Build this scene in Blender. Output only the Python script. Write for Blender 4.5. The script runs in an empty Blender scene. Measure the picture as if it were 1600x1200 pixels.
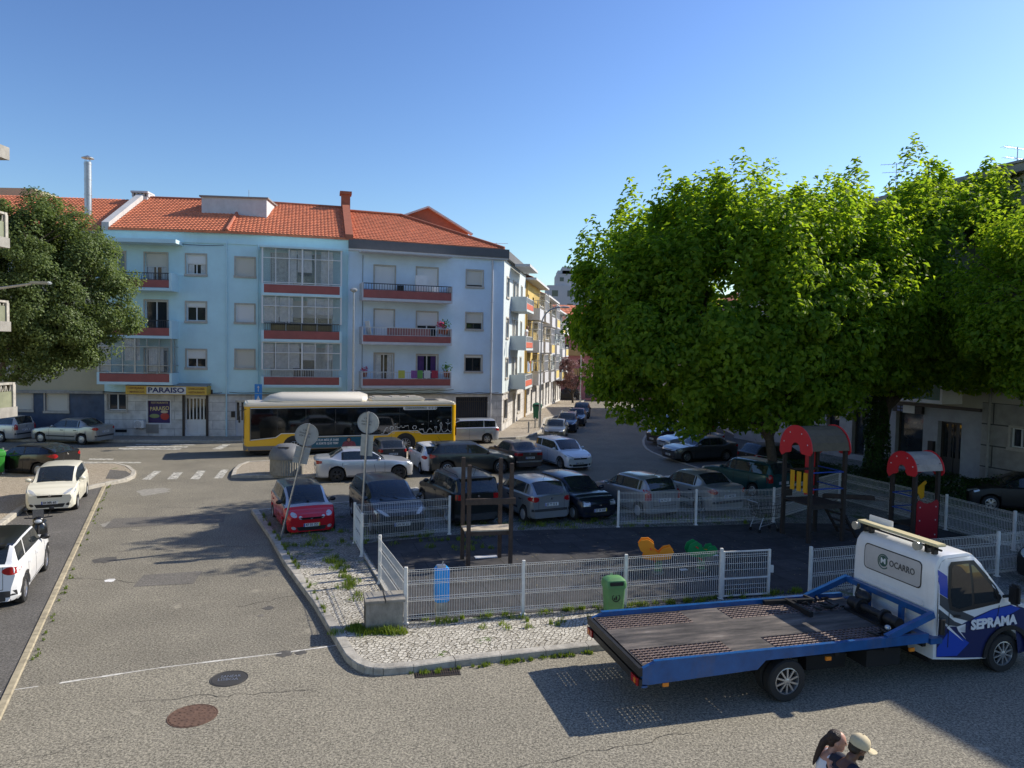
import bpy, bmesh, math, random
import numpy as np
from mathutils import Vector, Matrix
from mathutils.bvhtree import BVHTree
PI = math.pi
random.seed(7)
SC = bpy.context.scene
COL = SC.collection
# ------------------------------------------------------------ camera, sky, sun, exposure
FPX, CH, PITCH, ROLL = 1150.0, 5.8, math.atan(55/1150), 0.018
cd = bpy.data.cameras.new('camera'); cam = bpy.data.objects.new('camera', cd); COL.objects.link(cam)
cd.sensor_width = 36; cd.lens = 36*FPX/1600; cd.clip_end = 3000; cd.clip_start = .1
CROT = Matrix.Rotation(PI/2-PITCH, 4, 'X') @ Matrix.Rotation(ROLL, 4, 'Z')
cam.matrix_world = Matrix.Translation((0, 0, CH)) @ CROT
SC.camera = cam
SUN_AZ, SUN_EL = math.atan2(.45, 1.0), math.radians(35)      # direction towards the sun, angle from +x
w = bpy.data.worlds.new('World'); SC.world = w; w.use_nodes = True
nt = w.node_tree; nt.nodes.clear()
out = nt.nodes.new('ShaderNodeOutputWorld'); bg = nt.nodes.new('ShaderNodeBackground')
sky = nt.nodes.new('ShaderNodeTexSky'); sky.sky_type = 'NISHITA'; sky.sun_disc = False
sky.sun_elevation = SUN_EL; sky.sun_rotation = PI/2 - SUN_AZ
sky.altitude = 0; sky.air_density = 1.3; sky.dust_density = .5; sky.ozone_density = 4.5
bg.inputs[1].default_value = .064
hs = nt.nodes.new('ShaderNodeHueSaturation'); hs.inputs['Saturation'].default_value = 1.0; hs.inputs['Hue'].default_value = .507
nt.links.new(sky.outputs[0], hs.inputs['Color']); gm = nt.nodes.new('ShaderNodeGamma'); gm.inputs[1].default_value = 1.4
nt.links.new(hs.outputs[0], gm.inputs[0]); nt.links.new(gm.outputs[0], bg.inputs[0]); nt.links.new(bg.outputs[0], out.inputs[0])
sd = bpy.data.lights.new('sun', 'SUN'); sd.energy = 4.5; sd.angle = math.radians(.5); sd.color = (1, .92, .79)
sun = bpy.data.objects.new('sun', sd); COL.objects.link(sun)
SDIR = Vector((math.cos(SUN_AZ)*math.cos(SUN_EL), math.sin(SUN_AZ)*math.cos(SUN_EL), math.sin(SUN_EL)))
sun.rotation_euler = SDIR.to_track_quat('Z', 'Y').to_euler(); sun.location = (0, 0, 40)
SC.view_settings.view_transform = 'Standard'; SC.view_settings.look = 'None'
SC.view_settings.exposure = 0.42; SC.view_settings.gamma = 1
# ------------------------------------------------------------ helpers
def ray(px, py):
    return (CROT.to_3x3() @ Vector(((px-800)/FPX, -(py-600)/FPX, -1))).normalized()
def P(px, py, z=0.0):                      # photo pixel -> point on the level z
    d = ray(px, py); t = (z-CH)/d.z
    return Vector((d.x*t, d.y*t, z))
def PY(px, py, Y):                         # photo pixel -> point at the distance Y
    d = ray(px, py); t = Y/d.y
    return Vector((d.x*t, Y, CH+d.z*t))
def gz(y): return -max(0.0, y-60)*.03
MATS = {}
def mat(name, col=(.5,.5,.5), rough=.6, metal=0, var=0, vscale=3, bump=0, bscale=40, spec=None, dirt=0, coat=0, trans=0):
    if name in MATS: return MATS[name]
    m = bpy.data.materials.new(name); m.use_nodes = True; MATS[name] = m
    nt = m.node_tree; b = nt.nodes['Principled BSDF']
    b.inputs['Base Color'].default_value = (*col, 1); b.inputs['Roughness'].default_value = rough
    b.inputs['Metallic'].default_value = metal
    if spec is not None: b.inputs['Specular IOR Level'].default_value = spec
    if coat: b.inputs['Coat Weight'].default_value = coat; b.inputs['Coat Roughness'].default_value = .05
    if var or bump or dirt:
        tc = nt.nodes.new('ShaderNodeNewGeometry')
    if var or dirt:
        n1 = nt.nodes.new('ShaderNodeTexNoise'); n1.inputs['Scale'].default_value = vscale; n1.inputs['Detail'].default_value = 6
        n1.inputs['Roughness'].default_value = .65
        nt.links.new(tc.outputs['Position'], n1.inputs['Vector'])
        r = nt.nodes.new('ShaderNodeValToRGB'); v = var or .001
        r.color_ramp.elements[0].position = .3; r.color_ramp.elements[1].position = .7
        r.color_ramp.elements[0].color = (*[c*(1-v) for c in col], 1); r.color_ramp.elements[1].color = (*[min(1, c*(1+v)) for c in col], 1)
        nt.links.new(n1.outputs[0], r.inputs[0]); src = r.outputs[0]
        if dirt:
            n2 = nt.nodes.new('ShaderNodeTexNoise'); n2.inputs['Scale'].default_value = vscale*.35; n2.inputs['Detail'].default_value = 9; n2.inputs['Roughness'].default_value = .75
            mp = nt.nodes.new('ShaderNodeMapping'); mp.inputs['Scale'].default_value = (1, 1, .22)
            nt.links.new(tc.outputs['Position'], mp.inputs[0]); nt.links.new(mp.outputs[0], n2.inputs['Vector'])
            r2 = nt.nodes.new('ShaderNodeMapRange'); r2.inputs[1].default_value = .5; r2.inputs[2].default_value = .75
            r2.inputs[4].default_value = dirt
            nt.links.new(n2.outputs[0], r2.inputs[0])
            mx = nt.nodes.new('ShaderNodeMix'); mx.data_type = 'RGBA'; mx.inputs[7].default_value = (.12, .105, .085, 1)
            nt.links.new(r2.outputs[0], mx.inputs[0]); nt.links.new(src, mx.inputs[6]); src = mx.outputs[2]
        nt.links.new(src, b.inputs['Base Color'])
    if bump:
        n3 = nt.nodes.new('ShaderNodeTexNoise'); n3.inputs['Scale'].default_value = bscale; n3.inputs['Detail'].default_value = 4
        nt.links.new(tc.outputs['Position'], n3.inputs['Vector'])
        bp = nt.nodes.new('ShaderNodeBump'); bp.inputs['Strength'].default_value = bump; bp.inputs['Distance'].default_value = .02
        nt.links.new(n3.outputs[0], bp.inputs['Height']); nt.links.new(bp.outputs[0], b.inputs['Normal'])
    return m
def nodes_of(m): return m.node_tree.nodes, m.node_tree.links, m.node_tree.nodes['Principled BSDF']
def wm(o):
    m = Matrix.Identity(4)
    while o is not None: m = o.matrix_basis @ m; o = o.parent
    return m
class MB:
    def __init__(s): s.v = []; s.f = []; s.fm = []; s.mats = []
    def mi(s, m):
        if m is None: return 0
        if m not in s.mats: s.mats.append(m)
        return s.mats.index(m)
    def add(s, vs, fs, m=None, M=None):
        o = len(s.v); k = s.mi(m)
        s.v += [tuple(M @ Vector(v)) if M else tuple(v) for v in vs]
        s.f += [[i+o for i in f] for f in fs]; s.fm += [k]*len(fs); return s
    def box(s, a, b, m=None, M=None, bev=0):
        x0, y0, z0 = (min(a[i], b[i]) for i in range(3)); x1, y1, z1 = (max(a[i], b[i]) for i in range(3))
        if bev:
            bm = bmesh.new(); bmesh.ops.create_cube(bm, size=1)
            for v in bm.verts: v.co = Vector(((x0+x1)/2+v.co.x*(x1-x0), (y0+y1)/2+v.co.y*(y1-y0), (z0+z1)/2+v.co.z*(z1-z0)))
            bmesh.ops.bevel(bm, geom=bm.edges[:], offset=bev, segments=2, affect='EDGES', clamp_overlap=True)
            bm.verts.index_update()
            s.add([v.co.copy() for v in bm.verts], [[v.index for v in f.verts] for f in bm.faces], m, M); bm.free(); return s
        return s.add([(x0,y0,z0),(x1,y0,z0),(x1,y1,z0),(x0,y1,z0),(x0,y0,z1),(x1,y0,z1),(x1,y1,z1),(x0,y1,z1)],
              [(0,3,2,1),(4,5,6,7),(0,1,5,4),(1,2,6,5),(2,3,7,6),(3,0,4,7)], m, M)
    def beam(s, p, q, w, h=None, m=None, up=(0,0,1)):
        p, q = Vector(p), Vector(q); d = q-p; L = d.length
        if L < 1e-6: return s
        x = d/L; u = Vector(up)
        if abs(x.dot(u)) > .99: u = Vector((0, 1, 0))
        y = u.cross(x).normalized(); z = x.cross(y)
        M = Matrix.Translation(p) @ Matrix((x, y, z)).transposed().to_4x4()
        return s.box((0, -w/2, -(h or w)/2), (L, w/2, (h or w)/2), m, M)
    def tube(s, pts, r, n=8, m=None, cap=True):
        pts = [Vector(p) for p in pts]; rs = r if isinstance(r, (list, tuple)) else [r]*len(pts)
        vs = []; fs = []; u = None
        for i, p in enumerate(pts):
            d = (pts[min(i+1, len(pts)-1)]-pts[max(i-1, 0)]).normalized()
            if u is None:
                a = Vector((0, 0, 1)) if abs(d.z) < .9 else Vector((1, 0, 0)); u = d.cross(a).normalized()
            else: u = (u-d*u.dot(d)).normalized()
            v = d.cross(u)
            for k in range(n):
                a = 2*PI*k/n; vs.append(p+(u*math.cos(a)+v*math.sin(a))*rs[i])
        for i in range(len(pts)-1):
            for k in range(n): fs.append((i*n+k, i*n+(k+1)%n, (i+1)*n+(k+1)%n, (i+1)*n+k))
        if cap: fs.append(tuple(range(n-1, -1, -1))); fs.append(tuple((len(pts)-1)*n+k for k in range(n)))
        return s.add(vs, fs, m)
    def lathe(s, prof, n=20, m=None, M=None, a0=0, a1=2*PI):          # prof: (r, z)
        full = abs(a1-a0-2*PI) < 1e-6; c = n if full else n+1; vs = []; fs = []
        for r, z in prof:
            for k in range(c):
                a = a0+(a1-a0)*k/n; vs.append((r*math.cos(a), r*math.sin(a), z))
        for i in range(len(prof)-1):
            for k in range(n): fs.append((i*c+k, i*c+(k+1)%c, (i+1)*c+(k+1)%c, (i+1)*c+k))
        return s.add(vs, fs, m, M)
    def prism(s, poly, z0, z1, m=None, M=None, zf=None):              # poly: (x, y), counter-clockwise
        n = len(poly)
        a = sum(poly[i][0]*poly[(i+1)%n][1]-poly[(i+1)%n][0]*poly[i][1] for i in range(n))
        if a < 0: poly = poly[::-1]
        vs = [(x, y, z0) for x, y in poly]+[(x, y, z1) for x, y in poly]
        fs = [tuple(range(n-1, -1, -1)), tuple(range(n, 2*n))]+[(i, (i+1)%n, (i+1)%n+n, i+n) for i in range(n)]
        return s.add(vs, fs, m, M)
    def ball(s, c, r, m=None, n=10, M=None):
        rx, ry, rz = r if isinstance(r, (list, tuple)) else (r, r, r); vs = []; fs = []
        for i in range(n+1):
            t = PI*i/n
            for k in range(2*n):
                a = PI*k/n; vs.append((c[0]+rx*math.sin(t)*math.cos(a), c[1]+ry*math.sin(t)*math.sin(a), c[2]+rz*math.cos(t)))
        for i in range(n):
            for k in range(2*n): fs.append((i*2*n+k, (i+1)*2*n+k, (i+1)*2*n+(k+1)%(2*n), i*2*n+(k+1)%(2*n)))
        return s.add(vs, fs, m, M)
    def build(s, name, m=None, parent=None, world=False, smooth=False, ang=35, kind=None, merge=False):
        me = bpy.data.meshes.new(name)
        vs = s.v
        if world and parent is not None:
            I = wm(parent).inverted(); vs = [tuple(I @ Vector(v)) for v in vs]
        me.from_pydata(vs, [], s.f)
        for k in (s.mats or [m]): me.materials.append(k if k else m)
        if s.mats: me.polygons.foreach_set('material_index', s.fm)
        if merge or smooth:
            bm = bmesh.new(); bm.from_mesh(me)
            if merge: bmesh.ops.remove_doubles(bm, verts=bm.verts[:], dist=1e-4)
            if smooth:
                bmesh.ops.recalc_face_normals(bm, faces=bm.faces[:]); L = math.radians(ang)
                for f in bm.faces: f.smooth = True
                for e in bm.edges:
                    if len(e.link_faces) == 2 and e.calc_face_angle(0) > L: e.smooth = False
            bm.to_mesh(me); bm.free()
        o = bpy.data.objects.new(name, me); COL.objects.link(o)
        if parent is not None: o.parent = parent
        if kind: o['kind'] = kind
        return o
def thing(name, label, cat, loc=(0,0,0), rz=0, group=None):
    o = bpy.data.objects.new(name, None); COL.objects.link(o); o.empty_display_size = .3
    o.location = loc; o.rotation_euler = (0, 0, rz); o['label'] = label; o['category'] = cat
    if group: o['group'] = group
    return o
def tag(o, label, cat, group=None):
    o['label'] = label; o['category'] = cat
    if group: o['group'] = group
    return o
def recentre(o):                           # put a one-mesh thing's origin at its base
    me = o.data; n = len(me.vertices); a = np.empty(n*3, 'f'); me.vertices.foreach_get('co', a); a = a.reshape(-1, 3)
    c = np.array([(a[:,0].min()+a[:,0].max())/2, (a[:,1].min()+a[:,1].max())/2, a[:,2].min()], 'f')
    me.vertices.foreach_set('co', (a-c).ravel()); o.location = Vector(c.tolist())+o.location; return o
def dup(o, parent=None, loc=None, rz=None, label=None):
    c = o.copy(); COL.objects.link(c); c.parent = parent
    if loc is not None: c.location = loc
    if rz is not None: c.rotation_euler = (0, 0, rz)
    if label: c['label'] = label
    for ch in list(o.children): dup(ch, c)
    return c
FONTW = {}
def text_mb(txt, size, depth, m, M, mb=None, align='CENTER', sx=1, bold=0, w=None):
    cu = bpy.data.curves.new('lettering', 'FONT'); cu.body = txt; cu.size = size; cu.extrude = depth; cu.align_x = align; cu.align_y = 'CENTER'; cu.offset = bold; cu.resolution_u = 2
    ob = bpy.data.objects.new('lettering', cu); COL.objects.link(ob)
    dg = bpy.context.evaluated_depsgraph_get(); me = bpy.data.meshes.new_from_object(ob.evaluated_get(dg))
    mb = mb or MB()
    vs = [v.co.copy() for v in me.vertices]
    if w and vs:
        x0 = min(v.x for v in vs); x1 = max(v.x for v in vs); sx = w/max(1e-6, x1-x0)
        for v in vs: v.x = (v.x-(x0+x1)/2)
    for v in vs: v.x *= sx
    mb.add(vs, [list(p.vertices) for p in me.polygons], m, M)
    bpy.data.objects.remove(ob); bpy.data.curves.remove(cu); bpy.data.meshes.remove(me)
    return mb
def frameM(o, x, z):                       # matrix with local x, local z (normal); y = z cross x
    x = Vector(x).normalized(); z = Vector(z).normalized(); y = z.cross(x).normalized(); x = y.cross(z)
    return Matrix.Translation(Vector(o)) @ Matrix((x, y, z)).transposed().to_4x4()
# ------------------------------------------------------------ common materials
def asphalt(name, c0, c1, patch=.25):
    m = mat(name, c0, .9); N, L, b = nodes_of(m)
    g = N.new('ShaderNodeNewGeometry')
    a = N.new('ShaderNodeTexNoise'); a.inputs['Scale'].default_value = 26; a.inputs['Detail'].default_value = 8; a.inputs['Roughness'].default_value = .85
    c = N.new('ShaderNodeTexNoise'); c.inputs['Scale'].default_value = .5; c.inputs['Detail'].default_value = 6; c.inputs['Roughness'].default_value = .7
    k = N.new('ShaderNodeTexVoronoi'); k.inputs['Scale'].default_value = 60
    for n in (a, c, k): L.new(g.outputs['Position'], n.inputs['Vector'])
    r = N.new('ShaderNodeValToRGB'); r.color_ramp.elements[0].position = .43; r.color_ramp.elements[1].position = .58
    r.color_ramp.elements[0].color = (*c0, 1); r.color_ramp.elements[1].color = (*c1, 1)
    L.new(a.outputs[0], r.inputs[0])
    hs = N.new('ShaderNodeMapRange'); hs.inputs[1].default_value = .3; hs.inputs[2].default_value = .7; hs.inputs[3].default_value = 1-patch; hs.inputs[4].default_value = 1+patch
    L.new(c.outputs[0], hs.inputs[0])
    k2 = N.new('ShaderNodeMapRange'); k2.inputs[1].default_value = 0; k2.inputs[2].default_value = 1; k2.inputs[3].default_value = .72; k2.inputs[4].default_value = 1.3
    L.new(k.outputs['Color'], k2.inputs[0])
    mu = N.new('ShaderNodeMath'); mu.operation = 'MULTIPLY'; L.new(hs.outputs[0], mu.inputs[0]); L.new(k2.outputs[0], mu.inputs[1])
    # pale worn blotches and dark repairs
    w1 = N.new('ShaderNodeTexNoise'); w1.inputs['Scale'].default_value = .9; w1.inputs['Detail'].default_value = 7; w1.inputs['Roughness'].default_value = .72
    L.new(g.outputs['Position'], w1.inputs['Vector'])
    wr = N.new('ShaderNodeMapRange'); wr.inputs[1].default_value = .62; wr.inputs[2].default_value = .7; wr.inputs[4].default_value = .55
    L.new(w1.outputs[0], wr.inputs[0])
    mx = N.new('ShaderNodeVectorMath'); mx.operation = 'SCALE'; L.new(r.outputs[0], mx.inputs[0]); L.new(mu.outputs[0], mx.inputs['Scale'])
    m2 = N.new('ShaderNodeMix'); m2.data_type = 'RGBA'; m2.inputs[7].default_value = (*[x*1.35 for x in c1], 1)
    L.new(wr.outputs[0], m2.inputs[0]); L.new(mx.outputs[0], m2.inputs[6]); L.new(m2.outputs[2], b.inputs['Base Color'])
    bp = N.new('ShaderNodeBump'); bp.inputs['Strength'].default_value = .7; bp.inputs['Distance'].default_value = .012
    L.new(a.outputs[0], bp.inputs['Height']); L.new(bp.outputs[0], b.inputs['Normal'])
    return m
def cobble(name, c0, c1, joint, scale=11, rot=.3, weeds=.0, wcol=(.10,.15,.03)):
    m = mat(name, c0, .85); N, L, b = nodes_of(m)
    g = N.new('ShaderNodeNewGeometry'); mp = N.new('ShaderNodeMapping'); mp.inputs['Rotation'].default_value = (0, 0, rot)
    L.new(g.outputs['Position'], mp.inputs[0])
    wn = N.new('ShaderNodeTexNoise'); wn.inputs['Scale'].default_value = 1.3
    L.new(mp.outputs[0], wn.inputs['Vector'])
    av = N.new('ShaderNodeVectorMath'); av.operation = 'MULTIPLY_ADD'; av.inputs[1].default_value = (.25,.25,0)
    L.new(wn.outputs['Color'], av.inputs[0]); L.new(mp.outputs[0], av.inputs[2])
    v = N.new('ShaderNodeTexVoronoi'); v.feature = 'DISTANCE_TO_EDGE'; v.inputs['Scale'].default_value = scale; v.inputs['Randomness'].default_value = .55
    v2 = N.new('ShaderNodeTexVoronoi'); v2.inputs['Scale'].default_value = scale; v2.inputs['Randomness'].default_value = .55
    L.new(av.outputs[0], v.inputs['Vector']); L.new(av.outputs[0], v2.inputs['Vector'])
    r = N.new('ShaderNodeValToRGB'); r.color_ramp.elements[0].color = (*c0, 1); r.color_ramp.elements[1].color = (*c1, 1)
    L.new(v2.outputs['Color'], r.inputs[0])
    j = N.new('ShaderNodeMapRange'); j.inputs[1].default_value = .04; j.inputs[2].default_value = .12
    L.new(v.outputs['Distance'], j.inputs[0])
    mx = N.new('ShaderNodeMix'); mx.data_type = 'RGBA'; mx.inputs[6].default_value = (*joint, 1)
    L.new(j.outputs[0], mx.inputs[0]); L.new(r.outputs[0], mx.inputs[7]); src = mx.outputs[2]
    if weeds:
        n = N.new('ShaderNodeTexNoise'); n.inputs['Scale'].default_value = 1.6; n.inputs['Detail'].default_value = 8; n.inputs['Roughness'].default_value = .75
        L.new(g.outputs['Position'], n.inputs['Vector'])
        q = N.new('ShaderNodeMapRange'); q.inputs[1].default_value = .66-weeds*.2; q.inputs[2].default_value = .7-weeds*.2
        L.new(n.outputs[0], q.inputs[0]); m3 = N.new('ShaderNodeMix'); m3.data_type = 'RGBA'; m3.inputs[7].default_value = (*wcol, 1)
        L.new(q.outputs[0], m3.inputs[0]); L.new(src, m3.inputs[6]); src = m3.outputs[2]
    L.new(src, b.inputs['Base Color'])
    bp = N.new('ShaderNodeBump'); bp.inputs['Strength'].default_value = .6; bp.inputs['Distance'].default_value = .02
    L.new(j.outputs[0], bp.inputs['Height']); L.new(bp.outputs[0], b.inputs['Normal'])
    return m
M_ROAD = asphalt('road_asphalt', (.065,.059,.047), (.32,.292,.225), .18)
M_BAY = asphalt('bay_asphalt', (.06,.056,.05), (.165,.155,.14), .2)
M_PATCH = asphalt('dark_asphalt', (.045,.044,.042), (.11,.107,.1), .3)
M_COB = cobble('pale_limestone_cobbles', (.34,.31,.25), (.66,.62,.52), (.12,.105,.075), 12, .3, .25)
M_COBG = cobble('grey_cobbles', (.15,.145,.13), (.34,.33,.29), (.06,.06,.045), 12, .2, .55, (.07,.10,.03))
M_COBW = cobble('worn_beige_cobbles', (.33,.28,.21), (.5,.43,.33), (.16,.13,.09), 12, .2, .1)
M_KERB = mat('kerb_limestone', (.42,.39,.33), .85, var=.3, vscale=5, bump=.4, bscale=30)
M_KERBG = mat('kerb_grey', (.40,.375,.32), .85, var=.35, vscale=4, bump=.4, bscale=30, dirt=.4)
M_PAINT = mat('road_paint', (.62,.6,.54), .8, var=.3, vscale=14, dirt=.5)
M_RUB = None
M_BLACK = mat('black_plastic', (.012,.012,.013), .45)
M_RUBBERT = mat('tyre_rubber', (.018,.018,.018), .8)
M_GLASS = mat('dark_glass', (.012,.016,.018), .04, spec=.8)
M_GLASSH = mat('house_glass', (.025,.03,.035), .05, spec=.8, var=.3, vscale=.7)
M_CHROME = mat('chrome', (.7,.7,.7), .15, 1)
M_ALU = mat('galvanised_steel', (.42,.43,.44), .4, .8, var=.15, vscale=9)
M_WHITE = mat('white_paint', (.78,.77,.74), .5, var=.06, vscale=3)
M_FENCE = mat('fence_white', (.72,.71,.66), .5, var=.12, vscale=8)
# ------------------------------------------------------------ the ground
def sheet(name, pts, z, m, kind='structure', parent=None):
    bm = bmesh.new(); vs = [bm.verts.new((p[0], p[1], z)) for p in pts]; f = bm.faces.new(vs)
    if f.normal.z < 0 or f.calc_area() and sum(pts[i][0]*pts[(i+1) % len(pts)][1]-pts[(i+1) % len(pts)][0]*pts[i][1] for i in range(len(pts))) < 0: f.normal_flip()
    bmesh.ops.bisect_plane(bm, geom=bm.verts[:]+bm.edges[:]+bm.faces[:], plane_co=(0, 60, 0), plane_no=(0, 1, 0))
    for v in bm.verts: v.co.z = z+gz(v.co.y)
    me = bpy.data.meshes.new(name); bm.to_mesh(me); bm.free(); me.materials.append(m)
    o = bpy.data.objects.new(name, me); COL.objects.link(o)
    if kind: o['kind'] = kind
    return o
def kerb(name, pts, m, wdt=.18, z0=-.05, z1=.135, step=1.0, side=1, gap=.012):
    """a row of kerb stones whose outer edge follows pts; the stones lie on the given side (left = 1)"""
    mb = MB(); pts = [Vector((p[0], p[1], 0)) for p in pts]
    for a, b in zip(pts, pts[1:]):
        d = b-a; L = d.length
        if L < .05: continue
        d /= L; n = Vector((-d.y, d.x, 0))*side; k = max(1, round(L/step))
        for i in range(k):
            p = a+d*(L*i/k+gap/2); q = a+d*(L*(i+1)/k-gap/2); za = gz(p.y); zb = gz(q.y); j = random.uniform(-.004, .004)
            vs = []
            for (c, zz) in ((p, za), (q, zb)):
                for o_, h in ((0, z0), (0, z1-.02), (.02, z1), (wdt, z1), (wdt, z0)):
                    vs.append((c.x+n.x*o_, c.y+n.y*o_, zz+h+j))
            fs = [(0,1,2,3,4), (9,8,7,6,5)]+[(i_, i_+5, (i_+1) % 5+5, (i_+1) % 5) for i_ in range(5)]
            mb.add(vs, fs)
    return mb.build(name, m, kind='structure')
M_EARTH = mat('dry_earth', (.22,.19,.14), .95, var=.3, vscale=.2)
sheet('ground', [(-900,-60),(900,-60),(900,1500),(-900,1500)], -.03, M_EARTH)
sheet('road', [(-120,-5),(60,-5),(60,140),(-120,140)], 0, M_ROAD)
jl = [P(-60,1090), P(60,1073), P(250,1044), P(440,1021), P(525,1009)]
sheet('road_near', [(-40,-4)]+[(-40, jl[0].y-1.5)]+[tuple(p[:2]) for p in jl]+[(-1.2,13.2),(40,26.5),(40,-4)], .004,
      asphalt('near_asphalt', (.085,.077,.059), (.385,.35,.268), .12))
mb = MB()
for a, b in zip(jl, jl[1:]):
    for i in range(6):
        if random.random() < .12: continue
        p = a.lerp(b, i/6); q = a.lerp(b, (i+1)/6); k = random.uniform(.012, .035)
        mb.add([(p.x,p.y-k,.009),(q.x,q.y-k,.009),(q.x,q.y+k,.009),(p.x,p.y+k,.009)], [(0,1,2,3)])
mb.build('road_joint', M_PAINT, kind='structure')
# left parking bay with its flush kerb strip
sA, sB = Vector((-16.45,29.8,0)), Vector((-5.4,6,0))
sheet('parking_bay', [sA[:2], sB[:2], (-30,6), (-30,18.4), P(-30,850)[:2], P(40,797)[:2], P(128,768)[:2]], .008, M_BAY)
kerb('kerb_strip', [sA, sB], mat('kerb_yellowed', (.36,.31,.21), .85, var=.3, vscale=5, bump=.4, bscale=30, dirt=.5), .12, -.05, .03, .9, -1)
# left pavement island
LP_ = [P(-900,760), P(-150,748), P(0,736), P(110,729), P(160,727), P(185,727.5), P(203,732), P(213,740), P(211,747), P(198,753), P(165,759.5), P(128,768), P(40,797), P(12,818), P(-60,872), P(-900,950)]
LPt = [tuple(p[:2]) for p in LP_]
sheet('left_pavement', LPt, .12, M_COBW)
kerb('left_kerb', LPt[1:-1], M_KERB, .18, side=-1)
sheet('pavement_patch', [P(165,748,.12)[:2], P(172,734,.12)[:2], P(197,736,.12)[:2], P(206,742,.12)[:2], P(196,749,.12)[:2]], .126, M_BAY)
# playground block
BL = [P(392.8,796,.13), P(420.5,835.7,.13), P(444,878,.13), P(491,942,.13), P(533.5,1013,.13), P(540,1023,.13), P(549,1031,.13), P(558,1037,.13), P(569,1041.5,.13), P(583,1044,.13), P(599,1045,.13), P(646.6,1041,.13), P(712,1032,.13), P(920,1009,.13)]
e = (BL[-1]-BL[-2]).normalized(); e = Vector((math.cos(math.radians(17)), math.sin(math.radians(17)), 0))
BLt = [tuple(p[:2]) for p in BL]
far = BL[-1]+e*34
topR = P(1165,741); top2 = P(1250,716)
sheet('block_pavement', BLt+[tuple(far[:2]), (40,48), (24,48.5), tuple(top2[:2]), tuple(topR[:2])], .12, M_COBG)
kerb('block_kerb', BLt, M_KERBG, .2, side=1)
kerb('block_kerb', [BLt[-1], (BL[-1]+e*22)[:2]], M_KERBG, .2, side=1)
kerb('back_kerb', [top2[:2], topR[:2], P(760,769)[:2], BLt[0]], M_KERBG, .15, -.05, .127, side=1)
fl = [Vector((-4.46,21.0,0)), Vector((-2.1,14.86,0))]      # fence line left
inner = [(BL[2].x+.16, BL[2].y), (BL[3].x+.19, BL[3].y), (BL[4].x+.19, BL[4].y+.05), (BL[6].x+.14, BL[6].y+.14), (BL[8].x+.06, BL[8].y+.19), (BL[10].x, BL[10].y+.2), (BL[12].x-.03, BL[12].y+.2), (BL[13].x-.05, BL[13].y+.2)]
ext = BL[-1]+e*6
sheet('sidewalk', inner+[(ext.x, ext.y+.2), (7.0,16.8), (-2.1,14.7), (-3.3,17.7), (-4.9,19.6)], .125, M_COB)
# rubber floor
def rubber():
    m = mat('rubber_tiles', (.03,.03,.032), .85); N, L, b = nodes_of(m)
    g = N.new('ShaderNodeNewGeometry'); mp = N.new('ShaderNodeMapping'); mp.inputs['Rotation'].default_value = (0,0,-math.radians(17))
    br = N.new('ShaderNodeTexBrick'); br.inputs['Scale'].default_value = 1; br.offset = .5
    br.inputs['Brick Width'].default_value = 1.0; br.inputs['Row Height'].default_value = 1.0; br.inputs['Mortar Size'].default_value = .012
    br.inputs['Color1'].default_value = (.030,.029,.030,1); br.inputs['Color2'].default_value = (.048,.046,.046,1); br.inputs['Mortar'].default_value = (.010,.010,.009,1)
    n = N.new('ShaderNodeTexNoise'); n.inputs['Scale'].default_value = 2.2; n.inputs['Detail'].default_value = 8; n.inputs['Roughness'].default_value = .8
    L.new(g.outputs['Position'], mp.inputs[0]); L.new(mp.outputs[0], br.inputs['Vector']); L.new(g.outputs['Position'], n.inputs['Vector'])
    q = N.new('ShaderNodeMapRange'); q.inputs[1].default_value = .35; q.inputs[2].default_value = .7; q.inputs[3].default_value = .6; q.inputs[4].default_value = 1.75
    L.new(n.outputs[0], q.inputs[0]); s = N.new('ShaderNodeVectorMath'); s.operation = 'SCALE'; L.new(br.outputs[0], s.inputs[0]); L.new(q.outputs[0], s.inputs['Scale'])
    L.new(s.outputs[0], b.inputs['Base Color'])
    return m
sheet('playground_floor', [(-4.25,20.9), (-2.0,15.0), (7.0,17.25), (12.5,19.1), (14.9,22.0), (14.0,24.6), (9,24.4), (6.1,23.8), (3.5,23.4), (0,22.7), (-1.9,22.0)], .131, rubber())
kerb('playground_edging', [(-4.3,20.85), (-2.1,15.0)], M_KERBG, .08, .05, .17, side=-1)
mb = MB()
for q in ([(222,749.5),(235,749.5),(252.5,736),(241,736)], [(261,749),(276,749),(286,738),(272,738)], [(297,749),(311,749),(322,735.5),(309.5,735.5)], [(334,747.5),(347,747.5),(357.5,734),(346,734)],
          [(213,694.2),(303,694.6),(306,695.8),(211,695.6)], [(199,697),(294,697.6),(292,699.4),(196,699)], [(187,700.3),(284,700.8),(281,702.8),(184,702.4)],
          [(127,721.5),(221,722),(219,724),(124,723.6)], [(140,716.5),(178,716.8),(176,718.8),(138,718.6)], [(331,702),(345,702.3),(360,694.7),(348,694.5)], [(1085,727),(1150,725.5),(1150,726.6),(1086,728.3)], [(640,762),(652,761),(658,766),(646,767)]):
    mb.add([(*P(x, y)[:2], .0065) for x, y in q], [(0,1,2,3)])
worn = mat('worn_road_paint', (.56,.54,.48), .85); N, L, b = nodes_of(worn)
g = N.new('ShaderNodeNewGeometry'); n = N.new('ShaderNodeTexNoise'); n.inputs['Scale'].default_value = 5; n.inputs['Detail'].default_value = 9; n.inputs['Roughness'].default_value = .8
L.new(g.outputs['Position'], n.inputs['Vector']); r = N.new('ShaderNodeValToRGB'); r.color_ramp.elements[0].position = .42; r.color_ramp.elements[1].position = .56
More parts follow.
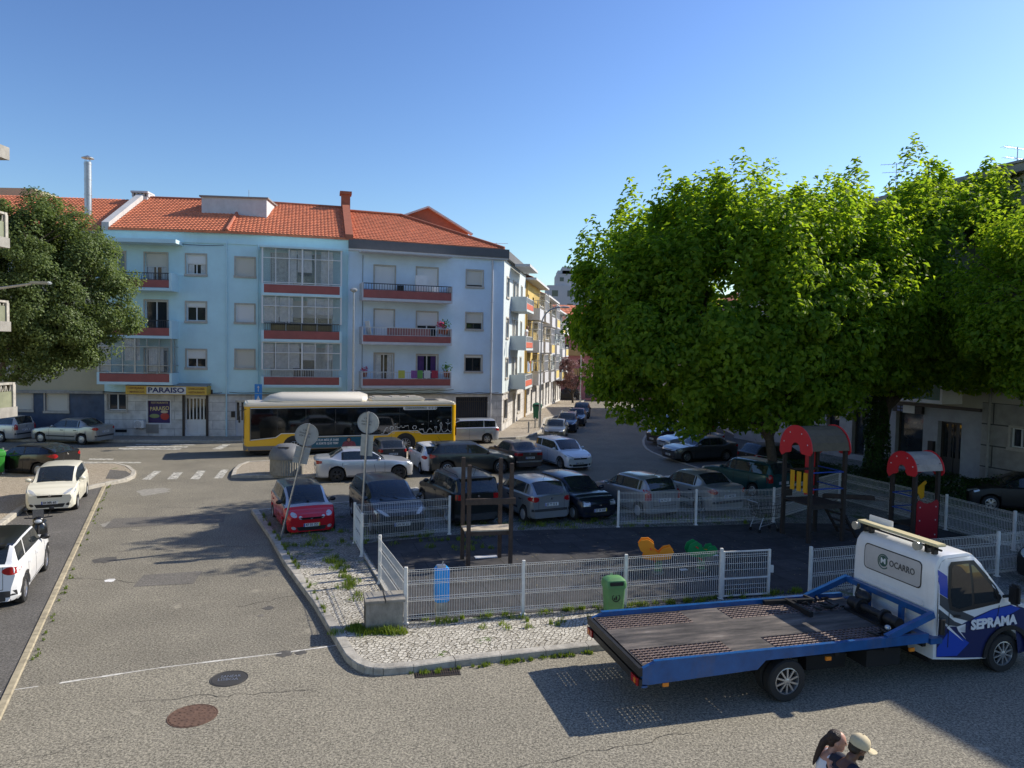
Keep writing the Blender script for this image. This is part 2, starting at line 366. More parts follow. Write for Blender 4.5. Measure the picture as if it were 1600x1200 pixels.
r.color_ramp.elements[0].color = (.14,.135,.12,1); r.color_ramp.elements[1].color = (.62,.6,.53,1); L.new(n.outputs[0], r.inputs[0]); L.new(r.outputs[0], b.inputs['Base Color'])
mb.build('road_markings', worn, kind='structure')
# pale blotches, dark repairs and a painted sign shadow on the asphalt
def blotch(x, y, rx, ry, z, m, name, seed=0):
    c = P(x, y); rnd = random.Random(seed); n = 16; wx = (P(x+rx, y)-c).length; wy = abs(P(x, y+ry).y-c.y)
    return sheet(name, [(c.x+wx*math.cos(2*PI*k/n)*rnd.uniform(.7,1.1), c.y+wy*math.sin(2*PI*k/n)*rnd.uniform(.7,1.1)) for k in range(n)], z, m)
M_PALE = mat('pale_worn_asphalt', (.27,.255,.22), .9, var=.3, vscale=9)
M_STAINL = mat('faint_stained_asphalt', (.16,.147,.125), .9, var=.3, vscale=14)
M_STAIN = mat('dark_stain_and_shadow_asphalt', (.085,.08,.072), .85, var=.35, vscale=9)
blotch(178,818,18,7,.0045, M_PALE, 'worn_patch', 1); blotch(240,768,26,7,.0045, M_PALE, 'worn_patch', 2); blotch(172,907,9,3,.0045, M_WHITE, 'paint_spill', 3)
blotch(165,875,20,6,.0045, M_STAIN, 'stain_and_shadow', 4); blotch(443,1022,14,6,.0085, M_STAIN, 'stain_and_shadow', 5); blotch(470,1020,10,4,.0085, M_STAIN, 'stain_and_shadow', 6)  # first patch is the leaning sign's shadow painted dark, the others are stains
# cracks and tar seams, older repairs
rc = random.Random(21); mb = MB(); mt = MB()
def crackline(mb, x, y, a, L_, w_, z, wob=.5):
    p = Vector((x, y)); n = int(L_/.15)
    for k in range(n):
        a2 = a+rc.gauss(0, wob)*.6; q = p+Vector((math.cos(a2), math.sin(a2)))*.15; s = Vector((-math.sin(a2), math.cos(a2)))*w_*rc.uniform(.4,1.2)
        mb.add([(p.x-s.x,p.y-s.y,z),(q.x-s.x,q.y-s.y,z),(q.x+s.x,q.y+s.y,z),(p.x+s.x,p.y+s.y,z)], [(0,1,2,3)]); p = q
for (x, y, a, L_) in ((-11,20,.2,4.5), (-9,17.5,2.9,3.5), (-7.5,24,1.2,3), (-12.5,25.5,.1,3.2), (-6,16,.4,2.4), (-10,30,.2,6), (-4,34.5,.3,4)): crackline(mb, x, y, a, L_, .007, .0052)
for (x, y, a, L_) in ((-6,11.6,.2,3.0), (0,9.8,.4,3.2), (-3.5,8.4,1.4,1.6), (3,8.6,.1,3.4), (-7.2,9.5,.6,2)): crackline(mb, x, y, a, L_, .005, .0092)
mb.build('asphalt_cracks', mat('crack_dark', (.03,.028,.025), .9), kind='structure')
sheet('asphalt_repair', [(-12.6,22.6),(-9.3,23.7),(-9.7,24.9),(-13.0,23.9)], .0048, asphalt('repair_asphalt', (.075,.07,.062), (.20,.185,.16), .15)); sheet('asphalt_repair', [(-8.9,17.2),(-7.6,17.5),(-7.8,18.5),(-9.1,18.1)], .0048, MATS['repair_asphalt'])
for i, (x, y, rx, ry) in enumerate(((420,950,10,3),(408,962,6,2))): blotch(x, y, rx, ry, .0086 if y > 1030 else .0047, (M_STAINL, M_STAIN)[i % 3 == 0], 'stain_and_shadow', 30+i)
# traffic island
IS = [P(361,747), P(364,738), P(372,730), P(386,725), P(500,719), P(600,711), P(655,708), P(660,714), P(600,728), P(500,741), P(492,747)]
ISt = [tuple(p[:2]) for p in IS]
sheet('island', ISt, .12, M_COBW); kerb('island_kerb', ISt+[ISt[0]], M_KERB, .18, side=-1)
# curved kerb line of the right parking
cv = [P(1190,757), P(1094.6,732), P(1071,724), P(1044,716), P(1021.5,707), P(1012,701), P(1008,695), P(1007,688), P(1011,681), P(1022,674)]
kerb('parking_kerb_line', [p[:2] for p in cv], M_KERB, .15, -.05, .03, .8, side=1)
sheet('right_parking', [tuple(p[:2]) for p in cv]+[(20,60),(24,48),tuple(top2[:2]),tuple(topR[:2])], .007, M_BAY)
# facades: corner points on plan
A0 = Vector((-40,43.0,0)); A1 = Vector((-17.4,45.0,0)); B1 = Vector((-10.5,46.9,0)); C1 = Vector((-.67,50.6,0)); E1 = Vector((9.4,119,0))
def off(p, n, d): return (p.x+n[0]*d, p.y+n[1]*d)
sheet('sidewalk_front', [(-60,39.3), (A1.x+.3, A1.y-2.3), (B1.x+.7, B1.y-2.5), (P(774,687).x, P(774,687).y), tuple(P(806,686)[:2]), tuple(P(831,683)[:2]), tuple(P(847,675)[:2]), tuple(P(853,655)[:2]), (5.0,68), (12.2,116), (9.2,119), (-.6,50.7), (-10.5,47), (-17.4,45.1), (-60,42)], .12, M_COBW)
kerb('kerb_front', [(-60,39.3), (A1.x+.3, A1.y-2.3), (B1.x+.7, B1.y-2.5), P(774,687)[:2], P(806,686)[:2], P(831,683)[:2], P(847,675)[:2], P(853,655)[:2], (5.0,68), (12.2,116)], M_KERB, .18, side=1, step=1.5)
# ------------------------------------------------------------ buildings
class Fac:
    """a vertical facade: s along it, d outward, z up"""
    def __init__(s, p0, p1):
        s.o = Vector((p0[0], p0[1], 0)); s.u = Vector((p1[0]-p0[0], p1[1]-p0[1], 0)); s.L = s.u.length; s.u.normalize()
        s.n = Vector((s.u.y, -s.u.x, 0))                      # outward = to the right of u
        s.M = Matrix.Translation(s.o) @ Matrix((s.u, -s.n, Vector((0,0,1)))).transposed().to_4x4()   # local y = inward
    def uv(s, px, py, d=0):
        r = ray(px, py); c = Vector((0, 0, CH)); q = s.o+s.n*d; t = (q-c).dot(s.n)/r.dot(s.n); p = c+r*t
        return (p-q).dot(s.u), p.z
    def box(s, mb, s0, s1, z0, z1, d0, d1, m=None): mb.box((s0, -d1, z0), (s1, -d0, z1), m, s.M)
    def rect(s, x0, y0, x1, y1, d=0):                        # photo rectangle -> s0, s1, z0, z1
        ym = (y0+y1)/2; a, _ = s.uv(x0, ym, d); b, _ = s.uv(x1, ym, d); xm = (x0+x1)/2; return a, b, s.uv(xm, y1, d)[1], s.uv(xm, y0, d)[1]
    def at(s, s_, z, d=0): p = s.o+s.u*s_+s.n*d; return Vector((p.x, p.y, z))
def wall_with_holes(F, s0, s1, z0, z1, holes, mb, rev=.2, m=None):
    xs = sorted({s0, s1, *[min(max(v, s0), s1) for h in holes for v in h[:2]]}); zs = sorted({z0, z1, *[min(max(v, z0), z1) for h in holes for v in h[2:4]]})
    for a, b in zip(xs, xs[1:]):
        for c, d in zip(zs, zs[1:]):
            if b-a < 1e-5 or d-c < 1e-5: continue
            mx, mz = (a+b)/2, (c+d)/2
            if any(h[0] < mx < h[1] and h[2] < mz < h[3] for h in holes): continue
            mb.add([(a,0,c),(b,0,c),(b,0,d),(a,0,d)], [(0,1,2,3)], m, F.M)
    for h in holes:
        a, b, c, d = h[:4]
        mb.add([(a,0,c),(b,0,c),(b,0,d),(a,0,d),(a,rev,c),(b,rev,c),(b,rev,d),(a,rev,d)], [(0,4,5,1),(1,5,6,2),(2,6,7,3),(3,7,4,0)], m, F.M)
M_SHUT = mat('cream_shutter', (.66,.62,.53), .6); 
def slats(m, sc):
    N, L, b = nodes_of(m); g = N.new('ShaderNodeNewGeometry'); w = N.new('ShaderNodeTexWave'); w.bands_direction = 'Z'; w.inputs['Scale'].default_value = sc; w.inputs['Distortion'].default_value = 0
    L.new(g.outputs['Position'], w.inputs['Vector']); bp = N.new('ShaderNodeBump'); bp.inputs['Strength'].default_value = .5; bp.inputs['Distance'].default_value = .02
    L.new(w.outputs[0], bp.inputs['Height']); L.new(bp.outputs[0], b.inputs['Normal'])
slats(M_SHUT, 6)
M_SHUTW = mat('white_shutter', (.8,.8,.78), .55); slats(M_SHUTW, 6)
M_STONE = mat('window_stone', (.46,.42,.36), .8, var=.15, vscale=5)
M_FRW = mat('white_window_frame', (.7,.7,.69), .4)
M_FRD = mat('bronze_window_frame', (.06,.05,.045), .4)
M_CURT = mat('net_curtain', (.66,.66,.63), .9, var=.2, vscale=6)
M_PURP = mat('purple_curtain', (.10,.05,.18), .9, var=.2, vscale=6)
M_REDB = mat('brick_red_parapet', (.34,.10,.085), .8, var=.12, vscale=2, dirt=.25)
M_RAILD = mat('dark_rail', (.03,.03,.035), .5)
M_RAILW = mat('pale_rail', (.55,.56,.55), .5)
def plaster(name, c, v=.07, d=.14, dcol=None): return mat(name, c, .85, var=v, vscale=.8, dirt=d, bump=.15, bscale=30)
M_CYAN = plaster('cyan_plaster', (.56,.80,.85), .06, .16); M_BLUE = plaster('light_blue_plaster', (.62,.76,.87), .07, .1)
M_CYAN2 = mat('pale_cyan_paint', (.55,.74,.78), .8, var=.05, vscale=2)
M_TILEW = mat('pale_cladding', (.5,.49,.46), .6, var=.1, vscale=3)
def cladding(m, wd, hg, ang, c1, c2, mortar, ms=.012):
    N, L, b = nodes_of(m); g = N.new('ShaderNodeNewGeometry'); mp = N.new('ShaderNodeMapping'); mp.vector_type = 'POINT'; mp.inputs['Rotation'].default_value = (0,0,-ang)
    sx = N.new('ShaderNodeSeparateXYZ'); cx = N.new('ShaderNodeCombineXYZ'); L.new(g.outputs['Position'], mp.inputs[0]); L.new(mp.outputs[0], sx.inputs[0]); L.new(sx.outputs['X'], cx.inputs['X']); L.new(sx.outputs['Z'], cx.inputs['Y'])
    br = N.new('ShaderNodeTexBrick'); br.inputs['Scale'].default_value = 1; br.inputs['Brick Width'].default_value = wd; br.inputs['Row Height'].default_value = hg; br.inputs['Mortar Size'].default_value = ms
    br.inputs['Color1'].default_value = (*c1, 1); br.inputs['Color2'].default_value = (*c2, 1); br.inputs['Mortar'].default_value = (*mortar, 1)
    L.new(cx.outputs[0], br.inputs['Vector']); n = N.new('ShaderNodeTexNoise'); n.inputs['Scale'].default_value = 2.5; n.inputs['Detail'].default_value = 7; L.new(g.outputs['Position'], n.inputs['Vector'])
    q = N.new('ShaderNodeMapRange'); q.inputs[1].default_value = .3; q.inputs[2].default_value = .7; q.inputs[3].default_value = .75; q.inputs[4].default_value = 1.15; L.new(n.outputs[0], q.inputs[0])
    s = N.new('ShaderNodeVectorMath'); s.operation = 'SCALE'; L.new(br.outputs[0], s.inputs[0]); L.new(q.outputs[0], s.inputs['Scale']); L.new(s.outputs[0], b.inputs['Base Color'])
M_CLAD = mat('stone_cladding', (.5,.49,.46), .55); cladding(M_CLAD, 1.5, .55, .2, (.66,.64,.60), (.58,.56,.53), (.3,.28,.26))
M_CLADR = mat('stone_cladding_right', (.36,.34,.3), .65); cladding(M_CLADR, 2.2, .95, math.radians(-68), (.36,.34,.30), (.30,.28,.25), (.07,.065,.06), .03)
def window(F, rect, parent, shut=.0, panes=2, frame=M_FRW, sh=M_SHUT, stone=True, curtain=None, rev=.17, closed_mat=None, name='window'):
    a, b, c, d = rect; H = d-c
    g = MB(); F.box(g, a, b, c, d, -rev-.02, -rev); o = g.build(name, M_GLASSH, parent, True)
    f = MB(); t = .055
    top = d-shut*H
    if shut < .97:
        F.box(f, a, a+t, c, top, -rev, -rev+.05); F.box(f, b-t, b, c, top, -rev, -rev+.05); F.box(f, a+t, b-t, c, c+t, -rev, -rev+.05); F.box(f, a+t, b-t, top-t, top, -rev, -rev+.05)
        for i in range(1, panes):
            x = a+(b-a)*i/panes; F.box(f, x-t*.6, x+t*.6, c+t, top-t, -rev, -rev+.048)
        f.build('frame', frame, o)
        o.children[0].data.transform(wm(o).inverted())
    if shut > 0:
        s = MB(); F.box(s, a, b, max(c, top), d, -rev+.003, -rev+.09)
        x = s.build('shutter', sh, o); x.data.transform(wm(o).inverted())
    if curtain and shut < .9:
        n = 14
        for (u0, u1) in ((a+t+.02, a+(b-a)*.36), (b-(b-a)*.3, b-t-.02)):
            s = MB()
            for i in range(n):
                x0 = u0+(u1-u0)*i/n; x1 = u0+(u1-u0)*(i+1)/n; k = .012*(i % 2)
                F.box(s, x0, x1, c+t+.01, top-t-.01, -rev+.003, -rev+.006+k)
            x = s.build('curtain', curtain, o); x.data.transform(wm(o).inverted())
    if stone:
        s = MB(); t = .09
        F.box(s, a-t, a, c-t, d+t, 0.003, .035); F.box(s, b, b+t, c-t, d+t, .003, .035); F.box(s, a, b, d, d+t, .003, .035); F.box(s, a-t-.03, b+t+.03, c-t-.05, c-.001, .036, .08); F.box(s, a, b, c-t, c-.002, .003, .035)
        x = s.build('surround', M_STONE, o); x.data.transform(wm(o).inverted())
    return o
def railing(F, mb, s0, s1, z0, z1, d, n, m=None, r=.012, ends=None):
    F.box(mb, s0, s1, z1-.05, z1, d-.03, d+.02, m); F.box(mb, s0, s1, z0, z0+.03, d-.02, d+.01, m)
    for i in range(n+1):
        x = s0+(s1-s0)*(i+.0)/n; x = min(max(x, s0+r), s1-r); F.box(mb, x-r, x+r, z0+.03, z1-.05, d-.016, d+.006, m)
def balcony(F, parent, rect, depth, red, zrail, side=.14, railm=M_RAILD, edge=M_CYAN2, sidem=None, glazed=None, n=26, gm=M_FRW, solid=M_REDB):
    """rect: s0, s1, zbottom, ztop of parapet; red: z of red panel bottom, top"""
    s0, s1, zb, zt = rect
    sl = MB(); F.box(sl, s0, s1, zb, zb+.16, 0, depth+.03)
    o = sl.build('balcony', edge, parent, True)
    def sub(mb, nm, m): x = mb.build(nm, m, o); x.data.transform(wm(o).inverted()); return x
    for a_, b_ in ((s0, s0+side), (s1-side, s1)): sw = MB(); F.box(sw, a_, b_, zb+.161, zt, .001, depth+.02); sub(sw, 'side_wall', sidem or edge)
    p = MB(); F.box(p, s0+side, s1-side, red[0], red[1], depth-.1, depth); sub(p, 'parapet', solid)
    if zrail:
        r = MB(); railing(F, r, s0+side+.002, s1-side-.002, red[1]+.01, zrail, depth-.04, n); sub(r, 'railing', railm)
    if glazed:
        z0, z1, nv, zs = glazed; f = MB(); g = MB(); t = .045
        F.box(g, s0+.06, s1-.06, z0, z1, depth-.13, depth-.12)
        F.box(g, s1-.075, s1-.065, z0, z1, .02, depth-.13); F.box(g, s0+.065, s0+.075, z0, z1, .02, depth-.13)
        for i in range(nv+1):
            x = s0+.04+(s1-s0-.08)*i/nv; k = t*(2.2 if i in (0, nv, nv//2) else 1); x = min(max(x, s0+k/2), s1-k/2); F.box(f, x-k/2, x+k/2, z0, z1, depth-.119, depth-.05)
        for z in (z0, *zs, z1): F.box(f, s0+.001, s1-.001, z-t/2, z+t/2, depth-.118, depth-.045)
        for xx in (s0+.02, s1-.06):
            for z in (z0, *zs, z1): F.box(f, xx, xx+.04, z-t/2, z+t/2, .0, depth-.12)
            F.box(f, xx, xx+.04, z0, z1, depth*.45, depth*.45+.05)
        sub(g, 'glazing', M_GLAZ); sub(f, 'glazing_frame', gm); rn = random.Random(int(s0*37+zb*11)); x = s0+.15
        while x < s1-.7:
            w_ = rn.uniform(.45, 1.0); c_ = MB(); top_ = z1-.1 if rn.random() < .6 else zs[-1]; low_ = z0+.08 if rn.random() < .6 else z0+(z1-z0)*.35
            for i in range(int(w_/.07)): F.box(c_, x+.07*i, min(x+.07*i+.07, s1-.1), low_, top_, depth-.19-.02*(i % 2), depth-.175-.02*(i % 2))
            sub(c_, 'curtain', M_CURT); x += w_+rn.choice((.02, .05, .5, .8))
    return o
M_GLAZ = mat('balcony_glazing', (.35,.38,.39), .05, spec=.8, var=.3, vscale=.9)
N, L, b = nodes_of(M_GLAZ); b.inputs['Alpha'].default_value = .16
M_CABLE = mat('black_cable', (.015,.015,.015), .7)
M_ROOF = mat('terracotta_tiles', (.60,.19,.09), .8, var=.25, vscale=2.5, dirt=.25)
M_RIDGE = mat('terracotta_ridge', (.34,.11,.06), .8, var=.15, vscale=4)
M_FASC = mat('dark_fascia', (.10,.10,.105), .7, var=.1)
M_CONC = mat('weathered_concrete', (.33,.31,.27), .9, var=.2, vscale=3, dirt=.5, bump=.3, bscale=25)
def tiled_roof(F, s0, s1, z0, depth, rise, parent, d0=.25, cut=(), colw=.23, roww=.33, name='roof', thick=.1, m=None):
    """real wavy tile surface rising inward from the eave; cut: list of (point, normal) planes, removing the side the normal points to"""
    sl = math.hypot(depth+d0, rise); nr = max(2, round(sl/roww)); nc = max(2, round((s1-s0)/colw)); cs = np.linspace(s0, s1, nc*4+1)
    vs = []; fs = []
    prof = [0, .022, .032, .022]; rows = []
    for r in range(nr):
        for e_ in (0, 1):
            t = (r+e_)/nr; zoff = .05 if e_ == 0 else .0
            row = []
            for i, s in enumerate(cs):
                y = -d0+(depth+d0)*t; z = z0+rise*t+zoff+prof[i % 4]; row.append(len(vs)); vs.append((s, y, z))
            rows.append(row)
    for a, b in zip(rows, rows[1:]):
        for i in range(len(cs)-1): fs.append((a[i], a[i+1], b[i+1], b[i]))
    # underside
    k = len(vs); vs += [(s0, -d0, z0-thick), (s1, -d0, z0-thick), (s1, depth, z0+rise-thick), (s0, depth, z0+rise-thick)]; fs.append((k+3, k+2, k+1, k))
    fs.append((k, k+1, rows[0][-1], rows[0][0]))
    mb = MB(); mb.add(vs, fs, None, F.M); o = mb.build(name, m or M_ROOF, parent, False)
    if cut:
        bm = bmesh.new(); bm.from_mesh(o.data)
        for p, n in cut: bmesh.ops.bisect_plane(bm, geom=bm.verts[:]+bm.edges[:]+bm.faces[:], plane_co=p, plane_no=n, clear_outer=True)
        bm.to_mesh(o.data); bm.free()
    if parent: o.data.transform(wm(parent).inverted())
    return o
def sub_of(o, mb, nm, m, smooth=False):
    x = mb.build(nm, m, o, smooth=smooth); x.data.transform(wm(o).inverted()); return x
# ---- left of the blue block: yellow neighbour behind the tree
FA = Fac((-24.6, 44.35), (A1.x, A1.y)); FN = Fac((-52, 42.0), (-24.6, 44.35))
FB = Fac(A1, B1); FC = Fac(B1, C1); FE = Fac(C1, C1+(E1-C1).normalized()*11.4)
def downpipe(F, s, z0, z1, parent, m, d=.08, r=.05):
    mb = MB(); mb.tube([F.at(s, z1, d), F.at(s, z0, d)], r, 8); 
    for z in np.arange(z0+1, z1, 2.6): F.box(mb, s-.07, s+.07, z, z+.05, .003, d+.055)
    return mb.build('downpipe', m, parent, True, smooth=True)
nb = thing('apartment_building', 'block with a dark blue ground floor behind the dark olive tree on the left', 'building', (-34, 43.5, 0))
M_NAVY = mat('dusty_blue_wall', (.075,.10,.15), .85, var=.3, vscale=1.5, dirt=.5); M_YELP = plaster('pale_yellow_plaster', (.45,.40,.27))
mb = MB(); hs = [FN.rect(20,612,50,640), FN.rect(71,612,106,642)]
hu = [(s_, s_+1.3, z_, z_+1.3) for s_ in (6, 11, 17, 22) for z_ in (3.9, 6.7, 9.5)]
wall_with_holes(FN, 0, FN.L, -.1, 2.7, hs, mb, m=M_NAVY); wall_with_holes(FN, 0, FN.L, 2.7, 12.4, hu, mb, m=M_YELP); FN.box(mb, 0, FN.L, 2.65, 2.8, 0, .25, M_CONC)
mb.add([(0,10,-.1),(FN.L,10,-.1),(FN.L,10,12.4),(0,10,12.4),(0,0,-.1),(FN.L,0,-.1),(FN.L,0,12.4),(0,0,12.4)], [(1,0,3,2),(4,0,1,5),(0,4,7,3),(5,1,2,6)], M_YELP, FN.M)
mb.build('wall', None, nb, True)
for h in hs: window(FN, h, nb, shut=1, sh=M_SHUT)
for i, h in enumerate(hu): window(FN, h, nb, shut=(.5, 1, .3)[i % 3])
tiled_roof(FN, 0, FN.L-.3, 12.4, 5.5, 2.9, nb); 
mb = MB(); FN.box(mb, 0, FN.L-.3, 12.2, 12.32, -5, .3); mb.build('eave', M_CONC, nb, True)
mb = MB(); q = FN.M; mb.add([(0,5.5,15.28),(FN.L-.3,5.5,15.28),(FN.L-.3,10.5,12.4),(0,10.5,12.4)], [(0,1,2,3)], None, q); mb.build('roof_back', M_ROOF, nb, True)
mb = MB()
g0 = PY(75,303,52); g1 = PY(100,304,52); 
mb.box((g0.x-5, 51, 13.5), (g1.x-1.5, 57, 16.2)); mb.add([(g1.x-1.5,51,13.5),(g1.x-1.5,51,16.2),(g1.x+1,51,14.3),(g1.x+1,51,13.5),(g1.x-1.5,57,13.5),(g1.x-1.5,57,16.2),(g1.x+1,57,14.3),(g1.x+1,57,13.5)], [(0,3,2,1),(4,5,6,7),(1,2,6,5)])
mb.build('roof_gable', M_YELP, nb, True)
ch = thing('metal_flue', 'tall galvanised steel flue with a conical cap above the red roof at the left', 'chimney flue', FN.at(24.6, 12.5, -1.5))
mb = MB(); c = FN.at(24.6, 0, -1.5); c = PY(138, 345, 46.5); 
ch.location = (c.x, c.y, 12.4); mb.tube([(0,0,0), (0,0,(345-262)*46.5/1150+1.2)], .21, 14)
zt = (345-262)*46.5/1150+1.2
for z in np.arange(.6, zt, .95): mb.tube([(0,0,z), (0,0,z+.06)], .225, 14)
mb.build('pipe', M_ALU, ch, smooth=True)
mb = MB(); mb.lathe([(.0, zt+.42), (.36, zt+.26), (.36, zt+.22), (0, zt+.22)], 16); 
for a in range(4): mb.tube([(.17*math.cos(a*PI/2), .17*math.sin(a*PI/2), zt-.05), (.17*math.cos(a*PI/2), .17*math.sin(a*PI/2), zt+.25)], .015, 6)
mb.build('cap', M_ALU, ch, smooth=True)
# ---- the cyan block (two straight stretches)
bb = thing('apartment_building', 'cyan four storey apartment block with glazed red-banded balconies above a restaurant', 'building', (-17, 46, 0))
ZG = 12.55
wA = [FA.rect(291.5,398,321.5,428.5), FA.rect(291.5,472.5,321.5,501.5), FA.rect(292,547,321.5,574)]
dA = [FA.rect(227,396,261,450), FA.rect(227,470,261,524), FA.rect(227,546,261,598)]
xA = [FA.rect(170,394,195,440)]
gA = [FA.rect(168,615,197,641), FA.rect(231,626,266,661), FA.rect(289,620,322,680)]
mb = MB(); wall_with_holes(FA, 0, FA.L, 2.72, ZG, wA+dA+xA, mb, m=M_CYAN); wall_with_holes(FA, 0, FA.L, -.05, 2.72, gA, mb, rev=.25, m=M_CLAD)
for F in (FA,): F.box(mb, 0, F.L, 2.62, 2.72, .001, .1, M_CONC); F.box(mb, 0, F.L-.0, 11.85, 12.0, .001, .07, M_CYAN); F.box(mb, 0, F.L, ZG-.12, ZG, .001, .12, M_CYAN2)
wB = [FB.rect(368.5,403,397.5,431), FB.rect(368.5,476,397,503), FB.rect(368.5,547,397,574)]
gz3 = [(445,388),(505,462.5),(577,535)]
bB = [FB.rect(422,396,520,455), FB.rect(422,470,520,526), FB.rect(422,543,520,596)]
gB = [FB.rect(368,626,382,681)]
wall_with_holes(FB, 0, FB.L, 2.72, ZG, wB+bB, mb, m=M_CYAN); wall_with_holes(FB, 0, FB.L, -.05, 2.72, gB, mb, rev=.25, m=M_CLAD)
FB.box(mb, 0, FB.L, 2.62, 2.72, .001, .1, M_CONC); FB.box(mb, 0, FB.L, 11.85, 12.0, .001, .07, M_CYAN); FB.box(mb, 0, FB.L, ZG-.12, ZG, .001, .12, M_CYAN2)
for F, a, b_ in ((FA, 0, 0), (FB, 0, 0)):
    mb.add([(0,0,ZG),(F.L,0,ZG),(F.L,10,ZG),(0,10,ZG)], [(0,1,2,3)], M_CYAN, F.M); mb.add([(0,10,0),(F.L,10,0),(F.L,10,ZG),(0,10,ZG)], [(1,0,3,2)], M_CYAN, F.M)
mb.add([(0,0,0),(0,10,0),(0,10,ZG),(0,0,ZG)], [(0,3,2,1)], M_CYAN, FA.M)
mb.build('wall', None, bb, True)
for r, s, cu in zip(wA, (.45, .22, .45), (M_CURT, None, None)): window(FA, r, bb, shut=s, curtain=cu, sh=M_SHUTW)
for r, s, cu in zip(dA, (.36, 0, 0), (M_CURT, None, None)): window(FA, r, bb, shut=s, curtain=cu, name='balcony_door')
for r in xA: window(FA, r, bb, frame=M_FRW)
for r, sh in zip(wB, (M_SHUT, M_SHUTW, M_SHUT)): window(FB, r, bb, shut=1, sh=sh)
for r, s, cu in zip(bB, (.0, .45, 0), (M_CURT, None, M_CURT)): window(FB, r, bb, shut=s, curtain=cu, panes=4, stone=False, name='balcony_door', sh=M_SHUTW)
DB = 1.15
for i, (rt, r0, r1, sb) in enumerate([(426,437.5,449,454), (500,512.5,524.5,529), (0,584.5,598,601.5)]):
    s0, _ = FA.uv(150, 440, DB); s1, _ = FA.uv(266+2, 440, DB); zb = FA.uv(250, sb, DB)[1]; za = FA.uv(250, r1, DB)[1]; zc = FA.uv(250, r0, DB)[1]
    if rt:
        zt_ = FA.uv(250, rt, DB)[1]; balcony(FA, bb, (s0, s1, zb, zt_), DB, (za, zc), zt_, railm=M_RAILD, n=40)
    else:
        z0_, z1_ = FA.uv(250, 583, DB)[1], FA.uv(250, 528, DB)[1]
        balcony(FA, bb, (s0, s1, zb, z0_), DB, (za, zc), None, glazed=(z0_, z1_, 6, [z0_+.45*1, z0_+1.55]), gm=M_ALU)
mb = MB(); s1, z1 = FA.uv(275, 378, 1.2); FA.box(mb, 0, s1, z1-.08, z1+.14, .001, 1.25); mb.build('canopy_slab', M_CYAN2, bb, True)
for i, ((g0_, g1_), (r1, r0), rail) in enumerate(zip([(445,388.5),(505,463),(577,535.5)], [(459.5,446),(531,517.5),(602,589.5)], [0, 516, 588.5])):
    s0, _ = FB.uv(408.5, 450, DB); s1, _ = FB.uv(534.5, 450, DB); f = lambda y: FB.uv(470, y, DB)[1]
    z0_ = f(g0_); z1_ = f(g1_)
    balcony(FB, bb, (s0, s1, f(r1+3.5), f(r0-1)), DB, (f(r1), f(r0)), f(g0_+ (11 if rail else 0))+.42 if rail else None, glazed=(f(r0-1) if not rail else z0_-.02, z1_, 6, [z1_-.62]+([z0_+.1] if not rail else [])), n=44, railm=M_RAILD if i == 1 else M_RAILW)
mb = MB(); s0, z1 = FB.uv(405, 384, 1.2); s1, _ = FB.uv(536, 384, 1.2); FB.box(mb, s0, s1, z1-.06, z1+.06, .001, 1.25); mb.build('canopy_slab', M_CYAN2, bb, True)
downpipe(FA, FA.uv(357, 500)[0]-.1, .1, 11.9, bb, M_CYAN2); downpipe(FB, FB.uv(403, 500)[0], .1, 11.9, bb, M_CYAN2, r=.035); downpipe(FB, FB.uv(546, 500)[0]-.12, .1, 11.9, bb, M_CYAN, r=.03)
# roof
nb_ = (FA.u+FB.u).normalized(); pk = Vector((A1.x, A1.y, 0))
tiled_roof(FA, .4, FA.L+3, ZG, 5.3, 2.85, bb, cut=[(pk, nb_)])
nc_ = (FB.u+FC.u).normalized()
tiled_roof(FB, -3, FB.L+.1, ZG, 5.3, 2.85, bb, cut=[(pk, -nb_)])
for F, a, b_ in ((FA, .4, FA.L-.4), (FB, -.2, FB.L)):
    mb = MB(); mb.add([(a,5.3,ZG+2.85),(b_,5.3,ZG+2.85),(b_,10.4,ZG),(a,10.4,ZG)], [(0,1,2,3)], None, F.M); mb.build('roof_back', M_ROOF, bb, True)
    mb = MB(); mb.tube([F.at(a, ZG+2.9, -5.3), F.at(b_, ZG+2.9, -5.3)], .1, 8); mb.build('ridge', M_RIDGE, bb, True, smooth=True)
mb = MB(); mb.tube([FA.at(FA.L, ZG+.1, .25), FA.at(FA.L-.4, ZG+2.95, -5.3)], .1, 8); mb.build('hip_tiles', mat('terracotta_hip', (.42,.14,.08), .8, var=.1), bb, True, smooth=True)
mb = MB()
F = FA; prof = [(-.2, ZG-.1), (-.2, ZG+.35), (5.3, ZG+3.25), (5.9, ZG+3.25), (5.9, ZG-.1)]
M2 = F.M @ Matrix(((0,0,1,0),(1,0,0,0),(0,1,0,0),(0,0,0,1)))
mb.prism(prof, 0, .42, None, M2); mb.build('party_wall', mat('grey_white_render', (.5,.5,.49), .8, var=.1, vscale=2, dirt=.3), bb, True)
M_CHW = mat('chimney_white', (.55,.55,.56), .8, var=.08, vscale=3, dirt=.2)
ce = FA.uv(208, 330, -5)[0]; ce2 = FA.uv(231, 330, -5)[0]; zt = FA.uv(220, 299, -5)[1]
mb = MB(); FA.box(mb, ce, ce2, ZG+2, zt-.35, -5.9, -4.9); FA.box(mb, ce-.08, ce2+.08, zt-.12, zt, -6, -4.8)
for k in range(5): x = ce+(ce2-ce)*k/4; FA.box(mb, x-.06, x+.06, zt-.35, zt-.12, -5.85, -4.95)
o = mb.build('chimney', M_CHW, bb, True)
mb = MB(); s0 = FA.uv(315, 330, -2.7)[0]; FAx = FA
s1 = s0+4.05; za = FA.uv(330, 331, -2.7)[1]; zb = FA.uv(330, 308, -2.7)[1]
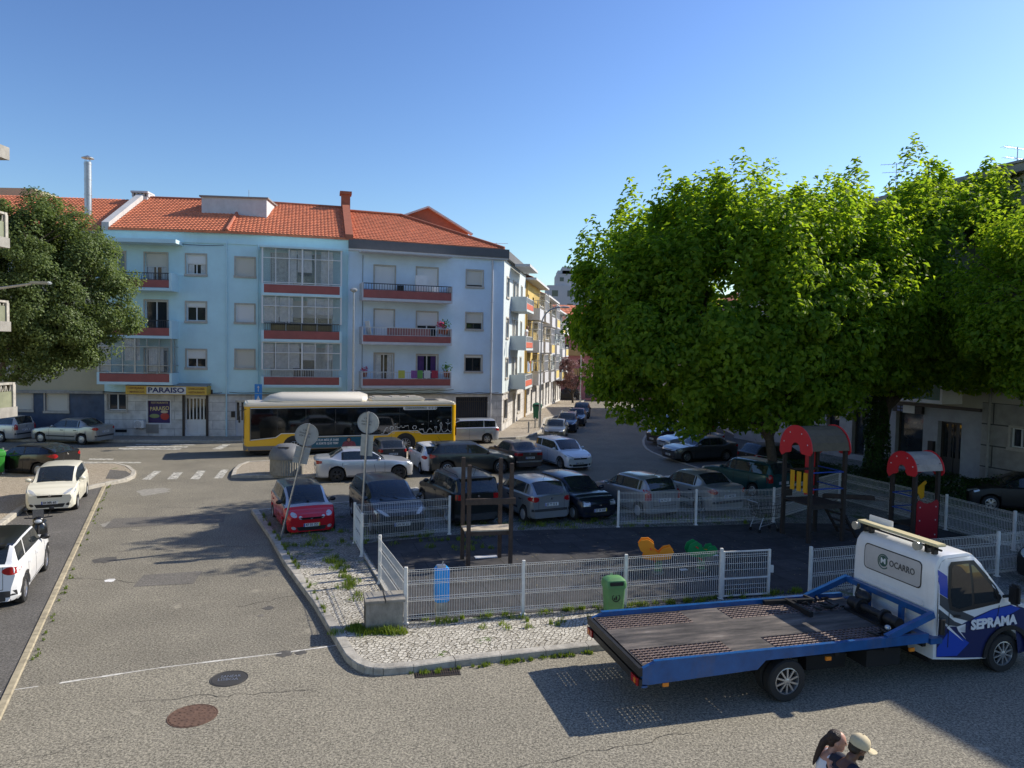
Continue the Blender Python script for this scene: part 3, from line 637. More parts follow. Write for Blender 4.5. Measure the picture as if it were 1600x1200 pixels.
FA.box(mb, s0, s1, ZG+.5, zb, -6.5, -2.7, M_CHW); FA.box(mb, s0-.12, s1+.12, zb, zb+.09, -6.6, -2.58, mat('grey_capping', (.25,.23,.22), .8)); FA.box(mb, s0+2.6, s0+3.6, zb+.09, zb+.28, -5.2, -4, M_CHW)
mb.tube([FA.at(s0+2.55, zb+.1, -4.2), FA.at(s0+2.55, zb+.85, -4.2)], .02, 6, M_ALU); mb.build('water_tank_house', None, bb, True)
# party chimney between the cyan and the light blue block
mb = MB(); M2 = FB.M @ Matrix(((0,0,1,0),(1,0,0,0),(0,1,0,0),(0,0,0,1)))
mb.prism([(-.28, ZG-.05), (-.28, ZG+.25), (5.0, ZG+3.1), (5.6, ZG+3.1), (5.6, ZG-.05)], FB.L-.2, FB.L+.28, None, M2); FB.box(mb, FB.L-.26, FB.L+.34, ZG+2, ZG+3.75, -5.6, -4.9); FB.box(mb, FB.L-.36, FB.L+.44, ZG+3.75, ZG+3.95, -5.7, -4.8)
mb.build('party_chimney', M_RIDGE, bb, True)
# ground floor of the cyan block
def door(F, r, parent, m, n, name='entrance_door', rev=.24):
    a, b, c, d = r; g = MB(); F.box(g, a, b, c, d, -rev-.02, -rev); o = g.build(name, m, parent, True)
    g = MB()
    for i in range(n):
        x = a+(b-a)*(i+.5)/n; wv = (b-a)/n*.28; F.box(g, x-wv, x+wv, c+.95, d-.12, -rev+.001, -rev+.01)
    sub_of(o, g, 'glass_strip', M_GLASS)
    g = MB(); F.box(g, a, a+.05, c, d, -rev+.001, -rev+.06); F.box(g, b-.05, b, c, d, -rev+.001, -rev+.06); F.box(g, (a+b)/2-.02, (a+b)/2+.02, c, d, -rev+.001, -rev+.03)
    sub_of(o, g, 'door_frame', m); return o
window(FA, gA[0], bb, panes=2, rev=.22); door(FA, gA[2], bb, M_WHITE, 6); door(FB, gB[0], bb, M_WHITE, 2)
mb = MB(); F = FA; a, b_, c, d = gA[2]; F.box(mb, a-.14, a, -.05, d+.1, .002, .06); F.box(mb, b_, b_+.14, -.05, d+.1, .002, .06); F.box(mb, a-.3, b_+.4, d+.1, d+.45, .002, .08); mb.build('door_surround', mat('dark_brown_trim', (.035,.025,.022), .5), bb, True)
# restaurant poster
po = MB(); a, b_, c, d = gA[1]; FA.box(po, a, b_, c, d, -.12, -.1); M_PUR = mat('poster_purple', (.045,.02,.11), .5, var=.15, vscale=3)
po = po.build('poster', M_PUR, bb, True)
def ftext(F, txt, s, z, size, d, m, parent, name='lettering', w=None, bold=0, rot=0, nrm=None):
    M = frameM(F.at(s, z, d), F.u*math.cos(rot)+Vector((0,0,1))*math.sin(rot), F.n); t = text_mb(txt, size, .004, m, M, w=w, bold=bold)
    x = t.build(name, m, parent); x.data.transform(wm(parent).inverted()); return x
M_GOLD = mat('poster_yellow', (.75,.6,.25), .5); cm = (a+b_)/2; W_ = b_-a
ftext(FA, 'RESTAURANTE', cm, d-.14, .16, -.098, M_GOLD, po, w=W_*.75); ftext(FA, 'PARAISO', cm, d-.5, .34, -.098, M_GOLD, po, w=W_*.85, rot=.06, bold=.006)
g = MB(); g.ball((0,0,0), (.30,.02,.13), mat('poster_green', (.25,.3,.12), .5), 8, FA.M @ Matrix.Translation((cm-.3, .09, c+.42))); g.ball((0,0,0), (.26,.02,.22), mat('poster_red', (.5,.04,.03), .5), 8, FA.M @ Matrix.Translation((cm+.3, .09, c+.4))); g.ball((0,0,0), (.22,.02,.09), mat('poster_cream', (.6,.5,.35), .5), 8, FA.M @ Matrix.Translation((cm+.28, .08, c+.68)))
sub_of(po, g, 'food_picture', None)
g = MB(); t = .07; F = FA; F.box(g, a-t, a, c-t, d+t, .003, .04); F.box(g, b_, b_+t, c-t, d+t, .003, .04); F.box(g, a, b_, d, d+t, .003, .04); F.box(g, a, b_, c-t, c, .003, .04); sub_of(po, g, 'poster_frame', M_FRW)
# sign box with awning
DS = .85; s0, s1, z0, z1 = FA.rect(196,602,323,616, DS); z0 = FA.uv(260, 616.5, DS)[1]; z1 = FA.uv(260, 603.5, DS)[1]
sg = thing('restaurant_sign', 'long yellow and white PARAISO sign box over the restaurant door', 'sign', FA.at((s0+s1)/2, z0, DS/2))
M_SY = mat('sign_yellow', (.62,.40,.06), .5); M_SW = mat('sign_white', (.66,.64,.6), .5); M_NV = mat('navy_letters', (.02,.03,.13), .5); M_BR = mat('brown_letters', (.18,.06,.02), .5)
mb = MB(); FA.box(mb, s0, s1, z0, z1, DS-.3, DS, M_SY); FA.box(mb, s1-.28, s1, z0, z1, .01, DS-.301, M_SY); FA.box(mb, s0, s0+.28, z0, z1, .01, DS-.301, M_SY); mb.build('box', None, sg, True)
u0 = FA.uv(229, 610, DS)[0]; u1 = FA.uv(290.5, 610, DS)[0]
mb = MB(); FA.box(mb, u0, u1, z0+.03, z1-.03, DS+.001, DS+.01); wp = mb.build('white_panel', M_SW, sg, True)
ftext(FA, 'PARAISO', (u0+u1)/2, (z0+z1)/2, .42, DS+.014, M_NV, wp, w=(u1-u0)*.92, bold=.012)
for (x0, x1, t1, t2) in ((s0, u0, 'CERVEJARIA', '• MARISCOS'), (u1, s1, 'CHARCUTARIA', '• RESTAURANTE')):
    for zz, t in ((.72, t1), (.28, t2)): ftext(FA, t, (x0+x1)/2, z0+(z1-z0)*zz, .18, DS+.004, M_BR, sg, w=(x1-x0)*.8, bold=.003)
mb = MB(); mb.add([(s0,0,z1+.16),(s1,0,z1+.16),(s1,-DS-.03,z1+.02),(s0,-DS-.03,z1+.02),(s0,0,z1+.12),(s1,0,z1+.12),(s1,-DS-.03,z1-.0+.001),(s0,-DS-.03,z1+.001)], [(0,3,2,1),(4,5,6,7),(3,7,6,2),(1,2,6,5),(0,4,7,3)], None, FA.M); mb.build('awning_top', M_CONC, sg, True)
# wall things
def acbox(F, rect, label, group=None):
    s0, s1, z0, z1 = rect; t = thing('air_conditioner', label, 'air conditioner', F.at((s0+s1)/2, z0, .2))
    mb = MB(); mb.box((s0,-.42,z0+.08), (s1,-.06,z1), None, F.M, .02); o = mb.build('casing', M_WHITE, t, True)
    mb = MB(); c = F.at(s0+(s1-s0)*.42, (z0+z1)/2+.03, .423); r = min(s1-s0, z1-z0)*.36
    for k in range(4): mb.lathe([(r*(k+1)/4-.012, 0), (r*(k+1)/4, .008), (r*(k+1)/4+.008, 0)], 20, None, frameM(c, F.u, F.n))
    mb.build('fan_grille', mat('grille_grey', (.25,.25,.25), .5), t, True)
    mb = MB(); F.box(mb, s0+.1, s0+.14, z0, z0+.079, .02, .4); F.box(mb, s1-.14, s1-.1, z0, z0+.079, .02, .4); mb.build('bracket', M_ALU, t, True)
acbox(FA, FA.rect(209,657,224,671,.4), 'white outdoor air conditioner on the stone wall below left of the purple poster')
mb = MB(); s0, s1, z0, z1 = FA.rect(228,663,247.5,677,.05); FA.box(mb, s0, s1, z0, z1, .001, .03)
for k in range(9): x = s0+(s1-s0)*(k+.5)/9; FA.box(mb, x-.02, x+.02, z0+.04, z1-.04, .031, .06)
recentre(tag(mb.build('vent_grille', mat('grille_pale', (.33,.32,.3), .5)), 'pale slatted vent grille under the purple poster', 'vent'))
mb = MB(); s0, s1, z0, z1 = FA.rect(180,671,198,675.5,.02); FA.box(mb, s0, s1, z0, z1, .001, .02); recentre(tag(mb.build('vent_grille', M_BLACK), 'low dark vent slot in the stone wall left of the air conditioner', 'vent'))
mb = MB(); s0, s1, z0, z1 = FA.rect(274,648,284.5,655,.1); FA.box(mb, s0, s1, z0, z1, .001, .1); recentre(tag(mb.build('letter_box', M_SW), 'small white letter box between the poster and the restaurant door', 'letter box'))
mb = MB(); s0, s1, z0, z1 = FB.rect(361,643,367,652,.15); FB.box(mb, s0, s1, z0, z1, .001, .15); recentre(tag(mb.build('letter_box', M_BLACK), 'black letter box beside the narrow white door by the bus front', 'letter box'))
# ---- the light blue corner block
cc = thing('apartment_building', 'light blue corner apartment block with open red balconies behind the bus', 'building', (-5, 50, 0))
mb = MB(); dC = [FC.rect(585.5,416,616.5,462), FC.rect(651.5,419,683,465), FC.rect(585.5,484.5,615,530), FC.rect(651.5,488,683,532), FC.rect(585.5,553,614,600), FC.rect(651.5,555,683,602)]
wC = [FC.rect(729.5,423,754,447.5), FC.rect(728.5,489.5,753,514), FC.rect(727,556,752,580)]
gC = [FC.rect(712,620,762,656), FC.rect(620,624,700,660)]
ZC = FC.uv(660, 382.5)[1]-.05; 
wall_with_holes(FC, 0, FC.L, 2.72, ZG-.6, dC+wC, mb, m=M_BLUE); wall_with_holes(FC, 0, FC.L, -.05, 2.72, gC, mb, m=M_CLAD)
FC.box(mb, 0, FC.L, 2.62, 2.72, .001, .08, M_CONC); FC.box(mb, -.0, FC.L+.25, ZG-.6, ZG-.02, -.5, .28, M_FASC); FC.box(mb, 0, FC.L+.2, ZG-.72, ZG-.6, .0, .22, M_CHW)
wE = []; dE = []
for z in (3.75, 6.6, 9.45):
    wE.append((1.2, 2.3, z, z+1.35)); dE += [(4.3, 5.3, z-.75, z+1.35), (6.0, 7.0, z-.75, z+1.35)]; wE.append((8.6, 9.4, z, z+1.35))
gE = [(.8, 2.4, .8, 2.2), (5.2, 6.2, 0.1, 2.3), (7.6, 9.2, .8, 2.2)]
M_PALEB = plaster('pale_side_plaster', (.56,.62,.62), .04, .05)  # one even pale grey tone for the side street walls
wall_with_holes(FE, 0, FE.L, 2.72, ZG-.6, wE+dE, mb, m=M_PALEB); wall_with_holes(FE, 0, FE.L, -.3, 2.72, gE, mb, m=M_CLAD)
FE.box(mb, 0, FE.L, 2.62, 2.72, .001, .08, M_CONC); FE.box(mb, .25, FE.L, ZG-.6, ZG-.05, -.5, .28, M_FASC)
for F in (FC, FE): mb.add([(0,.5,ZG-.1),(F.L,.5,ZG-.1),(F.L,9,ZG-.1),(0,9,ZG-.1)], [(0,1,2,3)], M_CHW, F.M)
mb.add([(0,9,-.5),(FC.L,9,-.5),(FC.L,9,ZG-.1),(0,9,ZG-.1)], [(1,0,3,2)], M_CHW, FC.M); mb.add([(FE.L,0,-1),(FE.L,9,-1),(FE.L,9,ZG-.1),(FE.L,0,ZG-.1)], [(0,1,2,3)], M_CHW, FE.M)
mb.build('wall', None, cc, True)
for r, s, m_ in zip(wC, (.9, .62, .12), (M_SHUT, M_SHUT, M_SHUTW)): window(FC, r, cc, shut=s, sh=m_, frame=M_FRD)
for r, s, cu in zip(dC, (1, 1, 1, .45, 0, 0), (None, None, None, None, M_CURT, M_PURP)): window(FC, r, cc, shut=s, sh=M_SHUTW, curtain=cu, name='balcony_door')
for i, r in enumerate(wE): window(FE, r, cc, shut=(.2,.5)[i % 2])
for i, r in enumerate(dE): window(FE, r, cc, shut=(0,.4,1,0)[i % 4], name='balcony_door')
for r in gE: window(FE, r, cc, shut=0, frame=M_FRD, sh=M_SHUTW)
door(FC, gC[1], cc, M_FRD, 4, 'garage_door')
a, b_, c, d = gC[0]; mb = MB(); FC.box(mb, a, b_, c, d, -.25, -.2); gt = mb.build('gate', mat('dark_blue_grey', (.03,.04,.06), .6, var=.3), cc, True); mb = MB()
for k in range(16): x = a+.05+(b_-a-.1)*k/15; FC.box(mb, x-.02, x+.02, c, d, -.1, -.06)
for z in (c+.1, d-.35, d-.1): FC.box(mb, a, b_, z, z+.05, -.055, -.02)
sub_of(gt, mb, 'bars', M_FRD)
DC = 1.1
for rt, r0, r1, sb, rm in ((444.5,455,468.5,471.5,M_RAILD), (512,525,536,539,M_RAILW), (581,592.5,604,606.5,M_RAILW)):
    f = lambda y: FC.uv(636, y, DC)[1]; s0, _ = FC.uv(566, 460, DC); s1, _ = FC.uv(707, 460, DC)
    balcony(FC, cc, (s0, s1, f(sb), f(rt)), DC, (f(r1), f(r0)), f(rt), side=.07, railm=rm, edge=M_CHW, n=34)
mb = MB(); s0, z1 = FC.uv(565, 396, 1.1); s1, _ = FC.uv(709, 400, 1.1); zz = ZG-.75; FC.box(mb, s0, s1, zz-.1, zz-.005, .001, 1.15); mb.build('canopy_slab', M_CHW, cc, True)
M_ORR = mat('orange_red_panel', (.55,.12,.06), .7)
for zb in (2.85, 5.7, 8.55): balcony(FE, cc, (3.3, 7.6, zb, zb+1.05), 1.15, (zb+.2, zb+.6), zb+1.05, side=.1, edge=M_PALEB, solid=M_ORR, railm=M_RAILW, n=26)
mb = MB(); FE.box(mb, 3.0, 8.0, ZG-.8, ZG-.62, .3, 1.4); mb.build('canopy_slab', M_CHW, cc, True)
downpipe(FC, FC.uv(768, 500)[0], .1, ZG-.75, cc, M_CHW, r=.055)
# roof with hip
hipn = (FC.at(FC.L, 0)-FC.at(FC.L-6.2, 0, -5.3)); hip = Vector((hipn.y, -hipn.x, 0)).normalized()
if hip.dot(FC.u) < 0: hip = -hip
tiled_roof(FC, .25, FC.L, ZG, 5.2, 2.6, cc, d0=.1, cut=[(FC.at(FC.L+.0, 0, .1), hip)])
mb = MB(); p0 = FC.at(FC.L-.05, ZG+.08, .1); p1 = FC.at(FC.L-6.1, ZG+2.7, -5.2); mb.tube([p0, p1], .11, 8); mb.tube([p1, FC.at(.2, ZG+2.7, -5.2)], .1, 8); mb.build('ridge', M_RIDGE, cc, True, smooth=True)
mb = MB(); mb.add([p0-Vector((0,0,.1)), p1-Vector((0,0,.1)), FE.at(6.5, ZG+2.6, -5.2), FE.at(11.4, ZG+2.6, -5.2), FE.at(11.4, ZG, .1)], [(0,4,3,2,1)]); mb.add([p1-Vector((0,0,.1)), FC.at(.2, ZG+2.6, -5.2), FC.at(.2, ZG, -9), FC.at(FC.L-5, ZG, -9), FE.at(11, ZG+2.5,-5.5)], [(0,1,2,3,4)]); mb.build('roof_side', M_ROOF, cc, True)
mb = MB(); g = FC.at(FC.uv(668, 330, -7)[0], 0, -7); zt = FC.uv(668, 325, -7)[1]
M3 = FC.M @ Matrix.Translation((FC.uv(668, 330, -7)[0], 7, 0)) @ Matrix(((1,0,0,0),(0,0,1,0),(0,1,0,0),(0,0,0,1)))
mb.prism([(-2.2, ZG), (2.2+1, ZG), (3.2, zt-1.6), (0, zt), (-2.2, zt-.9)], 0, 3, None, M3); mb.build('dormer', M_RIDGE, cc, True)
mb = MB()
for (x0, z0, x1, z1) in ((-2.5, zt-1.0, 0, zt+.05), (0, zt+.05, 3.5, zt-1.75)): mb.beam(M3 @ Vector((x0, z0, -.1)), M3 @ Vector((x1, z1, -.1)), .4, .12)
mb.build('dormer_verge', M_CHW, cc, True)
for F, par, s0, s1, z in ((FA, bb, 0, FA.L-.3, 2.8), (FB, bb, .1, FB.L-.2, 2.84), (FC, cc, .3, FC.L-.3, 2.8), (FA, bb, 4.4, FA.L-.2, 11.75), (FC, cc, .2, 7.0, 3.0)):
    mb = MB(); n = int((s1-s0)/1.4); pts = []
    for k in range(n*4+1): t = k/(n*4); pts.append(F.at(s0+(s1-s0)*t, z-.05*math.sin(PI*((t*n) % 1)), .13))
    mb.tube(pts, .018, 5); mb.build('cable', M_CABLE, par, True, smooth=True)
mb = MB(); mb.tube([FC.at(FC.uv(566, 500)[0], z, .05) for z in (3.0, 6.0, 9.0, 11.6)], .014, 5); mb.build('cable', M_CABLE, cc, True)
# ---- side street: yellow and cream blocks
def side_block(F, label, wallm, floors, bcols, solids, zt, gm=M_CLAD, glz=()):
    t = thing('apartment_building', label, 'building', F.at(F.L/2, 0, -3)); mb = MB(); wins = []; 
    n = max(2, int(F.L/2.9)); 
    for z in floors:
        for k in range(n): x = F.L*(k+.5)/n; wins.append((x-.55, x+.55, z+.9, z+2.2))
    gr = [(F.L*(k+.5)/n-.6, F.L*(k+.5)/n+.6, .3-abs(gz(F.at(F.L*(k+.5)/n, 0).y)), 2.1) for k in range(n)]
    wall_with_holes(F, 0, F.L, 2.6, zt, wins, mb, m=wallm); wall_with_holes(F, 0, F.L, -2.2, 2.6, gr, mb, m=gm)
    F.box(mb, 0, F.L, zt, zt+.18, -.3, .9, M_CHW); F.box(mb, 0, F.L, 2.55, 2.68, .001, .3, M_CONC)
    mb.add([(0,.3,zt+.1),(F.L,.3,zt+.1),(F.L,9,zt+.1),(0,9,zt+.1)], [(0,1,2,3)], M_ROOF, F.M); mb.add([(0,0,-2),(0,9,-2),(0,9,zt),(0,0,zt)], [(0,3,2,1)], wallm, F.M); mb.add([(F.L,0,-2),(F.L,9,-2),(F.L,9,zt),(F.L,0,zt)], [(0,1,2,3)], wallm, F.M)
    mb.build('wall', None, t, True)
    for i, r in enumerate(wins): window(F, r, t, shut=(.3, 0, .6, 1)[(i*7) % 4], stone=False)
    for r in gr: window(F, r, t, shut=0, frame=M_FRD, stone=False)
    for i, (a, b_) in enumerate(bcols):
        for j, z in enumerate(floors):
            gl = (z+1.05, z+2.6, 5, [z+2.0]) if (i+j) % 2 or (i, j) in glz else None
            balcony(F, t, (a, b_, z, z+1.0), 1.1, (z+.17, z+.95), None if gl else z+1.25, side=.1, edge=M_CHW, solid=solids[(i+j) % len(solids)], railm=M_RAILW, glazed=gl, n=14)
    for z0_ in (0,): tiled_roof(F, .1, F.L-.1, zt+.2, 4.5, 2.2, t, d0=.6, colw=.5, roww=.7)
    return t
ue = (E1-C1).normalized(); pE = lambda s: C1+ue*s
M_YEL = plaster('yellow_plaster', (.58,.42,.13)); M_YEL2 = mat('lemon_panel', (.66,.50,.16), .7); M_CRM = plaster('cream_plaster', (.52,.46,.34)); M_OCH = mat('ochre_panel', (.5,.3,.07), .8)
FY = Fac(pE(11.4), pE(22.5)); FZ = Fac(pE(22.5), pE(35)); FQ = Fac(pE(35), pE(50))
side_block(FY, 'yellow block with stacked pale balconies next to the light blue corner block', M_YEL, (2.7, 5.5, 8.3), ((1.2,4.6), (6.4,10)), (M_CHW, M_CHW), 11.6)
side_block(FZ, 'cream block with bright yellow balconies further down the side street', M_CRM, (2.5, 5.3, 8.1), ((1.5,5.2), (7.5,11.4)), (M_CHW, M_YEL2), 11.0)
side_block(FQ, 'farthest pale block of the side street row, seen almost edge on', M_PALEB, (2.1, 4.9, 7.7), ((3,7),(9,13)), (M_YEL2, M_CHW), 10.3)
mb = MB(); mb.tube([FY.at(.1, 0, .12), FY.at(.1, 11.4, .12)], .07, 8); d_ = mb.build('downpipe', M_OCH, cc, True)
# ---- pink building across the end of the side street
FP = Fac((4.5, 103), (34, 109)); M_PINK = plaster('pink_plaster', (.45,.17,.17)); M_OCHB = mat('ochre_band', (.38,.24,.10), .8, var=.1)
pk_ = thing('apartment_building', 'dusty pink block with ochre bands and red roof across the end of the side street', 'building', (15, 105, -1.4))
mb = MB(); W_ = []
f_ = lambda y: FP.uv(880, y)[1]
for z in (f_(595)+.9, f_(560)+.6, f_(525)+.6):
    for k in range(9): W_.append((2.2+k*3, 3.6+k*3, z, z+1.4))
wall_with_holes(FP, 0, FP.L, 2.3, f_(515), W_, mb, m=M_PINK); wall_with_holes(FP, 0, FP.L, -2, 2.3, [(3,4.4,-1,1.6), (6,9,-1,1.4), (12,15,-1,1.4)], mb, m=M_PINK)
for z in (2.2, 5.0, 7.8): FP.box(mb, 0, FP.L, z, z+1.0, .01, .5, M_OCHB)
FP.box(mb, 0, FP.L, f_(515), f_(510), -.2, .5, M_CHW)
mb.add([(0,0,-2),(0,12,-2),(0,12,f_(515)),(0,0,f_(515))], [(0,3,2,1)], M_PINK, FP.M)
mb.build('wall', None, pk_, True)
for i, r in enumerate(W_): window(FP, r, pk_, shut=(0,.5,1)[i % 3], stone=False)
for r in [(3,4.4,-1,1.6), (6,9,-1,1.4), (12,15,-1,1.4)]: window(FP, r, pk_, frame=M_FRD, stone=False)
tiled_roof(FP, 0, FP.L, f_(512), 7, 3.6, pk_, d0=.5, colw=.6, roww=.8)
def far_block(name, label, x0, x1, Y, ytop, m, steps=(), cat='building'):
    t = thing(name, label, cat, PY((x0+x1)/2, 560, Y)); t.location.z = gz(Y); a = PY(x0, 560, Y).x; b_ = PY(x1, 560, Y).x; z = PY((x0+x1)/2, ytop, Y).z; mb = MB()
    mb.box((a, Y, gz(Y)-2), (b_, Y+14, z))
    for (s0, s1, yt) in steps: q0 = PY(s0, 560, Y).x; q1 = PY(s1, 560, Y).x; mb.box((q0, Y+1, z-.02), (q1, Y+12, PY(s0, yt, Y).z))
    mb.build('wall', m, t, True); n = int((b_-a)/3.2); nz = int((z-4)/3.1)
    for i in range(n):
        for j in range(nz):
            if z-2.6-j*3.1 < 2: continue
            x = a+(b_-a)*(i+.5)/n; mb = MB(); mb.box((x-.7, Y-.05, z-2.6-j*3.1), (x+.7, Y+.02, z-1.2-j*3.1)); mb.build('window', M_GLASSH, t, True)
    return t
M_FAR = mat('distant_grey_render', (.45,.46,.48), .9, var=.05, vscale=.3)
far_block('tower_block', 'pale grey stepped tower rising far away left of the big tree', 867, 900, 260, 428, M_FAR, ((869,898,422),(876,892,416)))
far_block('apartment_building', 'grey white block with a parapet behind the pink block, below the far tower', 853, 925, 175, 446, M_FAR, ((868,890,440),))
far_block('apartment_building', 'low pale block behind the big tree at the end of the wide street', 930, 1010, 120, 560, M_CRM)
side_block(Fac((17.2, 86), (15.7, 50.4)), 'low cream block behind the curved parking bay, glimpsed under the big tree', M_CRM, (2.8, 5.7), ((6,10),(20,24)), (M_CHW, M_CHW), 9.0)
# ---- right hand building
R0 = Vector((15.2, 50, 0)); R1 = Vector((27.6, 13.5, 0)); FR = Fac(R0, R1); ZR = 13.6
rb = thing('apartment_building', 'shaded stone fronted block with a shop and dark doorway right of the playground', 'building', ((R0+R1)/2)[:]); mb = MB()
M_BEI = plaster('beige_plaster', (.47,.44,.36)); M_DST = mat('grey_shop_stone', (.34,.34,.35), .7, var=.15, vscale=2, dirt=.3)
sx = lambda x, y=700: FR.uv(x, y)[0]
zz = lambda x, y: FR.uv(x, y)[1]
G_ = [(sx(1398), sx(1441), .25, 3.0), (sx(1464), sx(1501), .1, 2.75), (sx(1330), sx(1350), .4, 2.9), (sx(1290), sx(1310), .4, 2.9)]
G2 = [(sx(1578), sx(1608), zz(1590,700), zz(1590,682)+.35)]
UW = [(s_, s_+1.5, z_, z_+1.4) for s_ in np.arange(2.0, FR.L-2, 3.1) for z_ in (4.9, 7.8, 10.7) if not (sx(1400)-1 < s_ < sx(1470)+.5)]
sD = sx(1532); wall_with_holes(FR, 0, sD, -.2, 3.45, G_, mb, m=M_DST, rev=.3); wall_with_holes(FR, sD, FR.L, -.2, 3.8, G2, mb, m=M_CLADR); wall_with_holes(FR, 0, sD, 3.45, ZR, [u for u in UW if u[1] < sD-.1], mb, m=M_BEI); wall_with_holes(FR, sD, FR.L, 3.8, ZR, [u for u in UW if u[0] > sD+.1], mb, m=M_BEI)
FR.box(mb, 0, sD, 3.35, 3.5, .001, .12, M_FRD); FR.box(mb, 0, FR.L+.5, ZR, ZR+.35, -.5, .5, M_CONC)
mb.add([(0,.5,ZR+.3),(FR.L,.5,ZR+.3),(FR.L,11,ZR+.3),(0,11,ZR+.3)], [(0,1,2,3)], M_CONC, FR.M); mb.add([(0,0,-.2),(0,11,-.2),(0,11,ZR),(0,0,ZR)], [(0,3,2,1)], M_BEI, FR.M); mb.add([(FR.L,0,-.2),(FR.L,11,-.2),(FR.L,11,ZR),(FR.L,0,ZR)], [(0,1,2,3)], M_BEI, FR.M)
mb.add([(0,11,-.2),(FR.L,11,-.2),(FR.L,11,ZR),(0,11,ZR)], [(1,0,3,2)], M_BEI, FR.M)
mb.build('wall', None, rb, True)
for i, r in enumerate(G_):
    if i == 1: door(FR, r, rb, M_FRD, 3, rev=.29)
    else: window(FR, r, rb, panes=1, frame=M_FRD, stone=False, rev=.28, name='shop_window')
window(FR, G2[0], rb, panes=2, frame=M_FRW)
for i, r in enumerate([u for u in UW if (u[1] < sD-.1 or u[0] > sD+.1)]): window(FR, r, rb, shut=(.4,1,0)[i % 3], stone=False)
M_GRN = mat('green_tint_panel', (.06,.16,.12), .3)
a, b_ = sx(1395), sx(1500)
for z in (3.75, 6.65, 9.55): balcony(FR, rb, (a, b_, z-.12, z+1.0), 1.2, (z+.04, z+.95), None, side=.12, edge=M_WHITE, solid=M_GRN, glazed=(z+1.05, z+2.5, 6, [z+2.0]), n=10)
mb = MB(); FR.box(mb, sx(1396), sx(1442), 3.0, 3.34, .002, .18); fs = mb.build('shop_fascia', M_BLACK, rb, True)
mb = MB(); FR.box(mb, sx(1413), sx(1431), 2.98, 3.36, .181, .2); x_ = sub_of(fs, mb, 'sign_panel', M_SW)
mb = MB(); 
for k in range(4): FR.box(mb, sx(1404)+k % 2*.22, sx(1404)+.16+k % 2*.22, 3.04+k//2*.16, 3.14+k//2*.16, .181, .19)
sub_of(fs, mb, 'blue_logo_squares', mat('logo_blue', (.1,.14,.3), .5))
downpipe(FR, sx(1546), .1, ZR, rb, M_CONC, r=.06, d=.1)
mb = MB(); FR.box(mb, sx(1453), sx(1461), 1.25, 1.75, .001, .16); tag(mb.build('letter_box', M_BLACK), 'black letter box beside the dark doorway of the shaded block', 'letter box'); 
def antenna(loc, h, label, a=0):
    t = thing('tv_antenna', label, 'antenna', loc, a); mb = MB(); mb.tube([(0,0,0), (0,0,h)], .02, 6); t2 = mb.build('mast', M_ALU, t); mb = MB()
    for z, L_ in ((h-.05, 1.6), (h-.5, 1.4)):
        mb.tube([(-L_/2,0,z), (L_/2,0,z)], .012, 5)
        for k in range(9): x = -L_/2+L_*k/8; mb.tube([(x,-.18,z), (x,.18,z)], .006, 4)
    mb.build('elements', M_ALU, t)
q = PY(1588, 278, 33); antenna((q.x, q.y, ZR+.3), max(1.2, PY(1588, 238, 33).z-ZR-.3), 'rooftop television antenna with two arrays at the top right corner', .3)
q = PY(1400, 280, 42); antenna((q.x, q.y, ZR+.3), max(1, PY(1400, 255, 42).z-ZR-.3), 'television antenna just clearing the crown of the big tree', -.3)
q = PY(784, 392, 52); t = antenna((q.x-.4, q.y+1, ZG-.1), .9, 'small aerial on the flat corner of the light blue block')
# penthouse on the right roof
mb = MB(); FR.box(mb, sx(1540), FR.L-1, ZR+.35, ZR+.45, -2, .6); 
mb.build('roof_edge', M_CONC, rb, True)
# ---- left corner block with three balconies (only their ends are in the frame)
lb = thing('apartment_building', 'near block at the left edge, seen only as weathered balcony corners', 'building', (-17.5, 17, 0)); mb = MB()
cq = PY(16, 420, 21.0)
u = Vector((.42,-.907,0)); FL = Fac((cq.x-1.6-u.x*0, cq.y), (cq.x-1.6+u.x*-14, cq.y+u.y*-14))
FLc = Fac(Vector((cq.x-1.35,cq.y+.1,0))+Vector((-.42,.907,0))*0, Vector((cq.x-1.35,cq.y+.1,0))+Vector((-.9,-.3,0))*9)
mb.prism([(cq.x-1.5, cq.y+.5), (cq.x-14, cq.y+3), (cq.x-14, cq.y-14), (cq.x-1.5+.0, cq.y-12)], 0, 14.5, M_YELP); mb.build('wall', None, lb, True)
M_OLV = mat('olive_glass_panel', (.24,.25,.16), .4, var=.2, dirt=.4)
for k, (yt, ym, yb) in enumerate(((333,388,0), (470,518,0), (597,650,0))):
    zt_ = PY(16, yt, 21).z; zb_ = PY(16, ym, 21).z; x1 = cq.x+(.15 if k == 2 else .0); x0 = x1-2.6; y1 = cq.y; y0 = cq.y-5
    mb = MB(); mb.box((x0, y0, zb_), (x1, y1, zb_+.28)); o = mb.build('balcony', M_CONC, lb, True)
    mb = MB(); mb.box((x0, y1-.12, zb_+.281), (x1-.05, y1-.06, zb_+.72)); mb.box((x1-.12, y0, zb_+.281), (x1-.06, y1-.121, zb_+.72)); sub_of(o, mb, 'panel', M_OLV)
    mb = MB(); mb.box((x0, y1-.14, zt_-.06), (x1-.03, y1-.04, zt_)); mb.box((x1-.14, y0, zt_-.06), (x1-.04, y1-.141, zt_)); mb.box((x1-.14, y1-.14, zb_+.281), (x1-.02, y1-.03, zt_-.061))
    for i in range(30): x = x1-.15-i*.1; mb.beam((x, y1-.09, zb_+.73), (x+.05*(-1)**i, y1-.09, zt_-.06), .025)
    for i in range(45): y = y1-.2-i*.1; mb.beam((x1-.09, y, zb_+.73), (x1-.09, y+.05*(-1)**i, zt_-.06), .025)
    sub_of(o, mb, 'railing', M_KERB)
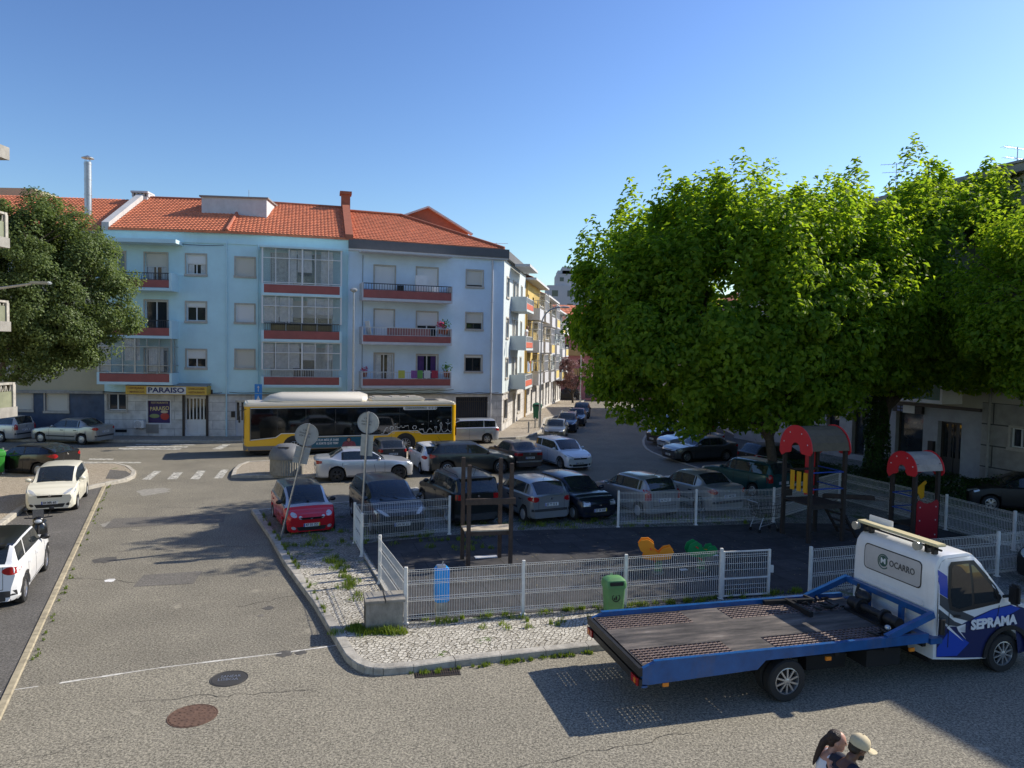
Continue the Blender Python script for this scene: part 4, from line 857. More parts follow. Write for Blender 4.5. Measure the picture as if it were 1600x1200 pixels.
mb = MB(); q = PY(15, 245, 21); mb.box((q.x-4, cq.y-5, q.z-.1), (q.x, cq.y, q.z+.25)); mb.build('eave', M_CONC, lb, True)
# ------------------------------------------------------------ cars
def paint(name, c, metal=.0, rough=.28): return mat(name, c, rough, metal, coat=.6)
M_LENS = mat('clear_lamp_lens', (.55,.58,.6), .08, .3); M_RLENS = mat('red_lamp_lens', (.35,.01,.012), .12); M_OLENS = mat('amber_lens', (.7,.22,.02), .2)
M_RIM = mat('alloy_rim', (.5,.5,.52), .3, .8); M_RIMD = mat('black_rim', (.03,.03,.032), .35); M_HUBC = mat('silver_hubcap', (.42,.43,.44), .4, .4)
M_PLATE = mat('number_plate', (.7,.7,.68), .5); M_PLB = mat('plate_blue', (.02,.08,.4), .5); M_PLY = mat('plate_yellow', (.75,.6,.05), .5); M_INK = mat('plate_ink', (.02,.02,.02), .6)
M_DTRIM = mat('grey_bumper_plastic', (.03,.03,.032), .6); M_SEAM = mat('door_seam', (.01,.01,.01), .7); M_UNDER = mat('underbody', (.01,.01,.01), .9)
M_CABIN = mat('car_interior', (.03,.03,.03), .9)
M_CGLASS = mat('car_glass', (.02,.026,.03), .03, spec=.9); _N, _L, _b = nodes_of(M_CGLASS); _b.inputs['Alpha'].default_value = .9
WH = {}
def wheel(parent, x, y, r, side, rim, style=5, w=.2):
    """tyre > rim; side = +1 left, -1 right"""
    key = (round(r, 3), rim.name, style, side, w)
    if key not in WH:
        M = Matrix.Rotation(-side*PI/2, 4, 'X'); a = r*.64
        t = MB(); t.lathe([(a, -w/2), (r*.93, -w/2), (r, -w/2+.035), (r, w/2-.03), (r*.94, w/2), (a+.01, w/2+.004), (a, w/2-.01)], 28, None, M)
        t.lathe([(a-.002, -w/2+.02), (0.0, -w/2+.02)], 20, M_BLACK, M); t.mats = [M_RUBBERT, M_BLACK]; t.fm = [0]*(28*6)+[1]*20
        g = MB(); g.lathe([(a+.004, w/2-.012), (a-.015, w/2-.006), (a-.03, w/2-.05), (a-.035, 0)], 28, None, M)
        if style == 0:
            g.lathe([(a-.02, w/2-.025), (a*.75, w/2-.002), (a*.3, w/2+.006), (0, w/2+.01)], 24, None, M)
        else:
            for k in range(style):
                an = 2*PI*k/style+.3
                for dd in ((-.10, .10) if style <= 7 else (0,)):
                    c, s_ = math.cos(an+dd), math.sin(an+dd); c2, s2 = math.cos(an+dd*2.2), math.sin(an+dd*2.2)
                    g.beam(M @ Vector((c*r*.1, s_*r*.1, w/2-.02)), M @ Vector((c2*(a-.02), s2*(a-.02), w/2-.028)), .045 if style <= 7 else .03, .03, up=M.to_3x3() @ Vector((0,0,1)))
            g.lathe([(r*.16, w/2-.05), (r*.16, w/2-.01), (r*.1, w/2), (0, w/2)], 14, None, M)
        to = t.build('wheel', None, smooth=True, ang=30); gd = g.build('rim', rim, smooth=True, ang=30)
        WH[key] = (to.data, gd.data); bpy.data.objects.remove(to); bpy.data.objects.remove(gd)
    td, gd = WH[key]
    o = bpy.data.objects.new('wheel', td); COL.objects.link(o); o.parent = parent; o.location = (x, y, r)
    q = bpy.data.objects.new('rim', gd); COL.objects.link(q); q.parent = o; return o
def lerp(a, b, t): return a+(b-a)*t
def interp(x, pts):
    if x <= pts[0][0]: return pts[0][1]
    for (a, b), (c, d) in zip(pts, pts[1:]):
        if x <= c: t = (x-a)/(c-a) if c > a else 0; return b+(d-b)*t
    return pts[-1][1]
def sm(x, pts):                      # smooth interpolation
    if x <= pts[0][0]: return pts[0][1]
    for (a, b), (c, d) in zip(pts, pts[1:]):
        if x <= c: t = (x-a)/(c-a) if c > a else 0; t = t*t*(3-2*t); return b+(d-b)*t
    return pts[-1][1]
def car(name, label, cat, L=4.2, W=1.75, H=1.46, wb=2.6, r=.31, fo=.82, color=None, roofm=None, kind='hatch', rim=None, style=5, hood=.90, cowl=None, bel=.93, roof=(.40,.93), tail=None,
        pillars=None, lamps='sweep', rl='side', grille='slot', trim=None, plate=None, plate_y=False, group=None, rails=False, spoiler=False, mirror=None, clad=False, antenna_=True, badge=None, sunvisor=False, wiper=True, dlo=None, logo='oval', paintA=None, pilm=None):
    """car with its nose at +x; origin on the ground at the middle. profile numbers are fractions of L from the rear"""
    t = thing(name, label, cat, group=group)
    xr, xf = -L/2, L/2; X = lambda f: xr+f*L
    xw_f = xf-fo; xw_r = xw_f-wb
    # profile: base of windscreen, top of windscreen, rear end of roof, base of rear window
    P_ = dict(hatch=(.735,.53,.13,.035), sedan=(.70,.53,.28,.145), suv=(.735,.56,.08,.02), wagon=(.70,.53,.07,.015), mpv=(.82,.60,.08,.02), coupe=(.68,.50,.20,.02))[kind]
    if dlo: P_ = dlo
    xc, xt, xe, xb = [X(f) for f in P_]
    zh = hood*H*.72 if hood < 1 else hood; zb_front = .60*H; zc = bel*H*.715 ; nose = .50*H
    tailz = {'sedan': .73*H, 'hatch': .71*H, 'suv': .70*H, 'wagon': .69*H, 'mpv': .66*H, 'coupe': .76*H}[kind] if tail is None else tail*H
    belt = [(xr, tailz-.03), (xr+.12, tailz), (xb, tailz+.01), (xe, lerp(tailz, zc, .3)+.02), (xc, zc), (xc+.25, zc-.02), (xf-.45, nose+.14), (xf-.12, nose+.03), (xf, nose-.06)]
    if kind == 'sedan': belt = [(xr, tailz-.06), (xr+.06, tailz-.01), (xr+.15, tailz+.01), (xb, tailz+.03), (xe, zc+.02), (xc, zc), (xc+.25, zc-.02), (xf-.45, nose+.14), (xf-.12, nose+.03), (xf, nose-.06)]
    Hc = H
    topz = [(xb, 0), (xe, .955), (lerp(xe, xt, .35), 1.0), (lerp(xe, xt, .8), .985), (xt, .955), (xc, 0)]
    xs = set(np.linspace(xr, xf, 30).tolist())
    for xw in (xw_f, xw_r):
        for a in np.linspace(-1, 1, 13): xs.add(xw+(r+.055)*math.sin(a*PI/2))
        xs.add(xw-r-.085); xs.add(xw+r+.085)
    pil = pillars or {'hatch': [.43, .18], 'sedan': [.46, .27], 'suv': [.45, .24], 'wagon': [.47, .27], 'mpv': [.47, .25], 'coupe': [.38]}[kind]
    pil = [X(f) for f in pil]
    for p in pil: xs.add(p-.035); xs.add(p+.035)
    for v in (xc, xt, xe, xb, xr+.03, xr+.1, xf-.03, xf-.09, xf-.18): xs.add(v)
    wf = .10 if kind in ('hatch','suv','wagon','mpv') else .07
    xs = sorted(xs); q = [xs[0]]
    for v in xs[1:]:
        if v-q[-1] > .018: q.append(v)
    xs = q; S = len(xs)
    def zbot(x):
        zb = .20+.03*(x < xr+.3)
        for xw in (xw_f, xw_r):
            R = r+.055; d = abs(x-xw)
            if d < R: return max(zb, r+math.sqrt(max(0, R*R-d*d))*1.0)
        return zb
    def width(x):
        f = (x-xr)/L
        w_ = W/2*(1-.17*max(0, (f-.80)/.20)**2.2 - .12*max(0, (.14-f)/.14)**2.2)
        return w_
    NR = 12; V = []; 
    for x in xs:
        w_ = width(x); zb = zbot(x); zbelt = sm(x, belt); cab = sm(x, topz) if xb < x < xc else 0
        if xb < x < xc:
            # straight-ish screens rather than s-curves
            if x > xt: cab = .955*(1-((x-xt)/(xc-xt))**1.12)
            elif x < xe: cab = .955*(1-((xe-x)/(xe-xb))**1.25)
        zt = zbelt+(Hc-zbelt)*cab; c = cab
        ww = w_*(.765 if kind not in ('suv','mpv') else .82); crown = .035
        ends = 1-.10*max(0, 1-abs(x-xf)/.12)-.10*max(0, 1-abs(x-xr)/.12)
        row = [(w_*.90*ends, zb), (w_*.975*ends, min(zb+.07, zbelt-.12)), (w_*1.0*ends, lerp(zb, zbelt, .38) if zb < .4 else max(zb+.03, lerp(.2, zbelt, .55))), (w_*.995, lerp(zb, zbelt, .72) if zb < .4 else max(zb+.05, lerp(.2, zbelt, .75))), (w_*.965, zbelt-.035), (w_*.925, zbelt)]
        hz = lambda yy: zbelt+crown*(1-(yy/.92)**2)*(.6 if c < .01 else 1)
        # hood rows versus cabin rows
        hy = [.90, .87, .80, .70, .38, 0]
        cy = [(w_*.915, zbelt+.02*min(1, c*3)), (lerp(w_*.915, ww, .86), lerp(zbelt, zt, .86)), (ww*.975, zt-.035*min(1, c*2)), (ww*.90, zt-.008), (ww*.5, zt+.022), (0, zt+.03)]
        k = min(1, c*2.2) if c > 0 else 0
        for j in range(6):
            a = (w_*hy[j], hz(hy[j])); b_ = cy[j]
            row.append((lerp(a[0], b_[0], k), lerp(a[1], b_[1], k) if c > 0 else a[1]))
        V.append(row)
    def vid(i, j, s): return None
    faces = {}; verts = []
    for i, x in enumerate(xs):
        for j, (y, z) in enumerate(V[i]):
            # plan rounding of the nose and tail
            bx = x
            if x > xf-.2: bx = x-.16*(y/(W/2))**2*((x-(xf-.2))/.2)
            if x < xr+.2: bx = x+.12*(y/(W/2))**2*((xr+.2-x)/.2)
            if j <= 2 and x > xf-.05: bx -= .02
            verts.append((bx, y, z))
    for i, x in enumerate(xs):
        for j in range(NR-1):
            v = verts[i*NR+j]; verts.append((v[0], -v[1], v[2]))
    base = S*NR
    def I(i, j, s): return i*NR+j if s > 0 or j == NR-1 else base+i*(NR-1)+j
    glass = []; body = []; roofF = []
    gs = {'windscreen': [], 'rear_window': [], 'side_window': []}; pf = []
    for i in range(S-1):
        xm = (xs[i]+xs[i+1])/2
        for j in range(NR-1):
            for s in (1, -1):
                f = (I(i,j,s), I(i+1,j,s), I(i+1,j+1,s), I(i,j+1,s)); f = f if s < 0 else f[::-1]
                key = None
                if j >= 9 and xt < xm < xc-.04: key = 'windscreen'
                elif j >= 9 and xb+.03 < xm < xe-.02: key = 'rear_window'
                elif j == 8 and (xt < xm < xc-.04 or xb+.03 < xm < xe-.02): key = None
                elif j == 6 and xb+.22 < xm < xc-.10 and not any(abs(xm-p) < .04 for p in pil): key = 'side_window'
                if key == 'side_window':
                    if xm < xe+.02 and kind in ('sedan',): key = None
                    elif xm < pil[-1] and kind in ('hatch', 'coupe') and xm < xe+.05: key = None
                if not key and j == 6 and pil[-1]-.1 < xm < xc-.1 and any(abs(xm-p) < .04 for p in pil[:1 if kind != 'sedan' else 2]): pf.append(f); continue
                if key: gs[key].append((f, s))
                elif j >= 8 and xb < xm < xc: roofF.append(f) if (xe-.02 <= xm <= xt) else body.append(f)
                else: body.append(f)
    # end caps
    for i in (0, S-1):
        loop = [I(i, j, 1) for j in range(NR)]+[I(i, j, -1) for j in range(NR-2, -1, -1)]
        body.append(loop if i else loop[::-1])
    def sub(name, fs, m, parent, solid=0):
        used = sorted({v for f in fs for v in f}); mp = {v: k for k, v in enumerate(used)}
        mb = MB(); mb.add([verts[v] for v in used], [[mp[v] for v in f] for f in fs]); return mb.build(name, m, parent, smooth=True, ang=28)
    bo = sub('body', body+([] if roofm else roofF), color, t)
    if paintA: bo.data.materials.append(paintA[1]); [setattr(p, 'material_index', 1) for p in bo.data.polygons if paintA[0](p.center)]
    if roofm: sub('roof', roofF, roofm, t)
    if pf: sub('door_pillars', pf, pilm or M_BLACK, t)
    sub('windscreen', [f for f, s in gs['windscreen']], M_CGLASS, t)
    if gs['rear_window']: sub('rear_window', [f for f, s in gs['rear_window']], M_CGLASS, t)
    # side windows: one mesh per window
    for s in (1, -1):
        fs = sorted([(min(f[0] % NR if 0 else verts[v][0] for v in f), f) for f, q in gs['side_window'] if q == s]); runs = []
        for x0, f in fs:
            if runs and x0-runs[-1][-1][0] < .16 and not any(runs[-1][-1][0] < p < x0 for p in pil): runs[-1].append((x0, f))
            else: runs.append([(x0, f)])
        for rn in runs: sub('side_window', [f for _, f in rn], M_CGLASS, t)
    # dark interior: seats and floor inside, arches underneath
    mb = MB(); zl = .24
    mb.box((xr+.25, -W*.40, zl), (xw_r-r-.08, W*.40, .5)); mb.box((xw_r-r-.08, -W*.30, zl), (xw_r+r+.08, W*.30, zc-.2)); mb.box((xw_r+r+.08, -W*.43, .17), (xw_f-r-.08, W*.43, .42)); mb.box((xw_f-r-.08, -W*.30, zl), (xw_f+r+.08, W*.30, zc-.2)); mb.box((xw_f+r+.08, -W*.36, zl-.03), (xf-.16, W*.36, .5))
    mb.build('underbody', M_UNDER, t)
    mb = MB(); mb.box((xe+.1, -W*.40, zc-.22), (xc-.1, W*.40, zc-.16))
    for sx_ in (lerp(xe, xt, .72), lerp(xe, xt, .22)):
        for s in (1, -1):
            y = s*W*.21; mb.box((sx_-.42, y-.23, zc-.18), (sx_+.0, y+.23, zc-.05)); mb.box((sx_-.46, y-.22, zc-.1), (sx_-.34, y+.22, zc+.13), bev=.03); mb.box((sx_-.45, y-.11, zc+.14), (sx_-.37, y+.11, zc+.27), bev=.02)
    mb.build('seats', M_CABIN, t)
    mb = MB(); mb.lathe([(.16,-.015),(.185,0),(.16,.015),(.16,-.015)], 16, None, Matrix.Translation((xc-.52, W*.21, zc+.0)) @ Matrix.Rotation(-1.1, 4, 'Y')); mb.build('steering_wheel', M_BLACK, t)
    # wheels
    rim = rim or M_RIM
    for xw in (xw_f, xw_r):
        for s in (1, -1): wheel(t, xw, s*(W/2-.115), r, s, rim, style)
    # patches laid on the bodywork
    bm = bmesh.new(); bm.from_mesh(bo.data); bvh = BVHTree.FromBMesh(bm); bm.free()
    def patch(nm, quad, axis, m, parent, off_=.006, n=(6, 3), thick=.0, round_=False, mb=None):
        """quad: 4 (a, b) corners; axis '+x' nose (a=y,b=z), '-x' tail, '+y' '-y' side (a=x,b=z), '+z' top (a=x,b=y)"""
        d = {'+x': Vector((-1,0,0)), '-x': Vector((1,0,0)), '+y': Vector((0,-1,0)), '-y': Vector((0,1,0)), '+z': Vector((0,0,-1))}[axis]; own = mb is None; mb = mb or MB(); vs = []; ok = True
        for j in range(n[1]+1):
            for i in range(n[0]+1):
                u, v = i/n[0], j/n[1]
                if round_:
                    a, b_ = 2*u-1, 2*v-1; a, b_ = a*math.sqrt(1-b_*b_/2), b_*math.sqrt(1-a*a/2); u, v = (a+1)/2, (b_+1)/2
                p = [lerp(lerp(quad[0][k], quad[1][k], u), lerp(quad[3][k], quad[2][k], u), v) for k in (0, 1)]
                o = {'x': Vector((0, p[0], p[1])), 'y': Vector((p[0], 0, p[1])), 'z': Vector((p[0], p[1], 0))}[axis[1]]-d*4
                h = bvh.ray_cast(o, d)
                if h[0] is None: h = (bvh.find_nearest(o+d*3.2)[0],)
                vs.append(h[0]-d*off_)
        fs = [(j*(n[0]+1)+i, j*(n[0]+1)+i+1, (j+1)*(n[0]+1)+i+1, (j+1)*(n[0]+1)+i) for j in range(n[1]) for i in range(n[0])]
        k = len(vs); vs2 = vs+[v+d*(off_+.02) for v in vs]
        mb.add(vs2, fs, m if not own else None)
        rim_ = [i for i in range(n[0]+1)]+[j*(n[0]+1)+n[0] for j in range(1, n[1]+1)]+[n[1]*(n[0]+1)+i for i in range(n[0]-1, -1, -1)]+[j*(n[0]+1) for j in range(n[1]-1, 0, -1)]
        mb.add(vs2, [(a, b_, b_+k, a+k) for a, b_ in zip(rim_, rim_[1:]+rim_[:1])], m if not own else None)
        return mb.build(nm, m, parent, smooth=True, ang=40) if own else mb
    zn = nose; w2 = W/2
    # head lamps
    for s in (1, -1):
        S_ = lambda q: [(a*s, b_) for a, b_ in q]
        if lamps == 'sweep': qd = S_([(.98*w2*.9, zn+.10), (w2*.50, zn-.10), (w2*.46, zn-.02), (w2*.80, zn+.15)])
        elif lamps == 'round': qd = S_([(w2*.80, zn-.02), (w2*.56, zn-.06), (w2*.56, zn+.08), (w2*.78, zn+.12)])
        elif lamps == 'slim': qd = S_([(w2*.90, zn+.0), (w2*.45, zn-.06), (w2*.45, zn+.0), (w2*.88, zn+.10)])
        else: qd = S_([(w2*.84, zn-.10), (w2*.52, zn-.10), (w2*.52, zn+.04), (w2*.82, zn+.06)])
        patch('headlight', qd, '+x', M_LENS, t, .008, (6, 4), round_=lamps in ('round', 'sweep'))
        if lamps == 'round': patch('headlight', S_([(w2*.50, zn-.10), (w2*.36, zn-.12), (w2*.36, zn-.0), (w2*.50, zn+.02)]), '+x', M_LENS, t, .008, (4, 4), round_=True)
        patch('fog_light', S_([(w2*.78, .30), (w2*.60, .28), (w2*.60, .37), (w2*.78, .41)]), '+x', M_BLACK if lamps != 'round' else M_LENS, t, .006, (3, 2), round_=True)
    # grille, intake
    gm = M_BLACK
    gq = {'slot': (.40, -.13, -.05), 'wide': (.46, -.14, -.02), 'tall': (.36, -.2, .0), 'lip': (.44,-.1,-.03)}[grille]
    go = patch('grille', [(w2*gq[0], zn+gq[1]), (-w2*gq[0], zn+gq[1]), (-w2*(gq[0]+.04), zn+gq[2]), (w2*(gq[0]+.04), zn+gq[2])], '+x', gm, t, .006, (8, 2))
    patch('air_intake', [(w2*.50, .24), (-w2*.50, .24), (-w2*.58, .37), (w2*.58, .37)], '+x', gm, t, .006, (8, 2))
    if logo:
        q = [(.05, zn-.115), (-.05, zn-.115), (-.05, zn-.03), (.05, zn-.03)]
        if logo == 'diamond': q = [(0, zn-.14), (-.045, zn-.075), (0, zn-.0), (.045, zn-.075)]
        patch('badge', q, '+x', M_CHROME, t, .014, (4, 4), round_=logo == 'oval')
        patch('badge', [(-.045, tailz-.16), (.045, tailz-.16), (.045, tailz-.08), (-.045, tailz-.08)], '-x', M_CHROME, t, .012, (4, 4), round_=True)
    if trim:
        patch('bumper_trim', [(w2*.86, .28), (-w2*.86, .28), (-w2*.90, .36), (w2*.90, .36)], '+x', trim, t, .008, (10, 1)) if 0 else None
        patch('bumper_trim', [(-w2*.90, .46), (w2*.90, .46), (w2*.90, .55), (-w2*.90, .55)], '-x', trim, t, .012, (12, 1))
        for s, ax in ((1, '+y'), (-1, '-y')): patch('side_trim', [(xw_r+r+.12, .44), (xw_f-r-.12, .44), (xw_f-r-.12, .51), (xw_r+r+.12, .51)], ax, trim, t, .010, (8, 1))
    if clad:
        patch('rear_cladding', [(-w2*.94, .24), (w2*.94, .24), (w2*.90, .46), (-w2*.90, .46)], '-x', M_DTRIM, t, .012, (12, 2))
        for s, ax in ((1, '+y'), (-1, '-y')): patch('sill_cladding', [(xw_r+r+.1, .21), (xw_f-r-.1, .21), (xw_f-r-.1, .33), (xw_r+r+.1, .33)], ax, M_DTRIM, t, .010, (8, 1))
        for xw in (xw_f, xw_r):
            for s in (1, -1):
                mb = MB(); R0_, R1_ = r+.05, r+.11; n = 14; vs = []
                for k in range(n+1):
                    a = PI*(.02+.96*k/n)
                    for R_ in (R0_, R1_):
                        p = Vector((xw+R_*math.cos(a), 0, r+R_*math.sin(a))); h = bvh.ray_cast(p+Vector((0, s*3, 0)), Vector((0, -s, 0))); y = h[0].y if h[0] is not None and abs(h[0].y) > w2*.6 else s*w2*.97
                        vs.append((p.x, y+s*.012, p.z))
                mb.add(vs, [(2*k, 2*k+1, 2*k+3, 2*k+2) for k in range(n)]); mb.build('arch_cladding', M_DTRIM, t)
    else:
        mb = None
    # tail lamps
    zl0, zl1 = tailz-.26, tailz-.04
    for s in (1, -1):
        sg_ = lambda q: [(a*s, b_) for a, b_ in q]
        if rl == 'side': qd = sg_([(w2*.98, zl0+.02), (w2*.66, zl0+.06), (w2*.72, zl1-.02), (w2*.96, zl1+.03)])
        elif rl == 'tall': qd = sg_([(w2*.95, zl0-.05), (w2*.72, zl0-.03), (w2*.74, zl1+.06), (w2*.92, zl1+.12)])
        elif rl == 'wide': qd = sg_([(w2*.95, zl0+.06), (w2*.50, zl0+.06), (w2*.50, zl1-.02), (w2*.95, zl1-.01)])
        else: qd = sg_([(w2*.97, zl0+.04), (w2*.60, zl0+.04), (w2*.60, zl1), (w2*.97, zl1)])
        patch('tail_light', qd, '-x', M_RLENS, t, .012, (5, 4), round_=rl in ('side', 'oval'))
        ax = '+y' if s > 0 else '-y'
        patch('tail_light', [(xr+.10, zl0+.05), (xr+.34, zl0+.10), (xr+.30, zl1-.02), (xr+.12, zl1-.01)], ax, M_RLENS, t, .012, (4, 3), round_=rl in ('side', 'oval')) if kind in ('sedan', 'hatch', 'coupe', 'mpv') and rl != 'tall' else None
        # lamps wrap round to the wing in front too
        patch('indicator', [(xf-.44, zn+.05), (xf-.26, zn-.02), (xf-.24, zn+.05), (xf-.42, zn+.11)], ax, M_LENS, t, .010, (4, 2)) if lamps in ('sweep', 'slim') else None
        # seams and handles
        mb = MB(); seam = [xc-.06]+[p for p in pil[:1 if kind == 'coupe' else 2]]
        for x in seam:
            for (za, zb2) in ((.26, zc-.05),):
                x_ = x; patch('', [(x_-.006, za+.02), (x_+.006, za+.02), (x_+.006, zb2-.03), (x_-.006, zb2-.03)], ax, None, None, .003, (1, 8), mb=mb)
        patch('', [(seam[-1], .27), (seam[0], .27), (seam[0], .282), (seam[-1], .282)], ax, None, None, .003, (8, 1), mb=mb)
        mb.build('door_seam', M_SEAM, t)
        for x in pil[:1 if kind == 'coupe' else 2]:
            patch('door_handle', [(x+.08, zc-.16), (x+.27, zc-.16), (x+.27, zc-.12), (x+.08, zc-.12)], ax, M_BLACK if trim else color, t, .022, (2, 1))
        # mirrors
        mb = MB(); zc2 = zc+.07; mb.ball((0,0,0), (.07,.11,.075), None, 6, Matrix.Translation((xc-.33, s*(w2+.05), zc2))); mb.beam((xc-.34, s*(w2*.88), zc+.02), (xc-.33, s*(w2+.02), zc+.05), .05, .03)
        mb.build('mirror', mirror or color, t, smooth=True)
    # tailgate seam, plates
    mb = MB()
    for (q) in ([(-w2*.62, .50), (-w2*.61, .50), (-w2*.61, tailz-.03), (-w2*.62, tailz-.03)], [(w2*.61, .50), (w2*.62, .50), (w2*.62, tailz-.03), (w2*.61, tailz-.03)], [(-w2*.62, .49), (w2*.62, .49), (w2*.62, .502), (-w2*.62, .502)]): patch('', q, '-x', None, None, .003, (1, 8) if abs(q[0][0]-q[1][0]) < .1 else (8, 1), mb=mb)
    mb.build('tailgate_seam', M_SEAM, t)
    def numplate(xp, zp, txt, s):
        mb = MB(); a = s*xp; 
        Mx = Matrix.Translation((xp, 0, zp)) @ (Matrix.Rotation(0 if s > 0 else PI, 4, 'Z'))
        mb.box((-.03, -.26, -.055), (.008, .26, .055), M_PLATE, Mx); mb.box((.0081, .225 if 0 else -.26, -.055), (.011, -.22, .055), M_PLB, Mx)
        if plate_y: mb.box((.0081, .22, -.055), (.011, .26, .055), M_PLY, Mx)
        o = mb.build('number_plate', None, t)
        tm = text_mb(txt, .115, .001, M_INK, Mx @ frameM((.012, .0, 0), (0,1,0), (1,0,0)), w=.40, bold=.002); tm.build('plate_text', M_INK, o)
    if plate:
        h = bvh.ray_cast(Vector((4, 0, .42)), Vector((-1, 0, 0))); numplate(h[0].x+.015, .42, plate, 1)
        zp = tailz-.32 if kind != 'suv' else tailz-.3; h = bvh.ray_cast(Vector((-4, 0, zp)), Vector((1, 0, 0))); numplate(h[0].x-.015, zp, plate, -1)
    if rails:
        mb = MB()
        for s in (1, -1): mb.tube([(xe+.15, s*W*.345, Hc+.0), (xe+.25, s*W*.345, Hc+.05), (xt-.25, s*W*.345, Hc+.05), (xt-.1, s*W*.345, Hc-.02)], .016, 6); 
        mb.build('roof_rails', M_ALU if rails == 1 else M_BLACK, t, smooth=True)
    if spoiler:
        mb = MB(); mb.box((xe-.16, -W*.34, Hc-.055), (xe+.08, W*.34, Hc-.015), bev=.015); mb.build('spoiler', roofm or color, t, smooth=True)
    if antenna_: mb = MB(); mb.tube([(xe+.25, 0, Hc+.0), (xe+.02, 0, Hc+.28)], .006, 5); mb.build('aerial', M_BLACK, t)
    if wiper:
        mb = MB()
        for y in (.05, .5): mb.tube([(xc-.02, y, zc+.045), (lerp(xc, xt, .25), y-.5, lerp(zc, Hc, .22)+.055)], .008, 5)
        mb.build('wipers', M_BLACK, t)
    if badge: patch('', badge, '-x', M_BLACK, t)
    return t
def put(t, px, py, hd, anchor='front', L=4.2, W=1.75, k_=1, z=0):
    """stand the car so that the anchor point of its ground outline is seen at the photo pixel"""
    L *= k_; W *= k_; t.scale = (k_, k_, k_); p = P(px, py, z+(.22 if anchor in ('front', 'rear') else 0)); a = math.radians(hd); f = Vector((math.cos(a), math.sin(a), 0)); l = Vector((-f.y, f.x, 0))
    k = {'front': -f*L/2, 'rear': f*L/2, 'left': -l*W/2, 'right': l*W/2, 'c': f*0}[anchor]; q = p+k
    t.location = (q.x, q.y, gz(q.y)+z); t.rotation_euler = (0, 0, a); return t
GP = 'cars parked around the square'
C = {}
def C_(key, px, py, hd, anchor, **kw):
    k_ = kw.pop('k', .94); z = .125 if key in ('astra', 'clio', 'p206', 'saxo', 'duster', 'p307', 'teal', 'edge1', 'edge2') else 0
    t = car('parked_car', kw.pop('label'), 'car', group=GP, **kw); C[key] = t
    put(t, px, py, hd, anchor, kw.get('L', 4.2), kw.get('W', 1.75), k_, z); return t
p_ = paint
C_('micra', 77, 794, -67, 'front', k=.92, label='cream white small hatchback facing the camera in the left parking bay', L=3.83, W=1.665, H=1.5, wb=2.45, r=.29, fo=.72, color=p_('cream_white', (.78,.75,.62)), kind='hatch', lamps='sweep', grille='wide', plate='84 MR 60', style=0, rim=M_HUBC)
C_('c3', 60, 913, 113, 'right', k=.96, label='white hatchback with a black roof seen from behind at the left edge', L=4.0, W=1.75, H=1.48, wb=2.54, r=.32, fo=.78, color=p_('bright_white', (.82,.82,.82)), roofm=p_('black_roof', (.012,.012,.014)), kind='suv', rl='oval', clad=True, spoiler=True, mirror=M_BLACK, plate='AB 15 CD', style=5, rim=M_RIM)
C_('coupe', 20, 745, 171, 'left', k=.97, label='shiny black coupe parked behind the cream hatchback', L=4.1, W=1.74, H=1.36, wb=2.43, r=.32, fo=.85, color=p_('gloss_black', (.008,.008,.01), 0, .12), kind='coupe', lamps='slim', rl='side', tail=.80, style=7, dlo=(.70,.50,.20,.02))
C_('megane', 96, 694, 171, 'left', k=.96, label='silver grey saloon parked along the pavement left of the restaurant', L=4.5, W=1.78, H=1.46, wb=2.69, r=.31, fo=.83, color=p_('silver_grey', (.36,.37,.36), .5), kind='sedan', lamps='sweep', rl='side', trim=M_DTRIM, style=7, plate='12 AB 34')
C_('civic', -28, 690, 171, 'left', k=.96, label='silver estate with a tall red tail light at the far left edge', L=4.5, W=1.7, H=1.5, wb=2.6, r=.30, fo=.85, color=p_('light_silver', (.48,.49,.5), .5), kind='wagon', rl='tall', trim=M_DTRIM, plate='47 11 XB')
M_RED = p_('signal_red', (.55,.012,.02), 0, .2)
C_('smart', 488, 829, -64, 'front', k=.92, label='small red car with a dark roof and silver pillars, left end of the parked row', L=3.75, W=1.68, H=1.45, wb=2.5, r=.28, fo=.6, color=M_RED, roofm=p_('dark_roof', (.012,.014,.014)), kind='hatch', lamps='round', grille='slot', plate='47 35 ZZ', plate_y=True, mirror=M_BLACK, paintA=(lambda c: c.z > .93, p_('silver_cell', (.55,.55,.56), .5)), dlo=(.80,.55,.12,.03))
C_('p307', 630, 829, -65, 'front', k=.94, label='dark blue grey hatchback facing the playground fence, second in the parked row', L=4.2, W=1.76, H=1.51, wb=2.61, r=.31, fo=.82, color=p_('dark_slate', (.018,.024,.032), .3), kind='hatch', lamps='sweep', grille='wide', plate='DN 58 22', dlo=(.78,.54,.12,.03))
C_('duster', 749, 813, 115, 'rear', k=.94, label='black off road estate with roof bars, third in the parked row', L=4.34, W=1.8, H=1.66, wb=2.67, r=.34, fo=.84, color=p_('black_green', (.010,.013,.012), .1), kind='suv', rl='box', clad=True, rails=2, spoiler=True, plate='AX 70 LM')
C_('p206', 863, 809, 116, 'rear', k=.94, label='silver small hatchback seen from behind with a black rear bumper strip', L=3.84, W=1.65, H=1.43, wb=2.44, r=.29, fo=.72, color=p_('silver_blue', (.34,.36,.38), .6), kind='hatch', rl='oval', trim=M_DTRIM, plate='03 72 52 B', style=0, rim=M_HUBC)
C_('saxo', 940, 806, -63, 'front', k=.94, label='dark blue small hatchback facing the camera between two silver cars', L=3.72, W=1.6, H=1.37, wb=2.38, r=.28, fo=.7, color=p_('midnight_blue', (.008,.012,.025), .1), kind='hatch', lamps='box', grille='lip', plate='37 54 WP', plate_y=True, style=0, rim=M_HUBC)
